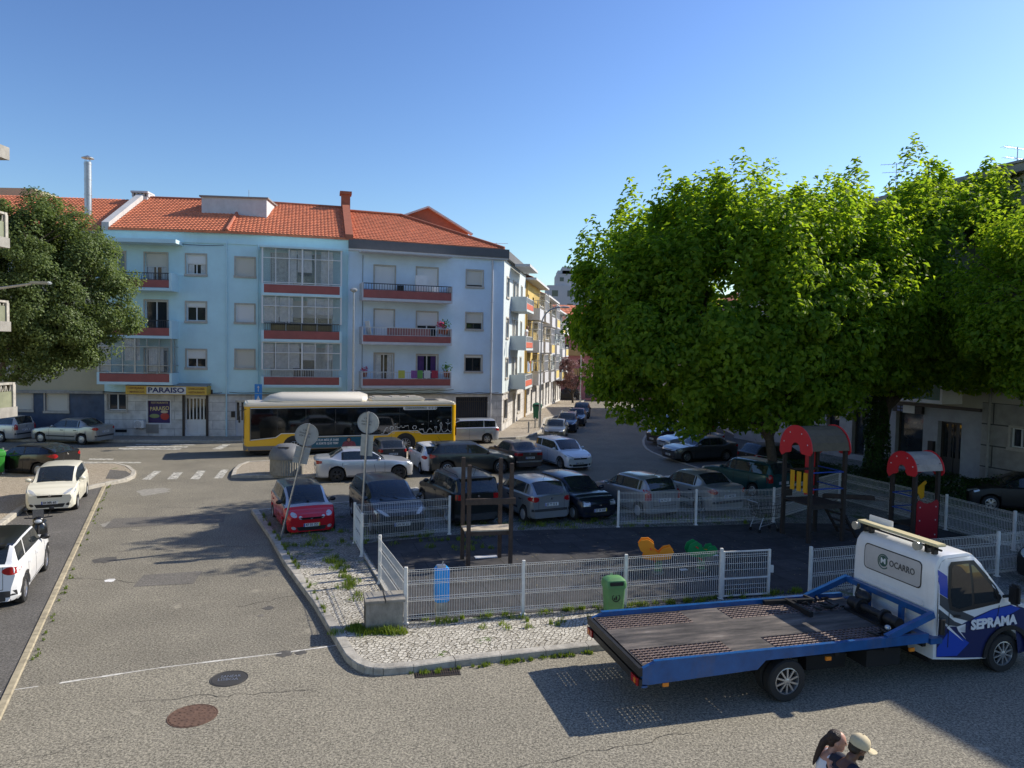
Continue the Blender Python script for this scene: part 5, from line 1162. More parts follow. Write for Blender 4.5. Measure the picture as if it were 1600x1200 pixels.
C_('clio', 1040, 802, 117, 'rear', k=.95, label='grey silver hatchback behind the fence with a dark rear window, red triangular tail lights', L=3.78, W=1.64, H=1.42, wb=2.47, r=.29, fo=.72, color=p_('champagne_silver', (.33,.33,.33), .5), kind='hatch', rl='tall', plate='84 29 QV', style=0, rim=M_HUBC)
C_('astra', 1142, 796, 117, 'rear', label='light grey saloon with its boot to the playground fence, right of the grey silver hatchback', L=4.25, W=1.7, H=1.42, wb=2.6, r=.29, fo=.8, color=p_('warm_silver', (.42,.42,.40), .5), kind='sedan', rl='side', trim=M_DTRIM, plate='51 44 OC')
C_('teal', 1226, 773, 117, 'rear', label='dark teal estate with roof bars half hidden by the tree trunk', L=4.4, W=1.7, H=1.5, wb=2.6, r=.29, fo=.82, color=p_('dark_teal', (.015,.075,.08), .3), kind='wagon', rl='tall', rails=1, plate='20 13 KT')
C_('bmw', 572, 752, 18, 'right', k=.95, label='light silver saloon with black wheels standing across behind the red car', L=4.52, W=1.82, H=1.42, wb=2.76, r=.33, fo=.78, color=p_('pale_silver', (.55,.57,.6), .5), kind='sedan', lamps='slim', grille='tall', rim=M_RIMD, style=5, plate='CJ 31 PE', rl='wide')
C_('leon', 741, 742, 19, 'right', k=.98, label='dark grey sporty hatchback with bright wheels pulling past the brown saloon', L=4.32, W=1.77, H=1.46, wb=2.58, r=.33, fo=.86, color=p_('anthracite', (.035,.04,.042), .4), kind='hatch', lamps='sweep', spoiler=True, style=10, plate='93 GU 07')
C_('greyhatch', 615, 722, 112, 'rear', k=.85, label='dark grey hatchback seen from behind beyond the light silver saloon', L=3.9, W=1.68, H=1.45, wb=2.5, r=.29, fo=.75, color=p_('mid_grey', (.10,.10,.10), .4), kind='hatch', rl='side', plate='66 QZ 18')
C_('whitehatch', 686, 735, 110, 'rear', k=.9, label='white hatchback facing away in front of the bus tail', L=4.0, W=1.72, H=1.46, wb=2.55, r=.3, fo=.78, color=p_('gloss_white', (.8,.8,.8)), kind='hatch', rl='side', spoiler=True, plate='AD 40 UE', roofm=None)
C_('brown', 829, 729, 114, 'rear', k=.9, label='old brown saloon with a chrome bumper strip, standing left of the white crossover', L=4.35, W=1.68, H=1.40, wb=2.5, r=.29, fo=.85, color=p_('faded_brown', (.10,.075,.065), .3, .4), kind='sedan', rl='wide', trim=M_CHROME, plate='XQ 28 91', dlo=(.70,.54,.26,.17))
C_('captur', 908, 729, -64, 'front', k=.86, label='white crossover with black lower trim driving towards the camera', L=4.2, W=1.8, H=1.56, wb=2.64, r=.34, fo=.83, color=p_('pearl_white', (.74,.76,.8), .1), kind='suv', lamps='sweep', grille='wide', clad=True, plate='BC 72 TA', logo='diamond')
C['captur']['group'] = 'cars in the roadway'
C_('minivan', 730, 694, 198, 'left', k=.92, label='silver people carrier beside the bus tail along the light blue block', L=4.55, W=1.8, H=1.6, wb=2.78, r=.32, fo=.87, color=p_('cool_silver', (.46,.49,.53), .5), kind='mpv', rl='side', plate='TF 09 NN')
C_('vw', 1106, 722, 199, 'left', k=.9, label='dark grey saloon with bright wheels, nearest of the cars in the curved parking bay', L=4.5, W=1.8, H=1.45, wb=2.68, r=.32, fo=.88, color=p_('steel_grey', (.085,.09,.095), .5), kind='sedan', lamps='slim', grille='slot', style=10, plate='UL 27 GA')
C_('silv2', 1090, 706, 199, 'left', k=.9, label='pale silver blue saloon second in the curved parking bay', L=4.4, W=1.76, H=1.46, wb=2.6, r=.31, fo=.85, color=p_('silver_sky', (.42,.46,.52), .5), kind='sedan', lamps='box', plate='72 55 NV')
C_('suv2', 1070, 696, 199, 'left', k=.9, label='dark brown off road car third in the curved parking bay', L=4.4, W=1.8, H=1.62, wb=2.65, r=.33, fo=.85, color=p_('dark_brown', (.04,.025,.02), .3), kind='suv', plate='AA 14 EB')
C_('silv3', 1082, 686, 199, 'left', k=.88, label='light silver hatchback fourth in the curved parking bay, under the crown', L=4.2, W=1.75, H=1.46, wb=2.6, r=.31, fo=.82, color=C['bmw'].children[0].data.materials[0], kind='hatch')
C_('silv4', 1066, 677, 199, 'left', k=.88, label='silver crossover fifth in the curved parking bay, under the crown', L=4.3, W=1.78, H=1.55, wb=2.6, r=.32, fo=.82, color=C['minivan'].children[0].data.materials[0], kind='suv')
C_('dark5', 1076, 667, 199, 'left', k=.88, label='black car deepest in the curved parking bay, under the crown', L=4.3, W=1.78, H=1.5, wb=2.6, r=.31, fo=.82, color=p_('deep_black', (.01,.01,.012)), kind='wagon', rails=2)
C_('s1', 865, 683, -98, 'front', k=.85, label='grey green saloon parked nose on beside the street lamp, first of its line', L=4.3, W=1.69, H=1.40, wb=2.6, r=.29, fo=.8, color=p_('grey_green', (.13,.14,.13), .4), kind='sedan', lamps='slim', plate='60 08 LX')
C_('s2', 884, 672, -98, 'front', k=.85, label='dark estate with roof bars second in the side street line', L=4.5, W=1.75, H=1.5, wb=2.65, r=.31, fo=.85, color=p_('dark_navy', (.02,.026,.036), .4), kind='wagon', lamps='sweep', rails=1, plate='35 DT 81')
C_('s3', 899, 662, -98, 'front', k=.85, label='dark blue saloon third in the side street line, half under leaves', L=4.3, W=1.74, H=1.45, wb=2.6, r=.3, fo=.82, color=p_('ink_blue', (.03,.04,.06), .4), kind='sedan', plate='18 77 JH')
C_('s4', 907, 649, -98, 'front', k=.85, label='teal grey car fourth in the side street line, mostly behind leaves', L=4.3, W=1.74, H=1.5, wb=2.6, r=.3, fo=.82, color=C['teal'].children[0].data.materials[0], kind='hatch')
C_('far', 883, 627, 185, 'left', label='silver off road car standing side on at the far end of the side street', L=4.5, W=1.84, H=1.68, wb=2.7, r=.34, fo=.88, color=C['megane'].children[0].data.materials[0], kind='suv')
q = PY(883, 626.5, 100); C['far'].location = (q.x, 101, gz(100)+.05)
C_('trunkcar', 1215, 735, 20, 'c', label='silver hatchback just left of the big trunk, pointing away from the square', L=4.2, W=1.74, H=1.46, wb=2.6, r=.3, fo=.8, color=C['silv2'].children[0].data.materials[0], kind='hatch', rl='side', plate='70 31 ZB')
C_('edge1', 1608, 803, 165, 'left', label='dark blue car nosing into the frame at the right edge behind the playground', L=4.3, W=1.76, H=1.45, wb=2.6, r=.31, fo=.84, color=C['s3'].children[0].data.materials[0], kind='hatch', lamps='sweep')
C_('edge2', 1768, 925, 200, 'left', label='black car at the right edge beyond the tow truck nose', L=4.3, W=1.76, H=1.5, wb=2.6, r=.32, fo=.84, color=C['dark5'].children[0].data.materials[0], kind='hatch', lamps='sweep')
# ------------------------------------------------------------ the city bus (nose at +x)
M_BYEL = paint('bus_yellow', (.80,.45,.008)); M_BCRM = paint('bus_cream_roof', (.72,.68,.58), 0, .4); M_BBLK = mat('bus_black_glass', (.006,.008,.008), .05, spec=.8); M_BGRY = mat('bus_grey_skirt', (.16,.16,.16), .5, var=.1)
M_BLINE = mat('bus_white_line', (.7,.7,.68), .5); M_ADV = mat('teal_advert', (.01,.10,.16), .4, var=.2)
bus = thing('city_bus', 'yellow and black city bus with a long white gas tank hump on its roof', 'bus')
BL_, BW_ = 11.8, 2.5; bh = BL_/2
def rrect(x0, x1, y0, y1, r, n=5):
    o = []
    for cx_, cy_, a0 in ((x1-r, y1-r, 0), (x0+r, y1-r, PI/2), (x0+r, y0+r, PI), (x1-r, y0+r, 1.5*PI)):
        for k in range(n+1): a = a0+PI/2*k/n; o.append((cx_+r*math.cos(a), cy_+r*math.sin(a)))
    return o
mb = MB(); mb.prism(rrect(-bh, bh, -BW_/2, BW_/2, .22), .32, 2.78, M_BYEL)
mb.prism(rrect(-bh+.3, bh-.3, -BW_/2+.12, BW_/2-.12, .1), .14, .32, M_UNDER); mb.build('body', None, bus, smooth=True)
mb = MB()
for k, (z0, z1, i) in enumerate(((2.78, 2.88, .02), (2.88, 2.95, .08), (2.95, 2.985, .2))): mb.prism(rrect(-bh+i, bh-i, -BW_/2+i, BW_/2-i, .2), z0, z1)
mb.box((-bh+.9, -.5, 2.986), (-bh+1.9, .5, 3.02), M_GLASS); mb.mats = [M_BCRM, M_GLASS]; mb.fm = [0]*(len(mb.f)-6)+[1]*6; mb.build('roof', None, bus)
mb = MB(); mb.tube([(bh-1.0,0,3.05), (bh-1.45,0,3.15), (bh-2.0,0,3.17), (bh-6.3,0,3.17), (bh-6.6,0,3.12)], [.1,.7,1.0,1.0,.75], 20)
for i, v in enumerate(mb.v): mb.v[i] = (v[0], v[1]*1.0, 2.97+max(0, (v[2]-3.0))*.47)
tk = mb.build('gas_tank_cover', M_BCRM, bus, smooth=True)
mb = text_mb('EU ANDO A TODO O GÁS', .26, .002, M_INK, frameM((bh-4.0, .90, 3.20), (-1,0,0), (0,.80,.6)), w=3.1, bold=.003); mb.build('slogan', M_INK, tk)
mb = MB(); mb.box((bh-10.0, -.8, 2.986), (bh-6.9, .8, 3.2), bev=.07)
for k in range(3): mb.box((bh-9.7+k, -.5, 3.2), (bh-9.1+k, .5, 3.25), bev=.02)
mb.build('roof_air_unit', M_BCRM, bus, smooth=True)
xr_, xf_ = bh-8.75, bh-2.6                    # axles
for s, ys in ((1, BW_/2), (-1, -BW_/2)):
    def pan(mb, poly, d0, d1, m=None):
        M = Matrix(((1,0,0,0),(0,0,s,0),(0,1,0,0),(0,0,0,1))); a, b_ = abs(ys)+d0, abs(ys)+d1; mb.prism(poly, a, b_, m, M)
    top_, bot = 2.72, 1.0
    def arch(x, r, n=10): return [(x-r*math.cos(PI*k/n), .52+r*math.sin(PI*k/n)*1.0) for k in range(n+1)]
    lo = [(-bh+.28, bot)]+[(xr_-1.0, bot), (xr_-.72, 1.22), (xr_+.72, 1.22), (xr_+1.0, bot)]+[(xf_-1.0, bot), (xf_-.72, 1.22), (xf_+.72, 1.22), (xf_+1.0, bot)]+[(bh-.30, bot-.12), (bh-.30, top_), (-bh+.28, top_)]
    mb = MB(); pan(mb, lo, .004, .012); sg = mb.build('side_glazing', M_BBLK, bus)
    mb = MB(); L_ = lo+[lo[0]]; lw = .022
    ins = [(lerp(x, 0, .006), lerp(z, 1.85, .035)) for x, z in L_]
    for a, b_ in zip(ins, ins[1:]): mb.beam((a[0], s*(abs(ys)+.014), a[1]), (b_[0], s*(abs(ys)+.014), b_[1]), .006, lw*1.6, up=(0,s,0)) if 0 else mb.beam((a[0], s*(abs(ys)+.014), a[1]), (b_[0], s*(abs(ys)+.014), b_[1]), .006, lw*1.8, up=(0,0,1))
    mb.build('white_outline', M_BLINE, sg)
    mb = MB()
    for x in (-4.2, -2.5, -.6, 1.1, 2.7, 4.2): mb.box((x-.012, s*(abs(ys)+.0125), 1.25), (x+.012, s*(abs(ys)+.015), top_-.1))
    mb.build('pane_joint', mat('pane_joint_grey', (.04,.04,.04), .6), sg)
    mb = MB(); pan(mb, [(-bh+.15,.33),(xr_-.62,.33),(xr_-.62,.56),(-bh+.12,.56)], .003, .014); pan(mb, [(xr_+.62,.33),(xf_-.62,.33),(xf_-.62,.56),(xr_+.62,.56)], .003, .014); pan(mb, [(xf_+.62,.33),(bh-.2,.33),(bh-.15,.56),(xf_+.62,.56)], .003, .014); mb.build('skirt', M_BGRY, bus)
    for x in (xr_, xf_):
        mb = MB(); pan(mb, [(x-.58,.325)]+arch(x, .60)+[(x+.58,.325)], .002, .016); mb.build('wheel_arch', M_BLACK, bus); wheel(bus, x, s*(abs(ys)-.12), .48, s, M_ALU, 10, .3)
    mb = MB(); pan(mb, [(bh-6.6,.40),(bh-3.5,.40),(bh-3.5,.98),(bh-6.6,.98)], .016, .022); ad = mb.build('advert_panel', M_ADV, bus)
    if s > 0:
        for k, (tx, w_) in enumerate((('A SUA MÃE JÁ SABE', 1.25), ('A SORTE QUE TEM?', 1.2))): mb = text_mb(tx, .17, .002, M_BLINE, frameM((bh-4.35, abs(ys)+.024, .82-k*.2), (-1,0,0), (0,1,0)), w=w_, bold=.004); mb.build('advert_text', M_BLINE, ad)
        M = Matrix(((1,0,0,0),(0,0,1,0),(0,1,0,0),(0,0,0,1))); mb = MB(); y_ = abs(ys)+.023
        mb.prism([(bh-5.15,.42),(bh-5.95,.42),(bh-5.85,.66),(bh-5.65,.74),(bh-5.4,.74),(bh-5.22,.66)], y_, y_+.003, mat('advert_red', (.25,.06,.08), .6, var=.6, vscale=14), M)
        mb.prism([(bh-5.53+.13*math.cos(a*.524), .80+.15*math.sin(a*.524)) for a in range(12)], y_+.003, y_+.006, mat('advert_hair', (.03,.015,.012), .6), M); mb.prism([(bh-5.53+.085*math.cos(a*.524), .79+.1*math.sin(a*.524)) for a in range(12)], y_+.006, y_+.009, mat('advert_skin', (.45,.22,.15), .6), M); mb.build('advert_picture', None, ad)
        # pill with lettering and three round marks
        mb = MB(); mb.prism([(bh-9.6+x*1, 2.60+z) for x, z in [(x_-.0, z_) for x_, z_ in rrect(-1.0, 1.0, -.11, .11, .108)]], y_-.009, y_-.004, None, M); pl = mb.build('name_pill', M_BLINE, bus)
        mb = MB(); mb.prism([(bh-9.35+x*1, 2.60+z) for x, z in rrect(-.66, .66, -.075, .075, .07)], y_-.0035, y_-.001, None, M); mb.build('pill_field', M_ALU, pl)
        mb = text_mb('GÁS NATURAL', .11, .001, M_INK, frameM((bh-9.35, y_, 2.60), (-1,0,0), (0,1,0)), w=1.0); mb.build('pill_text', M_INK, pl)
        mb = MB()
        for k in range(3): mb.lathe([(.03,0), (.06,0), (.06,.003), (.03,.003)], 14, None, frameM((bh-10.15-k*.18, y_-.003, 2.60), (1,0,0), (0,1,0)))
        mb.build('round_marks', M_INK, pl)
        # skyline line drawing, left to right as seen from the camera = towards the tail
        mb = MB(); X_ = lambda u: bh-7.35-u*4.15/530; Z_ = lambda v: 1.12+(v)*.0075
        paths = [[(0,0),(18,0),(22,28),(28,20),(36,45),(48,45),(50,0),(70,0),(70,30),(62,38),(70,55),(84,55),(90,38),(80,30),(80,0),(98,0),(104,55),(118,55),(118,44),(138,44),(138,55),(152,55),(152,44),(170,44),(170,55),(188,55),(190,58),(200,58),(206,10),(240,0),(240,30),(230,40),(238,55),(256,55),(262,40),(250,30),(250,0),(280,0),(282,32),(290,20),(296,32),(304,20),(310,32),(318,0),(340,0),(345,18),(362,34),(380,18),(382,0),(400,0),(404,30),(398,46),(416,46),(412,30),(414,0),(436,0),(446,30),(440,60),(448,80),(456,60),(450,30),(462,0),(480,0),(500,20),(520,0),(530,2)],
                 [(500,20),(500,90)], [(500,62),(484,78)], [(500,62),(520,74)], [(500,62),(504,100),(496,100)], [(366,90),(372,94),(370,84),(366,90)], [(420,88),(432,96)], [(96,72),(108,74)], [(300,66),(316,68)]]
        for p in paths:
            for a, b_ in zip(p, p[1:]): mb.beam((X_(a[0]), abs(ys)+.015, Z_(a[1])), (X_(b_[0]), abs(ys)+.015, Z_(b_[1])), .005, .026)
        mb.build('skyline_drawing', M_BLINE, sg)
mb = MB(); mb.box((bh-.06, -1.12, .95), (bh+.012, 1.12, 2.5), bev=.03); mb.build('windscreen', M_BBLK, bus); mb = MB(); mb.box((bh-.02, -1.1, 2.52), (bh+.016, 1.1, 2.76), M_BLACK); mb.build('destination_box', M_BLACK, bus)
mb = MB(); mb.box((bh-.25, -1.24, .30), (bh+.03, 1.24, .62), bev=.05); mb.build('front_bumper', M_BGRY, bus, smooth=True)
for s in (1, -1):
    mb = MB(); mb.ball((bh+.01, s*.95, .72), (.04,.16,.08), None, 6); mb.build('headlight', M_LENS, bus, smooth=True)
    mb = MB(); mb.tube([(bh-.15, s*1.2, 2.65), (bh+.22, s*1.32, 2.55), (bh+.25, s*1.34, 2.3)], .02, 6); mb.box((bh+.18, s*1.34-.1, 1.9), (bh+.28, s*1.34+.1, 2.3), bev=.03); mb.build('mirror', M_BLACK, bus)
    mb = MB(); mb.box((-bh-.014, s*1.1-.08, .9), (-bh, s*1.1+.08, 1.5)); mb.build('tail_light', M_RLENS, bus)
mb = MB(); mb.box((-bh-.012, -1.0, 1.5), (-bh, 1.0, 2.6)); mb.build('rear_panel', M_BBLK, bus)
pa = P(381, 714); pb = P(713, 703); d_ = (pa-pb); ang = math.atan2(d_.y, d_.x); ctr = (pa+pb)/2; n_ = Vector((-math.sin(ang), math.cos(ang), 0)); ctr = ctr-n_*BW_/2
bus.location = ctr; bus.rotation_euler = (0, 0, ang); bus.scale = (d_.length/BL_, d_.length/BL_, d_.length/BL_*.965)
# ------------------------------------------------------------ the tow truck (tail at x = 0, nose at +x)
tt = thing('tow_truck', 'white and blue flatbed tow truck with an empty steel bed in the foreground', 'tow truck')
M_TBLU = mat('truck_blue', (.008,.085,.27), .38, .1, var=.25, vscale=4, dirt=.55); M_TBLU.node_tree.nodes['Principled BSDF'].inputs['Coat Weight'].default_value = .3
def deckmat():
    m = mat('worn_deck_steel', (.08,.06,.05), .6, .3); N, L, b = nodes_of(m); tc = N.new('ShaderNodeTexCoord'); mp = N.new('ShaderNodeMapping'); mp.inputs['Scale'].default_value = (.6, 3.5, 1)
    n = N.new('ShaderNodeTexNoise'); n.inputs['Scale'].default_value = 1.6; n.inputs['Detail'].default_value = 10; n.inputs['Roughness'].default_value = .72
    L.new(tc.outputs['Object'], mp.inputs[0]); L.new(mp.outputs[0], n.inputs['Vector']); r = N.new('ShaderNodeValToRGB')
    e = r.color_ramp.elements; e[0].position = .32; e[0].color = (.022,.020,.019,1); e[1].position = .70; e[1].color = (.30,.27,.24,1); k = e.new(.48); k.color = (.095,.084,.076,1); k = e.new(.6); k.color = (.19,.16,.135,1)
    L.new(n.outputs[0], r.inputs[0]); L.new(r.outputs[0], b.inputs['Base Color']); n2 = N.new('ShaderNodeTexNoise'); n2.inputs['Scale'].default_value = 50; L.new(tc.outputs['Object'], n2.inputs['Vector'])
    bp = N.new('ShaderNodeBump'); bp.inputs['Strength'].default_value = .25; L.new(n2.outputs[0], bp.inputs['Height']); L.new(bp.outputs[0], b.inputs['Normal']); return m
M_DECK = deckmat(); M_TRACK = mat('rusty_grip_strip', (.17,.12,.10), .6, .3, var=.4, vscale=6); M_STEELD = mat('dark_steel', (.03,.03,.032), .5, .5, var=.3, vscale=8)
ZD = .86; DL = 5.45; hw = 1.13
# deck: plate between the perforated strips
tracks = [(.05, 1.75, -1.0, -.45), (.05, 1.75, .45, 1.0), (2.55, 4.95, -1.0, -.45), (2.55, 4.95, .45, 1.0)]
def cellcut(x0, x1, y0, y1, holes):
    xs = sorted({x0, x1, *[h[0] for h in holes], *[h[1] for h in holes]}); ys = sorted({y0, y1, *[h[2] for h in holes], *[h[3] for h in holes]}); o = []
    for a, b_ in zip(xs, xs[1:]):
        for c, d in zip(ys, ys[1:]):
            if not any(h[0] < (a+b_)/2 < h[1] and h[2] < (c+d)/2 < h[3] for h in holes): o.append((a, b_, c, d))
    return o
mb = MB()
for a, b_, c, d in cellcut(.03, DL, -hw+.07, hw-.07, tracks): mb.box((a, c, ZD-.03), (b_, d, ZD))
dk = mb.build('deck', M_DECK, tt)
for (x0, x1, y0, y1) in tracks:                       # strips with real holes, so that the light falls through
    mb = MB(); nx = int((x1-x0)/.085); ny = 6; hx = (x1-x0)/nx; hy = (y1-y0)/ny
    for i in range(nx):
        for j in range(ny):
            cx_, cy_ = x0+hx*(i+.5), y0+hy*(j+.5); rx, ry = hx*.32, hy*.30; o8 = [(cx_-hx/2, cy_-hy/2), (cx_+hx/2, cy_-hy/2), (cx_+hx/2, cy_+hy/2), (cx_-hx/2, cy_+hy/2)]; i8 = [(cx_-rx, cy_-ry), (cx_+rx, cy_-ry), (cx_+rx, cy_+ry), (cx_-rx, cy_+ry)]
            vs = [(x, y, ZD+.004) for x, y in o8]+[(x, y, ZD+.014) for x, y in i8]+[(x, y, ZD-.02) for x, y in i8]
            mb.add(vs, [(0,1,5,4), (1,2,6,5), (2,3,7,6), (3,0,4,7), (4,5,9,8), (5,6,10,9), (6,7,11,10), (7,4,8,11)])
    mb.build('grip_strip', M_TRACK, tt)
for s in (1, -1):
    y0, y1 = (hw-.07, hw) if s > 0 else (-hw, -hw+.07); Mx = Matrix(((1,0,0,0),(0,0,1,0),(0,1,0,0),(0,0,0,1))); mb = MB()
    mb.prism([(0, ZD-.27), (.12, ZD-.29), (2.05, ZD-.23), (2.2, ZD-.09), (DL, ZD-.08), (DL, ZD+.06), (.2, ZD+.06), (0, ZD-.02)], y0, y1, None, Mx); 
    mb.box((.2, y0-.006*(s < 0), ZD+.06), (DL, y1+.02*(s > 0)-(0 if s > 0 else -.0), ZD+.085)); mb.box((-.005, y0, ZD-.33), (.09, y1, ZD-.30)); mb.build('side_rail', M_TBLU, tt)
mb = MB(); mb.box((-.06, -hw+.0, ZD-.14), (-.001, hw, ZD-.005)); mb.box((-.05, -hw, ZD-.30), (-.002, hw, ZD-.19)); mb.box((.0, -hw+.071, ZD-.2), (.06, hw-.071, ZD-.031)); mb.build('tail_bar', M_STEELD, tt)
for s in (1, -1):
    mb = MB(); mb.box((-.075, s*1.10-.0, ZD-.30), (-.051, s*(.86), ZD-.18)); mb.build('tail_light', M_RLENS, tt); mb = MB(); mb.box((-.085, s*(.98), ZD-.28), (-.0751, s*1.04, ZD-.2)); mb.build('indicator', M_OLENS, tt)
mb = MB()
for s in (1, -1): mb.box((.4, s*.42-.05, .42), (7.6, s*.42+.05, ZD-.18))
for x in (.6, 1.5, 2.6, 3.6, 4.6, 5.4): mb.box((x, -1.05, ZD-.18), (x+.08, 1.05, ZD-.031))
mb.box((4.3, -.98, .38), (5.0, -.5, .68)); mb.box((3.3, -.7, .3), (4.1, -.47, .55)); mb.box((4.3, .5, .38), (5.3, .98, .68)); mb.box((2.35,-.6,.28),(2.55,.6,.42)); mb.build('chassis', M_UNDER, tt)
wr = .355
for s in (1, -1):
    wheel(tt, 2.65, s*1.0, wr, s, M_ALU, 10, .2); wheel(tt, 2.65, s*.76, wr, s, M_ALU, 10, .2); wheel(tt, 7.3, s*.88, wr, s, M_ALU, 10, .22)
    for x in (.35, 3.35, 5.05): mb = MB(); mb.box((x, s*(hw-.02), ZD-.34 if x < 1 else ZD-.2), (x+.1, s*(hw+.015), ZD-.28 if x < 1 else ZD-.14)); mb.build('marker_lamp', M_OLENS, tt)
    mb = MB(); mb.tube([(2.65+.5*math.cos(a*PI/10), s*.83, .355+.47*math.sin(a*PI/10)) for a in range(11)], .02, 5) if 0 else None
    if 0: pass
# headboard
hb = MB(); zt_ = ZD+.38; xh = 5.55
hb.beam((xh-.0, -hw+.05, zt_), (xh, hw-.05, zt_), .10, .10)
for s in (1, -1): hb.beam((xh-.95, s*(hw-.05), ZD+.06), (xh+.02, s*(hw-.05), zt_+.02), .09, .11); hb.beam((xh-.04, s*(hw-.06), ZD), (xh-.04, s*(hw-.06), zt_), .06, .07) if 0 else None
for y in (-.42, .42): hb.beam((xh-.03, y, ZD-.1), (xh-.03, y, zt_-.05), .08, .08)
hb.box((xh-.05, -hw+.0, ZD-.12), (xh+.2, hw, ZD-.02)); hb.build('headboard', M_TBLU, tt)
# winch and clutter on the bed
_b0 = len(tt.children); mb = MB(); mb.tube([(5.45, -.45, ZD+.16), (5.45, .15, ZD+.16)], .07, 14)
for y in (-.45, .15): mb.tube([(5.45, y-.03, ZD+.16), (5.45, y+.03, ZD+.16)], .14, 16)
mb.tube([(5.45, .2, ZD+.16), (5.45, .42, ZD+.16)], .11, 12); mb.tube([(5.45, -.5, ZD+.16), (5.45, -.8, ZD+.16)], .10, 12); mb.box((5.3, -.9, ZD), (5.62, .45, ZD+.04)); mb.ball((5.6, .28, ZD+.28), (.13,.17,.12), None, 7); mb.build('winch', M_STEELD, tt, smooth=True)
mb = MB(); mb.box((4.35, .2, ZD), (4.42, 1.0, ZD+.1)); mb.beam((3.9, 1.0, ZD+.05), (4.9, .88, ZD+.06), .09, .07); 
rnd = random.Random(3)
for k in range(16):
    x, y = rnd.uniform(4.5, 5.3), rnd.uniform(.35, .95); a = rnd.uniform(0, PI); l = rnd.uniform(.08, .22); mb.beam((x, y, ZD+rnd.uniform(.03,.07)), (x+l*math.cos(a), y+l*math.sin(a), ZD+rnd.uniform(.03,.1)), .04, .03)
for k in range(12):
    x, y = rnd.uniform(4.9, 5.7), rnd.uniform(-.95, -.55); a = rnd.uniform(0, PI); l = rnd.uniform(.08, .2); mb.beam((x, y, ZD+rnd.uniform(.03,.07)), (x+l*math.cos(a), y+l*math.sin(a), ZD+rnd.uniform(.03,.09)), .04, .03)
mb.build('straps_and_hooks', M_BLACK, tt)
mb = MB(); mb.tube([(5.72, .55, zt_+.06), (5.66, .55, zt_-.15), (5.7, .5, ZD+.35), (5.6, .52, ZD+.1)], .03, 6); mb.build('strap', M_BLACK, tt)
mb = MB(); mb.ball((5.25, -.75, ZD+.09), (.05,.06,.05), None, 6); mb.build('lamp', M_LENS, tt)
for o in tt.children:
    if o.name.split('.')[0] in ('winch', 'straps_and_hooks', 'strap', 'lamp') : o.location.x -= .32
# cab: side profile swept across with rounded edges
prof = [(6.0,.52),(6.0,1.9),(6.02,2.1),(6.10,2.22),(6.22,2.27),(6.9,2.27),(7.05,2.23),(7.15,2.14),(7.55,1.78),(7.95,1.42),(8.05,1.36),(8.5,1.2),(8.68,1.1),(8.78,.95),(8.82,.72),(8.82,.36),(8.7,.30),(7.80,.30)]+[(7.3+.47*math.cos(a), .36+.47*math.sin(a)) for a in np.linspace(-.05, PI+.05, 12)]+[(6.7,.36),(6.0,.42)]
cw = 1.04; n = len(prof)
def fx(x): return interp(x, [(6.0, 5.65), (7.15, 6.65), (7.95, 7.3), (8.05, 7.42), (8.82, 8.25)]) if x >= 6 else x-.35
prof = [(fx(x), z) if not (6.72 < x < 7.88 and z < 1.0) else (x, z) for x, z in prof]; cxm = 6.9; czm = 1.2
def halfw(x, z): 
    t_ = max(0, (z-1.35)/.9); w_ = cw-(.05 if x < 5.95 else .05+.07*min(1, (x-5.95)/.5))*t_*t_-.02*t_; 
    if x > 7.4: w_ -= .16*((x-7.4)/.82)**2
    return w_
mb = MB(); vs = []; rows = []
lv = [(-1, .0, 1), (-.985, .035, 0), (-.93, .01, 0), (-.5, -.012, 0), (0, -.02, 0), (.5, -.012, 0), (.93, .01, 0), (.985, .035, 0), (1, .0, 1)]
for (f, ins, e_) in lv:
    r = []
    for (x, z) in prof:
        k = .07 if e_ else (.018 if abs(f) > .97 else 0)
        x2 = x-(k if x > cxm else -k)*(1 if not 6.6 < x < 7.9 or z > 1.2 else 0); z2 = z-(k if z > 1.2 else -k*.5)*(1 if z > 1.3 else 0)
        bow = .05*(1-f*f) if x > 6.64 else 0
        r.append(len(vs)); vs.append((x2+bow, f*halfw(x, z), z2+.02*(1-f*f)*(z > 2)))
    rows.append(r)
fs = []
for a, b_ in zip(rows, rows[1:]):
    for i in range(n): fs.append((a[i], a[(i+1) % n], b_[(i+1) % n], b_[i]))
mb.add(vs, fs)
for row, s in ((rows[0], -1), (rows[-1], 1)):           # side skins, subdivided so that they follow the curve
    bm = bmesh.new(); f = bm.faces.new([bm.verts.new((vs[i][0], 0, vs[i][2])) for i in row]); bmesh.ops.triangulate(bm, faces=[f]); tips = {(round(vs[i][0], 4), round(vs[i][2], 4)): vs[i][1] for i in row}
    for k in range(-17, 76):
        c = k*.12
        for no in ((1,0,0), (0,0,1)): bmesh.ops.bisect_plane(bm, geom=bm.verts[:]+bm.edges[:]+bm.faces[:], plane_co=(c, 0, c), plane_no=no)
    for v in bm.verts: v.co.y = tips.get((round(v.co.x, 4), round(v.co.z, 4)), s*halfw(v.co.x, v.co.z))
    bm.verts.index_update(); mb.add([v.co.copy() for v in bm.verts], [[v.index for v in f.verts] for f in bm.faces]); bm.free()
M_TWH = mat('truck_white', (.78,.78,.76), .3, coat=.4, var=.05, vscale=3, dirt=.22)
cab = mb.build('cab', M_TWH, tt, smooth=True, ang=38)
bm = bmesh.new(); bm.from_mesh(cab.data); bmesh.ops.triangulate(bm, faces=bm.faces[:]); cbvh = BVHTree.FromBMesh(bm); bm.free()
ARCH = []
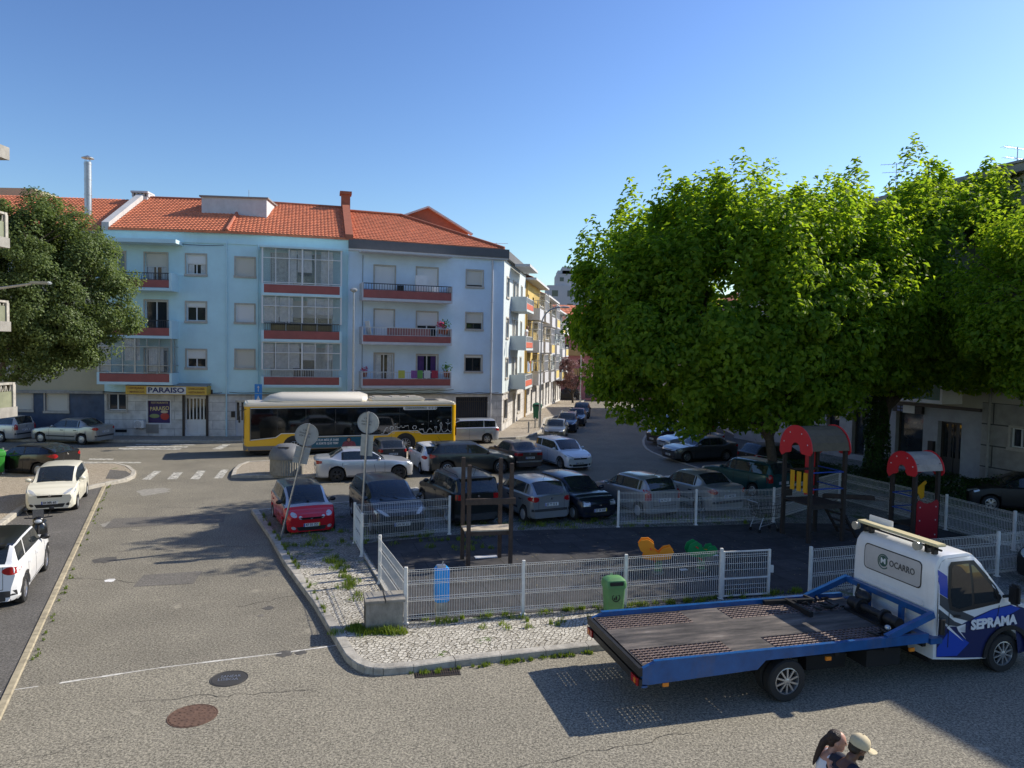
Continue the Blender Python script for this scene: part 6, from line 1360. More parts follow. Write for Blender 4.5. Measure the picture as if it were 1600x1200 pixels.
def decal(nm, poly, m, off_=.006, axis='y-', parent=None, sub_=.12):
    """polygon in (x, z) laid on the near side, or (y, z) laid on the back"""
    if axis[0] == 'y': poly = [(a, b_) if (a, b_) in ARCH else (fx(a), b_) for a, b_ in poly]
    bm = bmesh.new(); f = bm.faces.new([bm.verts.new((a, 0, b_)) for a, b_ in poly]); bmesh.ops.triangulate(bm, faces=[f])
    for k in range(-17, 76):
        c = k*.12
        for no in ((1,0,0), (0,0,1)): bmesh.ops.bisect_plane(bm, geom=bm.verts[:]+bm.edges[:]+bm.faces[:], plane_co=(c, 0, c), plane_no=no)
    for v in bm.verts:
        if axis[0] == 'y':
            s = -1 if axis == 'y-' else 1; h = cbvh.ray_cast(Vector((v.co.x, s*3, v.co.z)), Vector((0, -s, 0))); y = h[0].y if h[0] is not None else s*halfw(v.co.x, v.co.z); v.co.y = y+s*off_
        else:
            yy = v.co.x; h = cbvh.ray_cast(Vector((4, yy, v.co.z)), Vector((1, 0, 0))); v.co = Vector(((h[0].x if h[0] is not None else 5.65)-off_, yy, v.co.z))
    me = bpy.data.meshes.new(nm); bm.to_mesh(me); bm.free(); me.materials.append(m); o = bpy.data.objects.new(nm, me); COL.objects.link(o); o.parent = parent or tt; return o
M_DBLU = paint('livery_blue', (.012,.06,.42)); M_DGRY = paint('livery_grey', (.06,.065,.07)); M_DNAV = paint('livery_navy', (.012,.018,.09)); M_DWH = mat('livery_white', (.75,.75,.75), .4)
ARCH[:] = [(7.3+.50*math.cos(a), .36+.50*math.sin(a)) for a in np.linspace(PI, 0, 9)]
for ax in ('y-', 'y+'):
    decal('livery', [(6.08,.46),(6.72,.40)]+ARCH+[(8.2,.36),(8.74,.36),(8.76,.95),(8.5,1.12),(8.02,1.30),(7.5,1.24),(7.0,1.12),(6.6,.98),(6.3,1.0),(6.08,1.16)], M_DNAV, .005, ax)
    decal('livery', [(6.08,.62),(6.4,.95),(6.9,.66),(6.6,.45),(6.08,.47)], M_DBLU, .009, ax); decal('livery', [(6.95,1.08),(7.5,1.23),(8.0,1.28),(8.2,1.2),(7.8,1.06),(7.3,.98)], M_DBLU, .009, ax)
    decal('livery', [(6.08,1.62),(6.08,2.02),(6.30,1.90),(6.32,1.50)], M_DBLU, .006, ax); decal('livery', [(6.08,1.42),(6.08,1.61),(6.32,1.49),(6.6,1.28),(7.0,1.13),(6.9,1.05),(6.5,1.15)], M_DGRY, .006, ax)
    decal('livery', [(6.08,1.17),(6.08,1.34),(6.5,1.08),(6.85,.96),(6.62,.98),(6.35,1.02)], M_DGRY, .010, ax); decal('livery', [(6.3,.98),(6.75,.70),(6.35,1.01)], M_DWH, .013, ax)
    decal('side_window', [(6.42,1.36),(6.38,1.55),(6.42,2.02),(6.47,2.08),(6.9,2.08),(6.93,1.34),(6.6,1.30)], M_CGLASS if 0 else M_GLASS, .010, ax); decal('side_window', [(6.99,1.36),(6.96,2.06),(7.02,2.05),(7.5,1.62),(7.62,1.44),(7.6,1.38)], M_GLASS, .010, ax)
    decal('window_rubber', [(6.36,1.30),(6.30,1.55),(6.34,2.06),(6.42,2.14),(7.05,2.13),(7.60,1.64),(7.74,1.44),(7.68,1.34),(7.0,1.27),(6.6,1.24)], M_BLACK, .008, ax)
    for poly in ([(6.34,1.24),(6.36,1.24),(6.36,.62),(6.34,.62)], [(7.66,1.30),(7.68,1.30),(7.60,.85),(7.58,.85)]): decal('door_seam', poly, M_SEAM, .012, ax)
for (s, zr) in ((-1, 0),): mb = text_mb('SEPRAMA', .24, .003, M_DWH, frameM((6.95, -1.075, 1.0), (1,0,.03), (0,-1,0)), w=1.05, bold=.012); mb.build('company_name', M_DWH, tt)
decal('speed_arrow', [(6.55,.98),(6.78,1.02),(6.76,.98),(6.62,.93),(6.78,.86),(6.66,.88),(6.82,.72),(6.6,.9)], M_DWH, .014)
decal('door_handle', [(6.44,1.16),(6.62,1.16),(6.62,1.20),(6.44,1.20)], M_BLACK, .03)
def wglass():
    mb = MB(); vs = []; 
    for i in range(7):
        y = -.84+1.68*i/6
        for (x, z) in ((7.93,1.46), (7.55,1.80), (7.20,2.12)): vs.append((fx(x)+.05*(1-(y)**2)+.02, y*(1-.05*(z-1.46)), z+.025))
    mb.add(vs, [(3*i+j, 3*i+3+j, 3*i+4+j, 3*i+1+j) for i in range(6) for j in range(2)]); mb.build('windscreen', M_GLASS, tt, smooth=True)
wglass()
for s in (1, -1):
    mb = MB(); mb.ball((8.05, s*.76, .98), (.17,.14,.11), None, 7, Matrix.Identity(4)); mb.build('headlight', M_LENS, tt, smooth=True)
    mb = MB(); mb.box((7.75, s*.98-.03, 1.0), (7.9, s*.98+.03, 1.06)); mb.build('indicator', M_OLENS, tt)
    mb = MB(); mb.tube([(7.15, s*.95, 1.42), (7.25, s*1.15, 1.5)], .03, 6); mb.box((7.18, s*1.2-.1, 1.35), (7.3, s*1.2+.1, 1.72), bev=.04); mb.build('mirror', M_BLACK, tt, smooth=True)
    mb = MB(); R1_, R0_ = .56, .48; vs = []
    for k in range(13):
        a = PI*k/12
        for R_ in (R0_, R1_): vs += [(7.3+R_*math.cos(a), s*1.02, .36+R_*math.sin(a)), (7.3+R_*math.cos(a), s*1.075, .36+R_*math.sin(a))]
    fs = []
    for k in range(12):
        b0 = 4*k; fs += [(b0+1, b0+3, b0+7, b0+5), (b0+2, b0+6, b0+7, b0+3), (b0, b0+1, b0+5, b0+4)]
    mb.add(vs, fs); mb.build('arch_cladding', M_BLACK, tt)
mb = MB(); mb.box((5.7, -.92, .3), (8.0, .92, .52)); mb.build('cab_floor', M_UNDER, tt)
mb = MB(); mb.box((8.02, -.96, .32), (8.32, .96, .62), bev=.05); mb.build('bumper', M_BLACK, tt, smooth=True)
mb = MB(); mb.tube([(5.72, -1.14, ZD+.05), (5.72, -1.14, ZD+.32)], .05, 10); mb.build('side_marker_reel', M_BLACK, tt, smooth=True)
# back wall of the cab: recessed sign panel
rp = rrect(-.72, .72, 1.58, 2.08, .09, 4); decal('rear_sign_border', rp, M_BLACK, .006, 'x', sub_=.5); rs = decal('rear_sign', rrect(-.70, .70, 1.60, 2.06, .08, 4), mat('sign_grey_white', (.50,.48,.46), .35, var=.08), .010, 'x', sub_=.5)
mb = text_mb('OCARRO', .17, .002, M_DGRY, frameM((5.635, -.26, 1.84), (0,-1,0), (-1,0,0)), w=.62, bold=.003); mb.build('rear_lettering', M_DGRY, rs)
mb = MB(); M_LG = mat('logo_dark_green', (.03,.10,.08), .4)
mb.lathe([(0,0), (.105,0), (.105,.003), (0,.003)], 20, None, frameM((5.635, .20, 1.84), (0,-1,0), (-1,0,0))); mb.lathe([(.125,0), (.145,0), (.145,.003), (.125,.003)], 24, None, frameM((5.635, .20, 1.83), (0,-1,0), (-1,0,0)), .6, 5.6); mb.build('rear_logo', M_LG, rs)
mb = text_mb('M', .15, .002, M_DWH, frameM((5.631, .20, 1.84), (0,-1,0), (-1,0,0)), w=.12, bold=.003); mb.build('rear_logo_letter', M_DWH, rs)
for z0, z1 in ((1.30, 1.42), (1.12, 1.24), (.95, 1.06)): mb = MB(); mb.box((5.625, -.8, z0), (5.65, .8, z1), bev=.012); mb.build('pressed_rib', M_TWH, tt, smooth=True)
# light bar
mb = MB(); mb.box((5.67, -1.0, 2.42), (5.89, 1.0, 2.47), bev=.015); mb.build('light_bar', mat('pale_amber_plastic', (.72,.62,.36), .35), tt)
mb = MB()
for y in (-.85, -.7, .7, .85): mb.box((5.73, y-.03, 2.26), (5.83, y+.03, 2.42))
mb.tube([(5.78, -1.0, 2.36), (5.78, 1.0, 2.36)], .02, 6); mb.build('light_bar_mount', M_BLACK, tt)
for y in (-.62, .95): mb = MB(); mb.tube([(5.67, y, 2.36), (5.58, y, 2.36)], [.075, .085], 12); mb.build('work_light', mat('lamp_glass_beige', (.4,.36,.28), .15), tt, smooth=True)
mb = MB(); mb.box((5.95, .35, 2.36), (5.98, .98, 2.56), bev=.01); mb.build('roof_plate', M_WHITE, tt)
tt.location = (1.83, 12.37, 0); tt.rotation_euler = (0, 0, math.radians(15.0))
# ------------------------------------------------------------ playground fence
def fence(label, pts, group='fence runs round the playground', h=1.12, skip=(), z0=.13):
    t = thing('fence', label, 'fence', (pts[0][0], pts[0][1], z0), group=group); o_ = Vector((pts[0][0], pts[0][1], 0))
    P_ = [Vector((p[0], p[1], 0))-o_ for p in pts]
    for i_, p in enumerate(P_):
        if i_ in skip: continue
        mb = MB(); mb.box((p.x-.035, p.y-.035, -.05), (p.x+.035, p.y+.035, h+.05), bev=.006); mb.box((p.x-.06, p.y-.06, -.01), (p.x+.06, p.y+.06, .01)); mb.build('post', M_FENCE, t)
    for a, b in zip(P_, P_[1:]):
        d = (b-a); L_ = d.length; d /= L_; n = Vector((-d.y, d.x, 0)); mb = MB(); k = max(2, int((L_-.12)/.052)); s0 = .06
        lean = random.uniform(-.02, .02)
        zs = [(.06, 0), (.09, 0), (.13, -.03), (.17, 0), (.45, 0), (.49, -.03), (.53, 0), (.80, 0), (.84, -.03), (.88, 0), (h-.05, 0), (h, -.035)]
        for i in range(k+1):
            s = s0+(L_-.12)*i/k; q = a+d*s
            pp = [(q+n*(o+lean*z)) + Vector((0,0,z)) for z, o in zs]
            w_ = .0029
            vs = []; 
            for p in pp:
                for (u, v) in ((-1,-1),(1,-1),(1,1),(-1,1)): vs.append(p+d*w_*u+n*w_*v)
            mb.add(vs, [(4*j+c, 4*j+(c+1) % 4, 4*j+4+(c+1) % 4, 4*j+4+c) for j in range(len(pp)-1) for c in range(4)])
        for z, o in zs[:]:
            if z in (.06,): continue
            p = a+d*.04+n*(o+lean*z)+Vector((0,0,z)); q = a+d*(L_-.04)+n*(o+lean*z)+Vector((0,0,z)); mb.beam(p, q, .0065)
        mb.build('panel', M_FENCE, t)
    return t
fence('short fence run at the left side of the playground beside the concrete cabinet', [(-3.09,17.4), (-2.1,14.86)])
fence('long fence run along the pale cobbled pavement at the front of the playground', [(-2.1,14.86), (.32,15.5), (2.6,16.1), (4.9,16.75)], skip=(0,))
fence('fence run at the back left corner in front of the dark blue grey hatchback', [(-3.98,19.65), (-4.46,21.0), (-1.83,22.2)])
fence('fence run along the back of the playground before the silver cars', [(3.5,23.5), (6.13,24.0), (8.9,24.6), (12.8,28.4)])
fence('fence run down the right side of the playground', [(12.8,28.4), (13.6,26.1), (14.3,23.9), (14.9,21.5), (15.2,19.8)], skip=(0,))
fence('fence run behind the tow truck cab', [(7.08,17.05), (9.9,18.0), (12.7,18.9), (15.2,19.8)], skip=(3,))
gt = thing('fence_gate', 'framed fence gate leaf left open beside the green litter bin', 'gate', (4.9,16.75,.13)); u = Vector((1.2,.27,0)); L_ = u.length; u /= L_
mb = MB(); 
for s in (.05, L_): mb.box((-.025+u.x*s, -.025+u.y*s, .03), (.025+u.x*s, .025+u.y*s, 1.1))
for z in (.05, 1.08, .45): mb.beam(u*.05+Vector((0,0,z)), u*L_+Vector((0,0,z)), .03)
mb.box((u.x*L_+.03, u.y*L_-.02, .55), (u.x*L_+.1, u.y*L_+.02, .72)); mb.build('frame', M_FENCE, gt); mb = MB()
for i in range(22): s = .1+(L_-.15)*i/21; mb.beam(u*s+Vector((0,0,.05)), u*s+Vector((0,0,1.07)), .006)
for z in (.2, .3, .65, .8, .95, 1.0): mb.beam(u*.06+Vector((0,0,z)), u*L_+Vector((0,0,z)), .007)
mb.build('mesh_infill', M_FENCE, gt)
# ------------------------------------------------------------ playground things
def woodmat(name, c, v=.3):
    m = mat(name, c, .8, var=v, vscale=7, bump=.3, bscale=20); return m
M_WOODD = woodmat('dark_stained_wood', (.035,.026,.02)); M_WOODP = woodmat('worn_pale_wood', (.46,.39,.29)); M_WOODM = woodmat('brown_wood', (.075,.05,.036))
M_PRED = mat('play_red', (.62,.02,.03), .4); M_PYEL = mat('play_yellow', (.72,.36,.01), .4); M_PBLU = mat('play_blue', (.01,.06,.32), .35); M_PRO = mat('roof_brown_board', (.11,.085,.05), .6, var=.2, vscale=5); M_BOLT = mat('bolt_caps', (.6,.6,.6), .3)
def tower(name, label, loc, rz, w, hp, zr0, zr1, zdeck, roofm, sc=1):
    t = thing(name, label, 'play tower', loc, rz); h = w/2
    for x in (-h, h):
        for y in (-h, h): mb = MB(); mb.box((x-.055, y-.055, -.02), (x+.055, y+.055, hp), bev=.008); mb.build('post', M_WOODD, t)
    mb = MB(); 
    for k in range(8): mb.box((-h+.0+k*w/8+.005, -h, zdeck-.04), (-h+(k+1)*w/8-.005, h, zdeck))
    mb.box((-h, -h-.02, zdeck-.14), (h, -h+.02, zdeck-.041)); mb.box((-h, h-.02, zdeck-.14), (h, h+.02, zdeck-.041)); mb.build('platform', M_WOODD, t)
    # arched end boards
    n = 20; ro = h+.14; ri = h*.34; zc = zr1-ro*1.02; M = lambda x: Matrix.Translation((x, 0, 0)) @ Matrix(((0,0,1,0),(1,0,0,0),(0,1,0,0),(0,0,0,1)))
    for s in (-1, 1):
        out_ = [(-ro, zr0+.12)]+[(-ro*math.cos(PI*k/n), zc+ro*1.02*math.sin(PI*k/n)) for k in range(n+1)]+[(ro, zr0), (ro*.85, zr0-.12), (ro*.62, zr0-.02), (ri+.06, zr0+.02), (ri, zr0+.06)]
        inn = [(ri*math.cos(PI*k/n), zc+.02+ri*math.sin(PI*k/n)) for k in range(n+1)]+[(-ri, zr0+.12), (-ri-.08, zr0+.03), (-ro+.08, zr0+.02)]
        poly = out_+inn; mb = MB(); mb.prism(poly, 0, .03, None, M(s*(h+.085)-.015))
        o = mb.build('arch_board', M_PRED, t)
        mb = MB()
        for a in (.12, .35, .65, .88): mb.lathe([(.0,.012), (.022,.006), (.022,0)], 8, None, frameM((s*(h+.085)+(.016 if s > 0 else -.016), -(ro*.78)*math.cos(PI*a), zc+ro*.78*math.sin(PI*a)), (0,1,0), (s,0,0)))
        mb.build('bolt', M_BOLT, o)
    mb = MB(); k_ = 9; rr = ro-.03; vs = []
    for i in range(k_+1):
        a = PI*(.02+.96*i/k_)
        for x in (-h-.06, h+.06):
            for r_ in (rr, rr-.03): vs.append((x, -r_*math.cos(a), zc+r_*1.02*math.sin(a)))
    fs = []
    for i in range(k_): b0 = 4*i; fs += [(b0, b0+4, b0+6, b0+2), (b0+1, b0+3, b0+7, b0+5)]
    mb.add(vs, fs); mb.build('barrel_roof', roofm, t); return t, h
t1, h = tower('play_tower', 'larger play tower with a brown barrel roof and yellow slats under the big tree', (9.38,22.6,.13), math.radians(17), 1.22, 2.9, 2.62, 3.5, 1.15, M_PRO)
mb = MB()
mb.box((-h, h-.03, 1.2), (-h+.3, h, 1.4), M_WOODD)
mb.box((-h, h-.06, 1.42), (h, h-.031, 1.5), M_WOODD); mb.box((-h, h-.06, 2.0), (h, h-.031, 2.08), M_WOODD); mb.build('cross_rails', None, t1)
mb = MB()
for k in range(3): mb.box((-h-.0, -h+.16+k*.3, 1.48), (-h+.03, -h+.33+k*.3, 2.08))
mb.build('slat_panel', M_PYEL, t1)
for z in (1.62, 2.12): mb = MB(); mb.tube([(-h+.05, -h-.02, z), (0, -h-.06, z+.02), (h-.05, -h-.02, z)], .02, 8); mb.tube([(h, -h+.05, z), (h, h-.05, z)], .02, 8); mb.build('rail', M_PBLU, t1, smooth=True)
mb = MB(); mb.box((h-.42, h+.02, 1.2), (h-.05, h+.05, 2.7)); mb.build('back_panel', M_PRED, t1)
mb = MB(); 
for s in (-1, 1): mb.beam((h-.0, s*.4, 1.1), (h+.75, s*.4, -.02), .08, .06)
for k in range(4): z = .22+k*.25; mb.beam((h+.72-z*.62, -.42, z), (h+.72-z*.62, .42, z), .12, .03)
mb.build('ladder', M_WOODD, t1)
t2, h = tower('play_tower', 'smaller play tower with a pale weathered roof, red arches and a dark red panel', (12.4,22.4,.13), math.radians(17), .86, 2.45, 2.05, 2.78, .55, mat('roof_grey_board', (.42,.36,.31), .6, var=.2, vscale=3))
mb = MB(); mb.prism([(-.40,.15),(.40,.15),(.40,1.28),(.33,1.36),(.15,1.28),(0,1.25),(-.15,1.28),(-.33,1.36),(-.40,1.28)], -h-.09, -h-.06, None, Matrix(((1,0,0,0),(0,0,1,0),(0,1,0,0),(0,0,0,1)))); rp_ = mb.build('red_panel', mat('play_dark_red', (.36,.01,.02), .45), t2); mb = MB()
for x in (-.3,.3):
    for z in (.3,.75,1.15): mb.lathe([(.0,.012), (.022,.006), (.022,0)], 8, None, frameM((x, -h-.092, z), (1,0,0), (0,-1,0)))
mb.build('bolt', M_BOLT, rp_)
for z in (1.0, 1.45): mb = MB(); mb.tube([(-h-.02, -h+.05, z), (-h-.05, 0, z+.02), (-h-.02, h-.05, z)], .018, 8); mb.tube([(-h+.05, h, z), (h-.05, h, z)], .018, 8); mb.build('rail', M_PBLU, t2, smooth=True)
mb = MB(); M = Matrix.Translation((.12,-.1,0)) @ Matrix(((1,0,0,0),(0,0,1,0),(0,1,0,0),(0,0,0,1))); mb.prism([(-.16,1.62),(.12,1.82),(.2,1.86),(.25,1.8),(.2,1.74),(.16,1.72),(.16,1.35),(.05,1.3)], 0, .03, None, M); mb.build('yellow_handle_board', M_PYEL, t2)
# timber frame
tf = thing('climbing_frame', 'bare brown timber climbing frame of four tall posts round a pale platform', 'climbing frame', (-.58,19.35,.13), math.radians(12))
for (x, y, hh) in ((-.56,-.34,2.65), (.56,-.34,2.68), (-.62,.34,2.75), (.40,.34,2.72)):
    mb = MB(); mb.box((x-.05, y-.05, -.02), (x+.05, y+.05, hh), bev=.008); mb.build('post', M_WOODM, tf)
mb = MB(); mb.box((-.66,-.44,1.62), (.66,-.392,1.78)); mb.build('cross_bar', M_WOODM, tf)
mb = MB(); mb.box((-.62,-.30,.78), (.62,-.25,.88)); mb.box((-.62,.25,.78), (.62,.30,.88)); mb.box((.28,-.25,.78), (.34,.25,.88)); mb.build('bearer', M_WOODM, tf)
mb = MB()
for k in range(6): mb.box((-.66, -.29+k*.1, .885), (.62, -.195+k*.1, .92))
mb.build('platform', M_WOODP, tf)
# spring riders
def rider(label, loc, rz, m, kind):
    t = thing('spring_rider', label, 'spring rider', loc, rz, 'spring riders'); mb = MB()
    mb.tube([(.09*math.cos(a), .09*math.sin(a), .04+.33*a/(2*PI*5)) for a in np.linspace(0, 2*PI*5, 70)], .016, 6); mb.build('spring', mat('spring_green', (.10,.28,.10), .5), t, smooth=True)
    mb = MB(); mb.lathe([(0,.0), (.16,.0), (.16,.03), (0,.04)], 16); mb.lathe([(0,.37), (.12,.37), (.12,.40), (0,.40)], 16); mb.build('base_plate', M_ALU, t)
    M = Matrix(((1,0,0,0),(0,0,1,0),(0,1,0,0),(0,0,0,1)))
    if kind == 0: poly = [(.30,.42),(.38,.60),(.28,.72),(.12,.68),(.0,.55),(-.10,.62),(-.12,.78),(-.26,.88),(-.44,.86),(-.52,.74),(-.46,.60),(-.36,.52),(-.40,.40),(-.2,.36),(.1,.38)]
    else: poly = [(-.34,.42),(-.42,.56),(-.36,.72),(-.2,.80),(-.06,.72),(-.02,.60),(.1,.56),(.16,.66),(.3,.68),(.38,.58),(.36,.46),(.2,.40),(-.1,.38)]
    for y in (-.14, .11): mb = MB(); mb.prism(poly, y, y+.03, None, M); mb.build('side_board', m, t)
    mb = MB(); mb.box((-.1,-.12,.5), (.25,.12,.53), bev=.01); mb.build('seat', M_PYEL if kind else m, t)
    mb = MB(); mb.tube([(-.2,-.26,.66), (-.2,.26,.66)], .016, 8); mb.tube([(-.1,-.28,.36), (-.1,.28,.36)], .016, 8); mb.build('handle_bar', M_PRED, t)
rider('orange spring rider of rounded boards behind the front fence', (3.82,18.6,.13), math.radians(-8), mat('play_orange', (.85,.30,.015), .4), 0)
rider('green spring rider of rounded boards next to the orange one', (5.0,18.9,.13), math.radians(8), mat('play_green', (.01,.25,.07), .4), 1)
for k, (x, y, w_, d_, rz) in enumerate(((-.62,19.75,.62,.22,.25), (4.55,18.9,.2,.12,.3), (5.7,20.3,.3,.1,.2))):
    p = [Vector((x+a*w_/2*math.cos(rz)-b_*d_/2*math.sin(rz), y+a*w_/2*math.sin(rz)+b_*d_/2*math.cos(rz), 0)) for a, b_ in ((-1,-1),(1,-1),(1,1),(-1,1))]
    mb = MB(); mb.prism([(q.x, q.y) for q in p], .135, .15); recentre(tag(mb.build('floor_sheet', M_WHITE), ('white sheet lying under the timber climbing frame', 'small white scrap lying between the two spring riders', 'white scrap lying behind the green spring rider')[k], 'sheet'))
mb = MB(); a_, b_ = Vector((11.5,27.5,.5)), Vector((15.0,26.2,.62)); mb.beam(a_, b_, .16, .16); o = tag(mb.build('balance_beam', M_WOODM), 'long brown balance beam behind the smaller play tower', 'beam')
# blue box, litter bins, cabinet
bl = thing('utility_box', 'bright blue upright box on a grey foot just inside the front fence', 'box', (-1.42,15.42,.13), math.radians(15)); mb = MB(); mb.box((-.15,-.13,.28), (.15,.13,1.02), bev=.03); mb.build('casing', mat('cyan_blue_plastic', (.004,.31,.78), .4, var=.08), bl, smooth=True); mb = MB(); mb.box((-.12,-.10,0), (.12,.10,.28)); mb.build('foot', M_KERBG, bl); mb = MB(); mb.box((-.10,-.08,1.02), (.08,.08,1.06)); mb.beam((.0,0,1.04), (.03,0,1.14), .02); mb.build('lid', M_ALU, bl)
def bin_(label, loc, rz, sc=1, m=None, mark=True):
    t = thing('litter_bin', label, 'litter bin', loc, rz); t.scale = (sc,)*3; m = m or mat('bin_green', (.10,.26,.09), .5, var=.1, vscale=6, dirt=.2)
    mb = MB(); vs = []; prof = [(.17,.13,.10), (.185,.14,.12), (.215,.165,.66)]; pts = []
    for (a, b_, z) in prof: pts.append([(x, y, z) for x, y in rrect(-a, a, -b_, b_, .06)])
    k = len(pts[0]); mb.add(pts[0]+pts[1]+pts[2], [list(range(k))[::-1]]+[(j*k+i, j*k+(i+1) % k, (j+1)*k+(i+1) % k, (j+1)*k+i) for j in range(2) for i in range(k)]); mb.build('bucket', m, t, smooth=True)
    mb = MB(); L3 = [[(x, y, z) for x, y in rrect(-a, a, -b_, b_, .07)] for a, b_, z in ((.235,.185,.655), (.24,.19,.74), (.22,.17,.82), (.15,.11,.87))]; mb.add(sum(L3, []), [(j*k+i, j*k+(i+1) % k, (j+1)*k+(i+1) % k, (j+1)*k+i) for j in range(3) for i in range(k)]+[list(range(3*k, 4*k))]); ld = mb.build('lid', m, t, smooth=True)
    mb = MB(); mb.box((-.15,-.20,.72), (.15,-.175,.80), bev=.01); mb.build('opening', M_BLACK, ld)
    if mark:
        mb = MB(); Mk = frameM((0,-.158,.46), (1,0,0), (0,-1,.06)); mb.lathe([(.075,0),(.09,0),(.09,.004),(.075,.004)], 18, None, Mk); mb.box((-.012,-.045,0), (.02,.02,.005), None, Mk); mb.ball((.0,.035,.003), (.012,.012,.004), None, 5, Mk); mb.box((-.05,-.04,0), (-.025,.0,.005), None, Mk); mb.build('tidy_symbol', M_BLACK, t)
    mb = MB(); mb.box((-.03,.16,0), (.03,.2,.9)); mb.build('stand', M_ALU, t); return t
q = P(958, 958, .2); bin_('pale green litter bin in front of the playground fence', (q.x, q.y, .125), math.radians(12), 1.0)
q = P(-4, 742, .12); bin_('bright green litter bin cut by the left edge of the frame', (q.x, q.y, .12), math.radians(-30), 1.25, mat('bin_bright_green', (.03,.24,.03), .45), False)
q = P(839, 657, .12); bin_('dark green litter bin on the sunny side street pavement', (q.x, q.y, .12), 0, 1.6, mat('bin_dark_green', (.01,.13,.07), .5), False)
cb = thing('electric_cabinet', 'weathered concrete cabinet with mossy foot at the corner of the front fence', 'cabinet', (-2.52,14.72,.125), math.radians(15))
M_CABC = mat('mossy_concrete', (.28,.26,.22), .9, var=.3, vscale=4, dirt=.8, bump=.4, bscale=30)
mb = MB(); mb.box((-.38,-.26,-.02), (.36,.26,.56), bev=.01); mb.build('body', M_CABC, cb); mb = MB(); mb.box((-.40,-.30,.562), (-.01,.30,.62), bev=.008); mb.box((.01,-.30,.562), (.40,.30,.62), bev=.008); mb.build('top_slab', M_CABC, cb)
mb = MB()
for k in range(9): mb.box((-.388,-.2+k*.045,.15), (-.383,-.175+k*.045,.5))
mb.build('side_grille', mat('grille_dark', (.08,.075,.06), .8), cb)
# manholes and drain
def manhole(label, px, py, r, m, z, txt=None):
    c = P(px, py, z); t = thing('manhole_cover', label, 'manhole cover', (c.x, c.y, z-.004)); mb = MB(); mb.lathe([(0,.006),(r-.03,.006),(r-.028,.002),(r-.015,.002),(r-.012,.007),(r,.006),(r,0)], 32); o = mb.build('cover', m, t, smooth=True)
    if txt:
        for k, s in enumerate(txt): tm = text_mb(s, r*.4, .001, M_ALU, frameM((0, (.25-.38*k)*r, .0075), (.97,.2,0), (0,0,1)), w=r*1.05); tm.build('cast_lettering', mat('cast_lettering', (.2,.2,.19), .6), o)
    else:
        mb = MB()
        for rr in (.3,.5,.7,.88):
            n = int(rr*24)
            for k in range(n): a = 2*PI*k/n; mb.box((rr*r*math.cos(a)-.014, rr*r*math.sin(a)-.014, .006), (rr*r*math.cos(a)+.014, rr*r*math.sin(a)+.014, .011))
        mb.build('cast_studs', m, o)
manhole('dark smooth manhole cover with cast lettering', 358, 1060, .315, mat('cast_iron_dark', (.045,.043,.04), .7, var=.2), .009, ['SANEAR', 'EPAL'][:1]+['LISBOA'])
manhole('rusty brown studded manhole cover', 301, 1118, .37, mat('cast_iron_rust', (.13,.075,.05), .75, var=.35, vscale=12), .009)
dg = thing('drain_grate', 'long iron drain grate at the foot of the kerb', 'drain grate', (*P(683,1052)[:2], .0), math.radians(12)); mb = MB()
for k in range(20): mb.box((-.38+k*.04, -.13, .005), (-.365+k*.04, .13, .016))
for y in (-.14, .13, -.005): mb.box((-.4, y, .004), (.4, y+.012, .017))
mb.build('bars', mat('rusty_grate', (.06,.045,.035), .8), dg); mb = MB(); mb.box((-.41,-.15,.001), (.41,.15,.0045)); mb.build('pit', M_BLACK, dg)
# half-buried glass container on the traffic island
gc = thing('waste_container', 'half buried waste container, ribbed concrete drum with a grey dome lid', 'waste container', (*P(441,744,.12)[:2], .12)); gc.location.y += .65; mb = MB(); n = 44; R_ = .72
vs = []
for k in range(n*2): a = PI*k/n; r_ = R_ if k % 2 else R_-.03; vs += [(r_*math.cos(a), r_*math.sin(a), 0), (r_*math.cos(a), r_*math.sin(a), .74)]
mb.add(vs, [(2*k, (2*k+2) % (4*n), (2*k+3) % (4*n), 2*k+1) for k in range(2*n)]); mb.build('ribbed_drum', mat('ribbed_concrete', (.30,.28,.23), .9, var=.2, vscale=5), gc)
mb = MB(); mb.lathe([(.76,.70), (.77,.80), (.72,.98), (.60,1.16), (.38,1.30), (.15,1.34), (0,1.35)], 32); mb.lathe([(.0,.72),(.76,.70)], 32); mb.build('dome_lid', mat('grey_lid_plastic', (.16,.165,.17), .5, var=.12), gc, smooth=True)
mb = MB()
for (rz_, z) in ((.4, .02), (2.2, .0)): 
    for k in range(8): a0, a1 = rz_+k*.12, rz_+(k+1)*.12; mb.beam((.66*math.cos(a0), .66*math.sin(a0)-.05, 1.09+z+.03*k/8), (.66*math.cos(a1), .66*math.sin(a1)-.05, 1.09+z+.03*(k+1)/8), .06, .03)
mb.box((-.25,-.55,1.19), (.25,-.35,1.25), bev=.02); mb.build('lid_flap', mat('dark_lid_plastic', (.06,.06,.065), .5), gc)
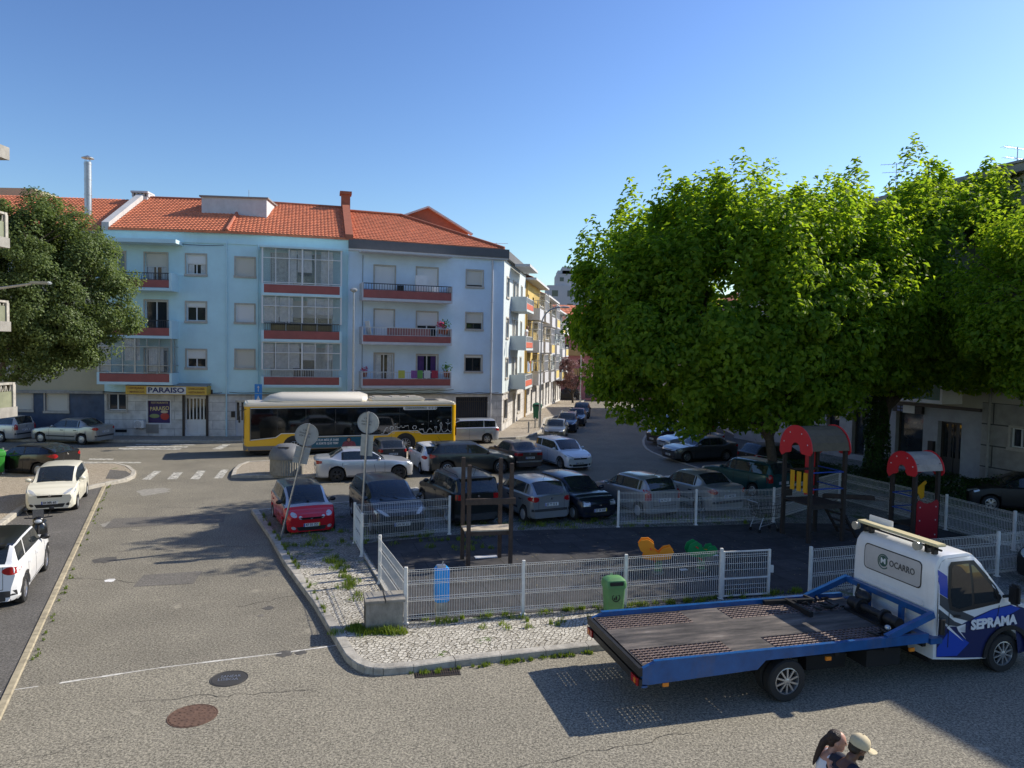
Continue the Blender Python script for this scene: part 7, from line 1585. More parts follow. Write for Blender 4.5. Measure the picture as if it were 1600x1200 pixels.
# signs
def round_sign(label, base, top, r, yaw, plate, txt):
    t = thing('traffic_sign', label, 'traffic sign', base); d = Vector(top)-Vector(base); mb = MB(); mb.tube([(0,0,0), d], .03, 10); mb.build('pole', M_ALU, t, smooth=True)
    x = Vector((math.cos(yaw), math.sin(yaw), 0)); up = d.normalized(); x = (x-up*x.dot(up)).normalized(); n = x.cross(up)      # n points to the camera (back of the sign)
    c = d-up*(r+.02)-n*.05
    mb = MB(); mb.lathe([(0,0), (r,0), (r,.012), (0,.012)], 32, None, frameM(c, x, n)); mb.lathe([(r-.012,.012), (r,.03), (r+.006,.03), (r+.006,.0), (r,0)], 32, None, frameM(c, x, n)); o = mb.build('disc', M_SIGNB, t)
    for k, tx in enumerate(txt): tm = text_mb(tx, .07, .001, M_DTRIM, frameM(c+up*(r*.38-k*.085)-x*r*.15+n*.014, x, n), w=min(.3, .055*len(tx))*r/.3); tm.build('back_print', M_DTRIM, o)
    pc = c-up*(r+.04+plate[1]/2); mb = MB(); Mx = frameM(pc, x, n); mb.box((-plate[0]/2, -plate[1]/2, 0), (plate[0]/2, plate[1]/2, .01), None, Mx); mb.box((-plate[0]/2, -plate[1]/6, .01), (plate[0]/2, -plate[1]/6+.03, .03), None, Mx); mb.box((-plate[0]/2, plate[1]/5, .01), (plate[0]/2, plate[1]/5+.03, .03), None, Mx); mb.build('lower_plate', M_SIGNB, t)
    mb = MB(); mb.tube([c+n*.045-up*.02-x*.06, c+n*.045-up*.02+x*.06], .014, 6); mb.build('clamp', M_ALU, t)
    return t
M_SIGNB = mat('sign_back_grey', (.36,.38,.38), .45, .3, var=.12, vscale=5)
b1 = P(439, 840, .13); top1 = PY(484, 662, b1.y-.1); round_sign('leaning round sign seen from behind on a bent pole by the red car', b1, top1, .33, .35, (.42,.50), ['CML', 'SINALIZAÇÃO', 'VERTICAL'])
b2 = Vector((PY(565,850,21.5).x, 21.3, .13)); top2_ = PY(576, 643, 21.3); round_sign('upright round sign seen from behind by the back left fence corner', b2, top2_, .31, -.05, (.36,.62), ['CML', 'SINALIZAÇÃO', 'VERTICAL'])
bs = thing('direction_sign', 'two small blue plates with white arrows on a pole above the bus front', 'traffic sign', (*PY(404,690,43.6)[:2], .12)); bx = bs.location; zt = PY(404,602,43.6).z; mb = MB(); mb.tube([(0,0,0), (0,0,zt-.1)], .035, 8); mb.build('pole', M_ALU, bs)
for k, (zc_, tri) in enumerate(((zt-.32, 0), (zt-.9, 1))):
    mb = MB(); mb.box((-.22,-.06,zc_-.27), (.22,-.04,zc_+.27)); o = mb.build('plate', mat('sign_blue', (.01,.22,.62), .4), bs); mb = MB()
    if not tri: mb.box((-.02,-.066,zc_-.17), (.02,-.061,zc_+.08)); M = Matrix(((1,0,0,0),(0,0,1,0),(0,1,0,0),(0,0,0,1))); mb.prism([(-.07,zc_+.06),(.07,zc_+.06),(0,zc_+.19)], -.066, -.061, None, M)
    else: M = Matrix(((1,0,0,0),(0,0,1,0),(0,1,0,0),(0,0,0,1))); mb.prism([(-.15,zc_-.18),(-.05,zc_-.18),(0,zc_-.02),(.05,zc_-.18),(.15,zc_-.18),(0,zc_+.18)], -.066, -.061, None, M)
    mb.build('arrow', M_BLINE, o)
def lamp(label, base, h, kind, arm=(1,0,0)):
    t = thing('street_lamp', label, 'street lamp', base, group='street lamps'); a = Vector(arm); mb = MB()
    if kind == 'ball': mb.tube([(0,0,0), (0,0,1.2), (0,0,1.21), (0,0,h)], [.1,.1,.07,.05], 12); mb.build('post', M_ALU, t, smooth=True); mb = MB(); mb.lathe([(0,h-.02),(.07,h),(.2,h+.08),(.22,h+.16),(.12,h+.24),(0,h+.26)], 16); mb.build('lantern', M_SIGNB, t, smooth=True)
    elif kind == 'curve':
        mb.tube([(0,0,0), (0,0,1.2), (0,0,1.21), (0,0,h-1.6)]+[tuple(a*(1.3*(1-math.cos(k*PI/16)))+Vector((0,0,h-1.6+1.3*math.sin(k*PI/16)))) for k in range(1,9)], [.1,.1,.07]+[.05]*9, 10); mb.build('post', M_ALU, t, smooth=True)
        mb = MB(); e_ = a*1.3+Vector((0,0,h-.3)); mb.ball((0,0,0), (.38,.14,.08), None, 7, frameM(e_+a*.35, a, (0,0,1))); mb.build('lantern', M_SIGNB, t, smooth=True)
    else:
        mb.tube([(0,0,0), (0,0,h-.4), tuple(a*.3+Vector((0,0,h-.15))), tuple(a*1.6+Vector((0,0,h+.05)))], [.09,.06,.045,.035], 10); mb.build('post', M_ALU, t, smooth=True); mb = MB(); mb.box((-.32,-.11,-.045), (.32,.11,.045), None, frameM(a*1.9+Vector((0,0,h+.09)), a+Vector((0,0,.13)), (0,0,1)), .03); mb.build('lantern', M_SIGNB, t, smooth=True)
    return t
lamp('tall straight lamp post in front of the seam between the cyan and light blue blocks', (PY(551,690,44.2).x, 44.2, .12), PY(553,452,44.2).z-.3, 'ball')
q = P(843, 668, .12); lamp('curved arm lamp post on the side street pavement corner', (q.x, q.y, .12), PY(860,478,q.y).z+.1, 'curve')
q = PY(-70, 455, 24); hq = PY(66, 442, 24); lamp('lamp whose flat head reaches in from the left edge before the olive tree', (hq.x-1.95, 24, 0), hq.z-.09, 'flat')
q = P(907, 626); 
q = PY(907, 600, 88); lamp('distant straight lamp post beside the purple leaved tree', (q.x, 88, gz(88)), 9.0, 'ball')
for k, (x, y) in enumerate(((826,676),(836,669))): mb = MB(); q = P(x, y, .12); mb.tube([(q.x,q.y,.1), (q.x,q.y,.82)], .06, 8); mb.tube([(q.x,q.y,.82), (q.x,q.y,.9)], [.06,.02], 8); recentre(tag(mb.build('bollard', M_KERBG), ('lefthand of two short bollards near the curved lamp post', 'righthand of two short bollards near the curved lamp post')[k], 'bollard', 'bollards'))
rl_ = thing('bar_railing', 'low metal bar railing left of the big trunk beyond the teal estate', 'railing', (*P(1168,716,.12)[:2], .12), math.radians(17)); mb = MB()
for k in range(4): x = k*.95; mb.tube([(x,0,0),(x,0,.72),(x+.06,0,.78),(x+.64,0,.78),(x+.7,0,.72),(x+.7,0,0)], .022, 6)
mb.build('bars', M_SIGNB, rl_, smooth=True)
# shopping trolley
sc_ = thing('shopping_trolley', 'abandoned shopping trolley with a dark basket beside the larger play tower', 'shopping trolley', (8.15,23.3,.13), math.radians(20)); mb = MB()
for z in (.5,.62,.74,.86): s = 1+(z-.5)*.5; mb.tube([(-.36*s,-.22*s,z),(.36*s,-.22*s,z),(.36*s,.22*s,z),(-.36*s,.22*s,z),(-.36*s,-.22*s,z)], .008, 5)
for k in range(10): x = -.36+.72*k/9; mb.beam((x,-.22,.5), (x*1.18,-.26,.86), .007); mb.beam((x,.22,.5), (x*1.18,.26,.86), .007); mb.beam((x,-.22,.5), (x,.22,.5), .007)
for k in range(6): y = -.22+.44*k/5; mb.beam((-.36,y,.5), (-.42,y*1.18,.86), .007); mb.beam((.36,y,.5), (.42,y*1.18,.86), .007)
mb.build('basket', M_FRD, sc_); mb = MB()
for s in (1,-1): mb.tube([(-.48,s*.24,.98),(-.42,s*.24,.8),(-.2,s*.2,.5),(-.34,s*.22,.2),(-.36,s*.22,.1)], .014, 6); mb.tube([(-.34,s*.22,.2),(.25,s*.2,.3),(.36,s*.2,.1)], .014, 6)
mb.tube([(-.48,-.25,.98),(-.48,.25,.98)], .018, 6); mb.build('frame', M_ALU, sc_, smooth=True); 
for x, y in ((-.36,-.22),(-.36,.22),(.36,-.2),(.36,.2)): mb = MB(); mb.lathe([(0,-.02),(.055,-.02),(.055,.02),(0,.02)], 12, None, Matrix.Translation((x,y,.057)) @ Matrix.Rotation(PI/2,4,'X')); mb.build('wheel', M_BLACK, sc_)
# scooter
q = P(72, 862); sk = thing('scooter', 'black motor scooter parked between the two white cars on the left', 'scooter', (q.x-.25, q.y+.15, 0), math.radians(-62)); sk.scale = (.95,)*3
for x in (-.62,.66): wheel(sk, x, .0, .25, -1, M_ALU, 5, .1)
mb = MB(); mb.ball((-.42,0,.55), (.48,.16,.2), None, 8); mb.ball((-.35,0,.76), (.38,.14,.07), None, 7); mb.box((-.15,-.15,.26), (.34,.15,.34), bev=.03); mb.ball((.42,0,.62), (.12,.22,.34), None, 8); mb.ball((.5,0,.98), (.12,.15,.12), None, 7); mb.ball((.66,0,.46), (.26,.08,.08), None, 6); mb.build('bodywork', paint('scooter_black', (.01,.01,.011)), sk, smooth=True)
mb = MB(); mb.ball((.6,0,.97), (.06,.1,.06), None, 6); mb.build('headlight', M_LENS, sk, smooth=True)
mb = MB(); mb.tube([(.44,-.34,1.06),(.46,-.1,1.04),(.46,.1,1.04),(.44,.34,1.06)], .018, 7); mb.tube([(.46,0,1.0),(.66,0,.25)], .03, 7)
for s in (1,-1): mb.tube([(.45,s*.22,1.05),(.44,s*.3,1.25)], .008, 5); mb.ball((.44,s*.32,1.3), (.02,.07,.05), None, 5)
mb.build('handlebar', M_BLACK, sk, smooth=True); mb = MB(); mb.box((.50,-.14,1.03), (.52,.14,1.3), bev=.01); mb.build('windshield', M_CGLASS, sk)
# manhole-free clutter on balconies
def pot(loc, s, fm, label):
    t = thing('potted_plant', label, 'potted plant', loc, group='potted plants on the balconies'); mb = MB(); mb.lathe([(0,0),(.1*s,0),(.14*s,.24*s),(0,.24*s)], 12); mb.build('pot', M_RIDGE, t); rnd = random.Random(int(loc[0]*100)); mb = MB()
    for k in range(70):
        d = Vector((rnd.gauss(0,1), rnd.gauss(0,1), rnd.gauss(0,1))).normalized()*rnd.uniform(.05,.22)*s+Vector((0,0,.4*s)); a = Vector((rnd.gauss(0,1), rnd.gauss(0,1), rnd.gauss(0,1))).normalized()*.06*s; b_ = a.cross(Vector((rnd.random(), rnd.random(), 1))).normalized()*.03*s; mb.add([d-a, d+b_, d+a, d-b_], [(0,1,2,3)])
    mb.build('foliage', fm, t)
M_LFG = mat('balcony_plant_green', (.08,.22,.04), .7, var=.4, vscale=20); M_LFP = mat('balcony_flowers_pink', (.5,.05,.15), .7)
fz = lambda y: FC.uv(636, y, DC)[1]
zb2, zb3, zb1 = fz(538)+.17, fz(606)+.17, fz(471)+.17
sC = lambda x: FC.uv(x, 500, .9)[0]
pot(FC.at(sC(697), zb2+.5, .7), 1.7, M_LFG, 'green plant at the right end of the middle light blue balcony'); pot(FC.at(sC(690), zb2+.55, .75), 1.5, M_LFP, 'pink flowers at the right end of the middle light blue balcony')
pot(FC.at(sC(700), zb3+.5, .75), 1.6, M_LFG, 'bushy plant at the right end of the lowest light blue balcony'); pot(FC.at(sC(571), zb3+.5, .75), 1.2, M_LFP, 'small red flowers at the left end of the lowest light blue balcony')
mb = MB(); mb.box((sC(650),-.75,zb1+.0), (sC(668),-.5,zb1+1.55), None, FC.M @ Matrix.Identity(4)); recentre(tag(mb.build('leaning_board', M_WHITE), 'large white board standing on the top light blue balcony', 'board'))
mb = MB(); mb.beam(FC.at(sC(580), zb2, .7), FC.at(sC(574), zb2+1.25, .8), .5, .05); tag(mb.build('leaning_board', M_WHITE), 'white board leaning at the left end of the middle light blue balcony', 'board')
mb = MB(); mb.box((sC(605),-.95,zb2+.25), (sC(672),-.85,zb2+.85), None, FC.M, .02); recentre(tag(mb.build('hung_blanket', mat('dusty_pink_cloth', (.35,.17,.16), .9, var=.15, vscale=5)), 'long dusty pink blanket behind the rail of the middle light blue balcony', 'blanket'))
cl_cols = [(.5,.5,.1),(.25,.1,.3),(.15,.35,.1),(.6,.6,.6),(.4,.05,.08)]
for k, x in enumerate((622,642,650,662,674)):
    mb = MB(); s0_ = sC(x); n = 6
    for i in range(n): mb.box((s0_+.07*i,-1.13-.02*(i % 2),zb3+.45), (s0_+.07*(i+1),-1.115-.02*(i % 2),zb3+.95), None, FC.M)
    recentre(tag(mb.build('laundry', mat('cloth_%s' % 'abcde'[k], cl_cols[k], .9)), ('olive', 'purple', 'green', 'white', 'crimson')[k]+' cloth hung over the rail of the lowest light blue balcony', 'laundry', 'laundry on the balconies'))
for k in range(7):
    mb = MB(); s0_ = 3.9+k*.5
    for i in range(5): FE.box(mb, s0_+.08*i, s0_+.08*(i+1), 4.1, 4.9-.1*(k % 3), 1.22+.02*(i % 2), 1.235+.02*(i % 2))
    recentre(tag(mb.build('laundry', (M_WHITE, mat('cloth_sky', (.2,.35,.6), .9), M_WHITE, mat('cloth_e', (.4,.05,.08), .9), mat('cloth_a', (.5,.5,.1), .9), mat('cloth_sky'), M_WHITE)[k]), '%s washing, %s along the lowest balcony of the sunlit side wall' % (('white', 'sky blue', 'white', 'crimson', 'olive', 'sky blue', 'white')[k], ('nearest the corner', 'second', 'third', 'fourth', 'fifth', 'sixth', 'last')[k]), 'laundry', 'washing line on the side wall'))
# bicycle-like clutter: two chairs
for k, x in enumerate((628, 684)):
    t = thing('balcony_chair', ('dark', 'pale')[k]+' chair standing on the top light blue balcony', 'chair', FC.at(sC(x), zb1, .5), .3); mb = MB(); mb.box((-.22,-.22,.42), (.22,.22,.46)); mb.build('seat', (M_BLACK, M_WHITE)[k], t); mb = MB(); mb.box((-.22,.2,.46), (.22,.23,.9)); mb.build('backrest', (M_BLACK, M_WHITE)[k], t)
    for a in (-.2,.18):
        for b_ in (-.2,.18): mb = MB(); mb.box((a,b_,0), (a+.03,b_+.03,.42)); mb.build('leg', (M_BLACK, M_WHITE)[k], t)
# ------------------------------------------------------------ trees and plants
def leafmat(name, c0, c1, tr=.45, tc=None, rough=.45):
    m = bpy.data.materials.new(name); m.use_nodes = True; N = m.node_tree.nodes; L = m.node_tree.links; b = N['Principled BSDF']
    g = N.new('ShaderNodeNewGeometry'); n = N.new('ShaderNodeTexNoise'); n.inputs['Scale'].default_value = .9; n.inputs['Detail'].default_value = 5; n.inputs['Roughness'].default_value = .8
    L.new(g.outputs['Position'], n.inputs['Vector']); at = N.new('ShaderNodeAttribute'); at.attribute_name = 'leaf_tone'
    ad = N.new('ShaderNodeMath'); ad.operation = 'MULTIPLY_ADD'; ad.inputs[1].default_value = .6; L.new(at.outputs['Fac'], ad.inputs[0]); 
    sb = N.new('ShaderNodeMath'); sb.operation = 'SUBTRACT'; sb.inputs[1].default_value = .3; L.new(n.outputs[0], sb.inputs[0]); L.new(sb.outputs[0], ad.inputs[2])
    r = N.new('ShaderNodeValToRGB'); r.color_ramp.elements[0].position = .15; r.color_ramp.elements[1].position = .8; r.color_ramp.elements[0].color = (*c0, 1); r.color_ramp.elements[1].color = (*c1, 1)
    L.new(ad.outputs[0], r.inputs[0]); L.new(r.outputs[0], b.inputs['Base Color']); b.inputs['Roughness'].default_value = rough; b.inputs['Specular IOR Level'].default_value = .22
    t = N.new('ShaderNodeBsdfTranslucent'); sc = N.new('ShaderNodeVectorMath'); sc.operation = 'MULTIPLY'; sc.inputs[1].default_value = tc or (1.9,1.7,.8); L.new(r.outputs[0], sc.inputs[0]); L.new(sc.outputs[0], t.inputs[0])
    mx = N.new('ShaderNodeMixShader'); mx.inputs[0].default_value = tr; L.new(b.outputs[0], mx.inputs[1]); L.new(t.outputs[0], mx.inputs[2]); L.new(mx.outputs[0], N['Material Output'].inputs[0]); return m
def leaves(name, cen, nrm, size, m, parent, rng, droop=.5, aspect=.62, fold=.18):
    """cen (n,3), nrm (n,3); one folded leaf of two faces each"""
    n = len(cen); nrm = nrm/np.linalg.norm(nrm, axis=1, keepdims=True); d = rng.normal(size=(n,3)); d[:,2] -= droop*1.5; d -= nrm*(d*nrm).sum(1, keepdims=True); d /= np.linalg.norm(d, axis=1, keepdims=True)+1e-9
    s = np.cross(nrm, d); L_ = size*rng.uniform(.65, 1.25, n)[:,None]; W_ = L_*aspect
    base = cen-d*L_*.5; tip = cen+d*L_*.5-nrm*L_*.12; lf = cen-d*L_*.08+s*W_*.5+nrm*L_*fold; rt = cen-d*L_*.08-s*W_*.5+nrm*L_*fold
    V = np.stack([base, lf, tip, rt], 1).reshape(-1, 3); me = bpy.data.meshes.new(name); me.vertices.add(4*n); me.vertices.foreach_set('co', V.astype('f').ravel())
    idx = np.arange(n)[:,None]*4; T = np.concatenate([idx+[0,2,1], idx+[0,3,2]], 1).ravel(); me.loops.add(6*n); me.loops.foreach_set('vertex_index', T.astype('i')); me.polygons.add(2*n); me.polygons.foreach_set('loop_start', np.arange(0, 6*n, 3, dtype='i')); 
    me.update(calc_edges=True); a = me.attributes.new('leaf_tone', 'FLOAT', 'FACE'); a.data.foreach_set('value', np.repeat(rng.random(n), 2).astype('f')); me.materials.append(m)
    o = bpy.data.objects.new(name, me); COL.objects.link(o); o.parent = parent; return o
def crown(rng, C0, R, nc, per, cr=(.6,1.15), shoots=0, hollow=.62, flat=0, lobes=9, amp=.16, zcut=None):
    """clumps spread through an uneven ellipsoid; returns leaf centres, normals and clump centres"""
    C0 = np.array(C0); R = np.array(R); ld = rng.normal(size=(lobes,3)); ld /= np.linalg.norm(ld, axis=1, keepdims=True); la = rng.uniform(-amp, amp, lobes)
    cs = []; cen = []; nrm = []
    while len(cs) < nc:
        d = rng.normal(size=3); d /= np.linalg.norm(d); k = 1+sum(a*max(0, float(d@l))**3*1.6 for a, l in zip(la, ld)); r = rng.uniform(hollow, 1.0)**.6
        c = C0+d*R*k*r
        if zcut and c[2] < zcut+rng.uniform(0, .8): continue
        cs.append((c, d))
    for i, (c, d) in enumerate(cs):
        rr = rng.uniform(*cr); n = int(per*rng.uniform(.6, 1.3)); sh = (shoots and d[2] > .1 and rng.random() < shoots)
        p = rng.normal(size=(n,3)); p /= np.linalg.norm(p, axis=1, keepdims=True); q = p*rng.uniform(.25, 1, (n,1))**.5*rr*np.array([.85, .85, 1.7 if sh else .75])
        if sh: q[:,:2] *= (1-.55*np.clip(q[:,2:3]/(rr*1.7), 0, 1)); q[:,2] += rr*.7
        cen.append(c+q); nrm.append(p*.5+d*.5+np.array([0,0,.75])+rng.normal(size=(n,3))*.38)
    return np.concatenate(cen), np.concatenate(nrm), [c for c, d in cs]
def limb(mb, a, b, r0, r1, rnd, bend=.12, n=5, m=None):
    a, b = Vector(a), Vector(b); L_ = (b-a).length; o = Vector((rnd.uniform(-1,1), rnd.uniform(-1,1), rnd.uniform(-.3,.6)))*L_*bend; pts = [a.lerp(b, k/n)+o*math.sin(PI*k/n) for k in range(n+1)]; mb.tube(pts, [r0+(r1-r0)*k/n for k in range(n+1)], 8, m); return pts
M_BARK = mat('dark_bark', (.07,.055,.042), .9, var=.4, vscale=9, bump=.8, bscale=14)
def tree(name, label, base, C0, R, nc, per, leaf, m, seed, trunk_r=.28, fork=2.6, cat='tree', group=None, nl=26, **kw):
    rng = np.random.default_rng(seed); rnd = random.Random(seed); t = thing(name, label, cat, base, group=group); b = np.array(base); C1_ = np.array(C0)-b
    cen, nrm, cs = crown(rng, C1_, R, nc, per, **kw)
    mb = MB(); f = Vector((C1_[0]*.25, C1_[1]*.25, fork)); mb.tube([(0,0,-.1),(0,0,.15),(f.x*.3,f.y*.3,fork*.5),f], [trunk_r*1.35, trunk_r*1.05, trunk_r*.9, trunk_r*.8], 14)
    mb.build('trunk', M_BARK, t, smooth=True); mb = MB(); mains = []
    for k in range(6):
        a = 2*PI*k/6+rnd.uniform(-.3,.3); e = Vector((C1_[0]+R[0]*.5*math.cos(a), C1_[1]+R[1]*.5*math.sin(a), C1_[2]+R[2]*rnd.uniform(-.15,.45))); mains.append(limb(mb, f-Vector((0,0,rnd.uniform(0,.5))), e, trunk_r*.55, trunk_r*.2, rnd))
    for c in rnd.sample(cs, min(nl*3, len(cs))):
        c = Vector(c.tolist()); pts = min(mains, key=lambda p: min((q-c).length for q in p[1:])); p = min(pts[1:], key=lambda q: (q-c).length); limb(mb, p, c, trunk_r*.16, .012, rnd, .08, 3)
    mb.build('branches', M_BARK, t, smooth=True)
    leaves('crown', cen, nrm, leaf, m, t, rng); return t
M_LEAF = leafmat('fresh_leaf', (.075,.170,.022), (.25,.365,.038), .63, (2.15,1.9,.7), .55); M_LEAF2 = leafmat('fresh_leaf_behind', (.075,.170,.022), (.25,.36,.038), .63, (2.15,1.9,.7), .55)
M_LEAFD = leafmat('dark_leaf', (.012,.035,.008), (.05,.10,.02), .35); M_OLIVE = leafmat('olive_leaf', (.065,.10,.034), (.19,.25,.09), .42, (1.3,1.3,.8), .4)
tree('shade_tree', 'big bright green shade tree with a dark forked trunk beside the larger play tower', (10.5,29.0,.12), (9.3,29.3,7.45), (7.4,4.8,4.4), 640, 250, .245, M_LEAF, 11, .21, 2.6, group='trees round the playground', cr=(.6,1.2), shoots=.3, zcut=1.9, hollow=.5, amp=.13)
tree('shade_tree', 'second green shade tree with an ivy clad trunk behind the smaller play tower', (16.2,32.5,.12), (17.6,31.8,8.5), (6.6,4.4,4.5), 350, 250, .255, M_LEAF2, 23, .26, 3.6, group='trees round the playground', cr=(.6,1.2), shoots=.3, zcut=3.9, amp=.1)
tree('shade_tree', 'dark shaded tree hanging in at the right edge in front of the stone fronted block', (19.6,24.2,.12), (18.8,23.4,7.3), (4.1,3.8,3.2), 190, 210, .19, M_LEAF2, 31, .25, 3.0, group='trees round the playground', shoots=.15, zcut=4.2)
tree('ash_tree', 'dark olive tree with fine leaves filling the left edge before the apartment blocks', (-24.6,33.2,.12), (-21.2,33,8.0), (3.5,3.3,3.95), 420, 300, .13, M_OLIVE, 41, .3, 2.8, cr=(.45,.9), shoots=0, amp=.12, lobes=14, zcut=3.8, hollow=.45)
M_PURL = leafmat('purple_leaf', (.16,.09,.08), (.36,.22,.20), .3, (1.2,1,1)); q = PY(888, 600, 92)
tree('plum_tree', 'small purple brown leaved tree at the end of the side street', (q.x+.6, 92, gz(92)), (q.x+.3, 92, 2.9), (2.6,2.4,2.0), 60, 120, .2, M_PURL, 5, .14, 1.4, cr=(.4,.8), nl=12)
# ivy on the second trunk
rng = np.random.default_rng(9); n = 5200; a = rng.uniform(0, 2*PI, n); z = rng.uniform(.1, 4.4, n); r = .36+rng.uniform(0,.14,n)+.1*np.sin(a*3+z*2)
ivt = thing('ivy', 'dark ivy wrapping the trunk behind the smaller play tower', 'ivy', (16.2,32.5,.12)); leaves('foliage', np.stack([r*np.cos(a), r*np.sin(a), z], 1), np.stack([np.cos(a), np.sin(a), .5+0*a], 1)+rng.normal(size=(n,3))*.3, .14, M_LEAFD, ivt, rng)
def hedge(label, c, rz, L_, W_, H_, seed, m=M_LEAFD, n=9000, name='hedge', sz=.1):
    rng = np.random.default_rng(seed); t = thing(name, label, name, c, rz); p = rng.uniform(-1, 1, (n,3)); f = np.argmax(np.abs(p), 1); f = np.where(f == 2, 2, f); 
    for i in range(n):
        if rng.random() < .75:
            k = f[i]; p[i,k] = np.sign(p[i,k])*(rng.uniform(.8,1.05))
    bump = 1+.14*np.sin(p[:,0]*L_*2.1+seed)+.08*np.sin(p[:,1]*4+p[:,0]*7); P3 = p*np.array([L_/2, W_/2, H_/2])*bump[:,None]; P3[:,2] = P3[:,2]+H_/2; P3[:,2] = np.clip(P3[:,2], .02, None)
    leaves('foliage', P3, p+np.array([0,0,.6])+rng.normal(size=(n,3))*.35, sz, m, t, rng)
    mb = MB(); rnd = random.Random(seed)
    for k in range(14): x, y = rnd.uniform(-.4,.4)*L_, rnd.uniform(-.3,.3)*W_; mb.tube([(x,y,0),(x+rnd.uniform(-.1,.1),y,H_*.7)], [.02,.008], 5)
    mb.build('stems', M_BARK, t); return t
hedge('clipped dark hedge in front of the shaded doorway', (17.5,28.3,.12), math.radians(-20), 4.6, 1.7, 1.0, 3)
hedge('low dark shrubs round the ivy clad trunk', (15.2,31.2,.12), math.radians(-35), 4.2, 1.8, .75, 4)
hedge('ragged dark shrubs behind the larger play tower', (13.2,33.5,.12), math.radians(-30), 3.2, 1.2, .8, 6)
for k, (x, y) in enumerate(((21.2,31.3),)): hedge('small weed plant at the foot of the downpipe on the shaded block', (x,y,.12), 0, .8, .5, .6, 8, n=500, name='shrub')
# grass and weeds in the cobbles
def tufts(name, label, spots, seed, m, hmax=.2, per=46):
    rng = np.random.default_rng(seed); V = []; F = []; tone = []
    for (x, y, r, dens) in spots:
        n = int(per*dens); a = rng.uniform(0, 2*PI, n); q = np.sqrt(rng.random(n))*r; bx = x+q*np.cos(a); by = y+q*np.sin(a); h = hmax*rng.uniform(.3,1,n)*(1-.5*q/r); az = rng.uniform(0, 2*PI, n); ln = rng.uniform(.1,.7,n)*h; w_ = rng.uniform(.004,.009,n)
        for i in range(n):
            dx, dy = math.cos(az[i]), math.sin(az[i]); k = len(V); V += [(bx[i]-dy*w_[i], by[i]+dx*w_[i], .125), (bx[i]+dy*w_[i], by[i]-dx*w_[i], .125), (bx[i]+dx*ln[i]*.4+dy*w_[i]*.7, by[i]+dy*ln[i]*.4-dx*w_[i]*.7, .125+h[i]*.65), (bx[i]+dx*ln[i]*.4-dy*w_[i]*.7, by[i]+dy*ln[i]*.4+dx*w_[i]*.7, .125+h[i]*.65), (bx[i]+dx*ln[i], by[i]+dy*ln[i], .125+h[i])]
            F += [(k,k+1,k+2,k+3), (k+3,k+2,k+4)]; tone += [rng.random()]*2
    me = bpy.data.meshes.new(name); me.from_pydata(V, [], F); a = me.attributes.new('leaf_tone', 'FLOAT', 'FACE'); a.data.foreach_set('value', tone); me.materials.append(m); o = bpy.data.objects.new(name, me); COL.objects.link(o); o['kind'] = 'stuff'; o['label'] = label; o['category'] = 'grass'; return o
M_GRS = leafmat('grass_blade', (.05,.10,.012), (.22,.30,.05), .35, rough=.6); rnd = random.Random(12); sp = []
for k in range(34): t_ = rnd.random(); sp.append((-3.05+rnd.gauss(0,.18)+t_*.9, 14.62-.12*t_+rnd.gauss(0,.1)-.15, rnd.uniform(.06,.16), 1.6))
for k in range(26): t_ = rnd.random(); sp.append((-4.9+t_*1.6+rnd.gauss(0,.08), 19.9-t_*3.6+rnd.gauss(0,.2), rnd.uniform(.06,.2), 1.1))
for k in range(60): t_ = rnd.random(); sp.append((-2.0+t_*9+rnd.gauss(0,.05), 14.86+t_*2.45+rnd.gauss(0,.07), rnd.uniform(.04,.14), rnd.uniform(.4,1.2)))
for k in range(16): t_ = rnd.random(); sp.append((-1.0+t_*6+rnd.gauss(0,.1), 14.5+t_*1.6+rnd.gauss(0,.15), rnd.uniform(.03,.1), .7))
for k in range(60): sp.append((rnd.uniform(-6.8,-.5), rnd.uniform(20.2,22.2)+.2, rnd.uniform(.05,.22), .8))
for k in range(60): t_ = rnd.random(); sp.append((-1.5+t_*11, 22.7+t_*1.8+rnd.gauss(0,.35)+.6, rnd.uniform(.05,.22), .8))
for k in range(30): t_ = rnd.random(); sp.append((-9+t_*5.5+.25, 25.3-t_*11.1+rnd.gauss(0,.05), rnd.uniform(.02,.06), .5))
tufts('grass', 'green grass tufts growing between the cobbles and along the fence', sp, 3, M_GRS)
sp = []; 
for k in range(60): t_ = rnd.random(); a_ = BL[11].lerp(BL[13], t_); sp.append((a_.x+rnd.gauss(0,.05), a_.y-.05+rnd.gauss(0,.03), rnd.uniform(.02,.07), rnd.uniform(.3,1)))
for k in range(50): t_ = rnd.random(); a_ = sA.lerp(sB, t_*.75); sp.append((a_.x+.12+rnd.gauss(0,.03), a_.y+rnd.gauss(0,.03), .03, .35))
g2 = tufts('grass', 'thin weeds growing along the foot of the kerbs', sp, 4, M_GRS, .1); g2.location.z = -.115
# fallen leaves and litter specks on the rubber floor
rng = np.random.default_rng(77); n = 420; mb = MB()
for i in range(n):
    t_ = rng.random(); x = -3+rng.random()*15; y = 15.5+(x+3)*.28+rng.random()*6.0
    if y > 23.5 or (x < -1 and y > 20.5): continue
    a = rng.uniform(0, PI); s = rng.uniform(.012, .035); dx, dy = math.cos(a)*s, math.sin(a)*s; mb.add([(x-dx, y-dy, .134), (x+dy*.6, y-dx*.6, .137), (x+dx, y+dy, .134), (x-dy*.6, y+dx*.6, .137)], [(0,1,2,3)])
o = mb.build('fallen_leaves', mat('dry_leaf', (.30,.24,.12), .8, var=.4, vscale=30)); o['kind'] = 'stuff'; o['label'] = 'dry leaves and specks scattered over the dark rubber floor'; o['category'] = 'leaves'
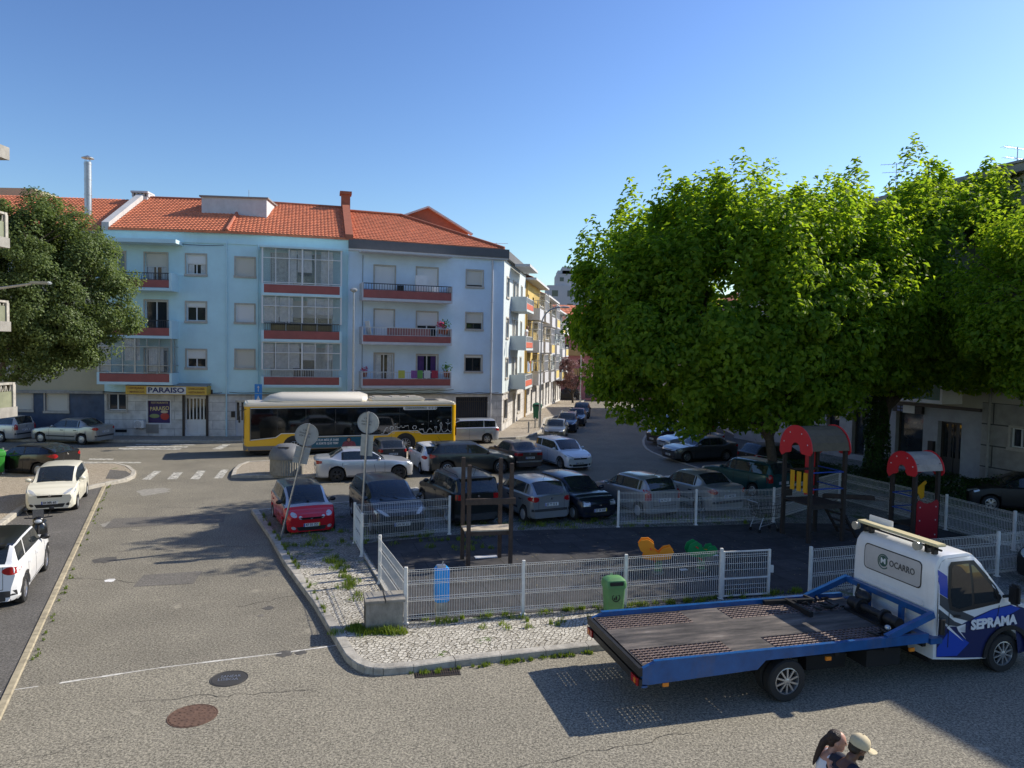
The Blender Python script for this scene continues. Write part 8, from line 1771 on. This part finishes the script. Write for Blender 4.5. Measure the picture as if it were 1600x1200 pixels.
# ------------------------------------------------------------ people
def blob(mb, name, m, parent, vox=.011, smooth=6):
    o = mb.build(name, m, parent, smooth=False); md = o.modifiers.new('r', 'REMESH'); md.mode = 'VOXEL'; md.voxel_size = vox; md.use_smooth_shade = True; ms = o.modifiers.new('s', 'SMOOTH'); ms.factor = .5; ms.iterations = smooth
    dg = bpy.context.evaluated_depsgraph_get(); me = bpy.data.meshes.new_from_object(o.evaluated_get(dg)); old = o.data; o.modifiers.clear(); o.data = me; bpy.data.meshes.remove(old)
    if not me.materials: me.materials.append(m)
    for p in me.polygons: p.use_smooth = True
    return o
def person(label, loc, rz, H=1.72, skin=None, top=None, bottom=None, hair=None, female=False, cap=None, beard=False, glasses=False, sleeve=.5, lean=0, vox=.012, nod=.25, group=None, lod=False):
    """faces +x"""
    t = thing('person', label, 'person', loc, rz, group); s = H/1.72; V = lambda x, y, z: Vector((x+lean*max(0, z-.9), y, z))*s; sw = .185 if female else .215
    hd = Vector((.035+lean*.75+nod*.06, 0, 1.60)); 
    def body(mb):
        mb.tube([V(0,0,.88), V(0,0,1.0), V(.0,0,1.15), V(.01,0,1.3), V(0,0,1.40), V(.005,0,1.46)], [.13*s,.135*s,.125*s,.145*s,.12*s,.07*s], 14)
        for y in (-1, 1):
            sh = V(-.005, y*sw*.86, 1.385); el = V(-.04*y-.02, y*(sw+.055), 1.10); wr = V(.10-.05*y, y*(sw+.02), .87)
            mb.tube([V(0, y*.05, 1.41), sh], [.06*s,.062*s], 10); mb.tube([sh, sh.lerp(el,.5), el, el.lerp(wr,.4), wr], [.058*s,.048*s,.040*s,.038*s,.026*s], 10)
            pl = wr+(wr-el).normalized()*.05*s; mb.ball(tuple(pl), (.022*s,.040*s,.048*s) if 0 else (.038*s,.020*s,.048*s), None, 6)
            dn = (wr-el).normalized()
            if not lod:
                for k, (o, l) in enumerate(((-.028,.068),(-.010,.078),(.009,.073),(.027,.058))): a = pl+Vector((o*s,0,0))+dn*.035*s; b_ = a+dn*l*.55*s; c = b_+(dn+Vector((.0,-y*.7,0))).normalized()*l*.45*s; mb.tube([a, b_, c], [.0095*s,.0085*s,.007*s], 7)
                a = wr+dn*.02*s+Vector((.03*s,0,0)); mb.tube([a, a+(dn+Vector((.8,-y*.3,0))).normalized()*.04*s, a+(dn*1.4+Vector((.6,-y*.3,0))).normalized()*.068*s], [.012*s,.010*s,.008*s], 7)
            hp = V(0, y*.085, .90); kn = V(.06*y+.03, y*.095, .49); an = V(.10*y-.07, y*.10, .08); mb.tube([hp, hp.lerp(kn,.5), kn, kn.lerp(an,.35), an], [.095*s,.080*s,.055*s,.056*s,.035*s], 12)
            mb.tube([an, an+Vector((.10*s,0,-.045*s)), an+Vector((.17*s,0,-.055*s))], [.036*s,.034*s,.026*s], 8)
        R = Matrix.Translation(hd*s) @ Matrix.Rotation(nod, 4, 'Y')
        mb.tube([V(0,0,1.42), V(.01,0,1.5), (hd+Vector((-.01,0,-.06)))*s], [.058*s,.052*s,.055*s], 12)
        mb.ball((0,0,.02*s), (.095*s,.076*s,.098*s), None, 10, R); mb.ball((.028*s,0,-.055*s), (.062*s,.055*s,.062*s), None, 9, R)
        mb.tube([R @ Vector((.088*s,0,.015*s)), R @ Vector((.112*s,0,-.025*s))], [.009*s,.015*s], 7); mb.ball((.086*s,0,-.064*s), (.012*s,.022*s,.008*s), None, 5, R); mb.ball((.066*s,0,-.098*s), (.022*s,.022*s,.018*s), None, 5, R)
        mb.ball((.082*s,.032*s,.033*s), (.012*s,.024*s,.008*s), None, 5, R); mb.ball((.082*s,-.032*s,.033*s), (.012*s,.024*s,.008*s), None, 5, R)
        for y in (-1, 1): mb.ball((-.005*s, y*.078*s, -.012*s), (.018*s,.010*s,.032*s), None, 6, R)
        return R
    mb = MB(); R = body(mb); bo = blob(mb, 'body', skin, t, vox*s if not lod else .03, 3)
    mb = MB()
    for y in (-1, 1): mb.ball((.083*s, y*.031*s, .014*s), (.010*s,.014*s,.009*s), None, 6, R)
    mb.build('eye', mat('eye_dark', (.03,.02,.02), .2), t)
    # clothes
    mb = MB(); e = 1.12
    mb.tube([V(0,0,.84), V(0,0,1.0), V(.0,0,1.15), V(.01,0,1.3), V(0,0,1.395), V(-.005,0,1.43)], [.155*s,.158*s,.142*s,.162*s,.128*s,.082*s], 16)
    for y in (-1, 1):
        sh = V(-.005, y*sw*.86, 1.39); el = V(-.04*y-.02, y*(sw+.055), 1.10)
        mb.tube([V(0, y*.055, 1.405), sh if not female else V(0, y*sw*.68, 1.40)], [.072*s,.072*s if not female else .052*s], 12)
        if sleeve: mb.tube([sh, sh.lerp(el, sleeve)], [.073*s,.070*s], 12)
    blob(mb, 'top', top, t, vox*1.1*s if not lod else .03, 5)
    mb = MB(); mb.tube([V(0,0,.80), V(0,0,.95)], [.150*s,.152*s], 14)
    for y in (-1, 1): hp = V(0, y*.085, .90); kn = V(.06*y+.03, y*.095, .49); an = V(.10*y-.07, y*.10, .12); mb.tube([hp, hp.lerp(kn,.5), kn, kn.lerp(an,.5), an], [.108*s,.095*s,.072*s,.070*s,.060*s], 12)
    blob(mb, 'trousers', bottom, t, vox*1.2*s if not lod else .03, 5)
    for y in (-1, 1): mb = MB(); an = V(.10*y-.07, y*.10, .08); mb.tube([an+Vector((-.05*s,0,-.04*s)), an+Vector((.10*s,0,-.045*s)), an+Vector((.18*s,0,-.055*s))], [.046*s,.045*s,.034*s], 10); mb.build('shoe', M_BLACK, t, smooth=True)
    # hair
    mb = MB()
    if female:
        mb.ball((-.030*s,0,.045*s), (.090*s,.080*s,.085*s), None, 10, R); mb.ball((-.062*s,0,.0*s), (.058*s,.070*s,.08*s), None, 8, R)
        a = R @ Vector((-.10*s,0,.02*s)); mb.tube([a, a+Vector((-.05,0,-.06)), a+Vector((-.09,0,-.16)), a+Vector((-.13,0,-.27)), a+Vector((-.15,0,-.34))], [.045*s,.042*s,.036*s,.025*s,.008*s], 9)
    else: mb.ball((-.02*s,0,.02*s), (.088*s,.083*s,.085*s), None, 9, R); mb.ball((-.04*s,0,-.03*s), (.06*s,.070*s,.05*s), None, 8, R)
    h = blob(mb, 'hair', hair, t, .011*s if not lod else .03, 2)
    if beard: mb = MB(); mb.ball((.034*s,0,-.074*s), (.062*s,.060*s,.052*s), None, 9, R); mb.ball((.075*s,0,-.098*s), (.028*s,.032*s,.026*s), None, 6, R); blob(mb, 'beard', hair, t, .011*s, 2)
    if cap:
        mb = MB(); prof = [(.100,.015),(.104,.05),(.100,.085),(.080,.118),(.045,.138),(0,.144)]; Sc = R @ Matrix.Diagonal((1.05*s,.93*s,1*s,1)); mb.lathe(prof, 26, None, Sc); mb.lathe([(.006,.144),(.009,.150),(0,.154)], 8, None, Sc)
        vs = []; n = 14
        for k in range(n+1):
            a = -1.15+2.3*k/n
            for (r_, z) in ((.098,.030), (.155+.05*math.cos(a*1.2),.034-.018*(1-math.cos(a))-.004), (.155+.05*math.cos(a*1.2),.026-.018*(1-math.cos(a))-.004), (.098,.020)): vs.append(Sc @ Vector((r_*math.cos(a)*(1 if r_ < .1 else 1.0), r_*math.sin(a)*(1 if r_ < .1 else .72), z-.02*(math.sin(a)**2 if r_ > .1 else 0))))
        mb.add(vs, [(4*k+i, 4*k+4+i, 4*k+4+(i+1) % 4, 4*k+(i+1) % 4) for k in range(n) for i in range(4)]); mb.build('cap', cap, t, smooth=True, ang=50)
    if glasses:
        mb = MB()
        for y in (-1, 1): mb.ball((.096*s, y*.034*s, .016*s), (.008*s,.030*s,.022*s), None, 7, R); mb.beam(R @ Vector((.09*s, y*.064*s, .022*s)), R @ Vector((-.01*s, y*.086*s, .012*s)), .006, .008)
        mb.beam(R @ Vector((.103*s,-.01,.02*s)), R @ Vector((.103*s,.01,.02*s)), .006); mb.build('sunglasses', M_BLACK, t, smooth=True)
    return t
SK1 = mat('skin_light', (.52,.27,.19), .5); SK2 = mat('skin_dark', (.13,.06,.035), .45); HR1 = mat('hair_dark_brown', (.035,.016,.010), .5, var=.5, vscale=60, bump=.8, bscale=90); HR2 = mat('hair_black', (.012,.008,.007), .5)
mq = P(1338, 1153, 1.72); wq = P(1308, 1142, 1.64)
person('man in a beige cap, sunglasses and navy shirt walking at the bottom edge', (mq.x-.17, mq.y-.03, 0), math.radians(8), 1.74, SK2, mat('navy_cotton', (.012,.016,.035), .85, var=.15, vscale=20), mat('grey_cotton', (.1,.1,.1), .9), HR2, cap=mat('beige_cap_cloth', (.56,.47,.30), .85, var=.08, vscale=15), beard=True, glasses=True, lean=.18, nod=.38)
person('woman with long dark hair and a white sleeveless top beside the capped man', (wq.x-.10, wq.y+.0, 0), math.radians(-12), 1.65, SK1, mat('white_cotton', (.72,.72,.76), .85), mat('denim', (.03,.05,.11), .9), HR1, female=True, sleeve=0, lean=.08, nod=.12)
q = FE.at(6.3, 5.9, .75); person('tiny figure leaning over the middle balcony on the sunlit side wall', (q.x, q.y, 5.87), math.radians(-10), 1.7, SK1, M_WHITE, mat('denim', (.03,.05,.11), .9), HR1, lod=True, lean=.1)
q = PY(857, 624, 96); person('tiny pedestrian in dark clothes before the silver off road car at the far end', (q.x, 96, gz(96)), math.radians(180), 1.72, SK1, mat('blue_cotton', (.03,.06,.15), .9), mat('denim', (.03,.05,.11), .9), HR1, lod=True)
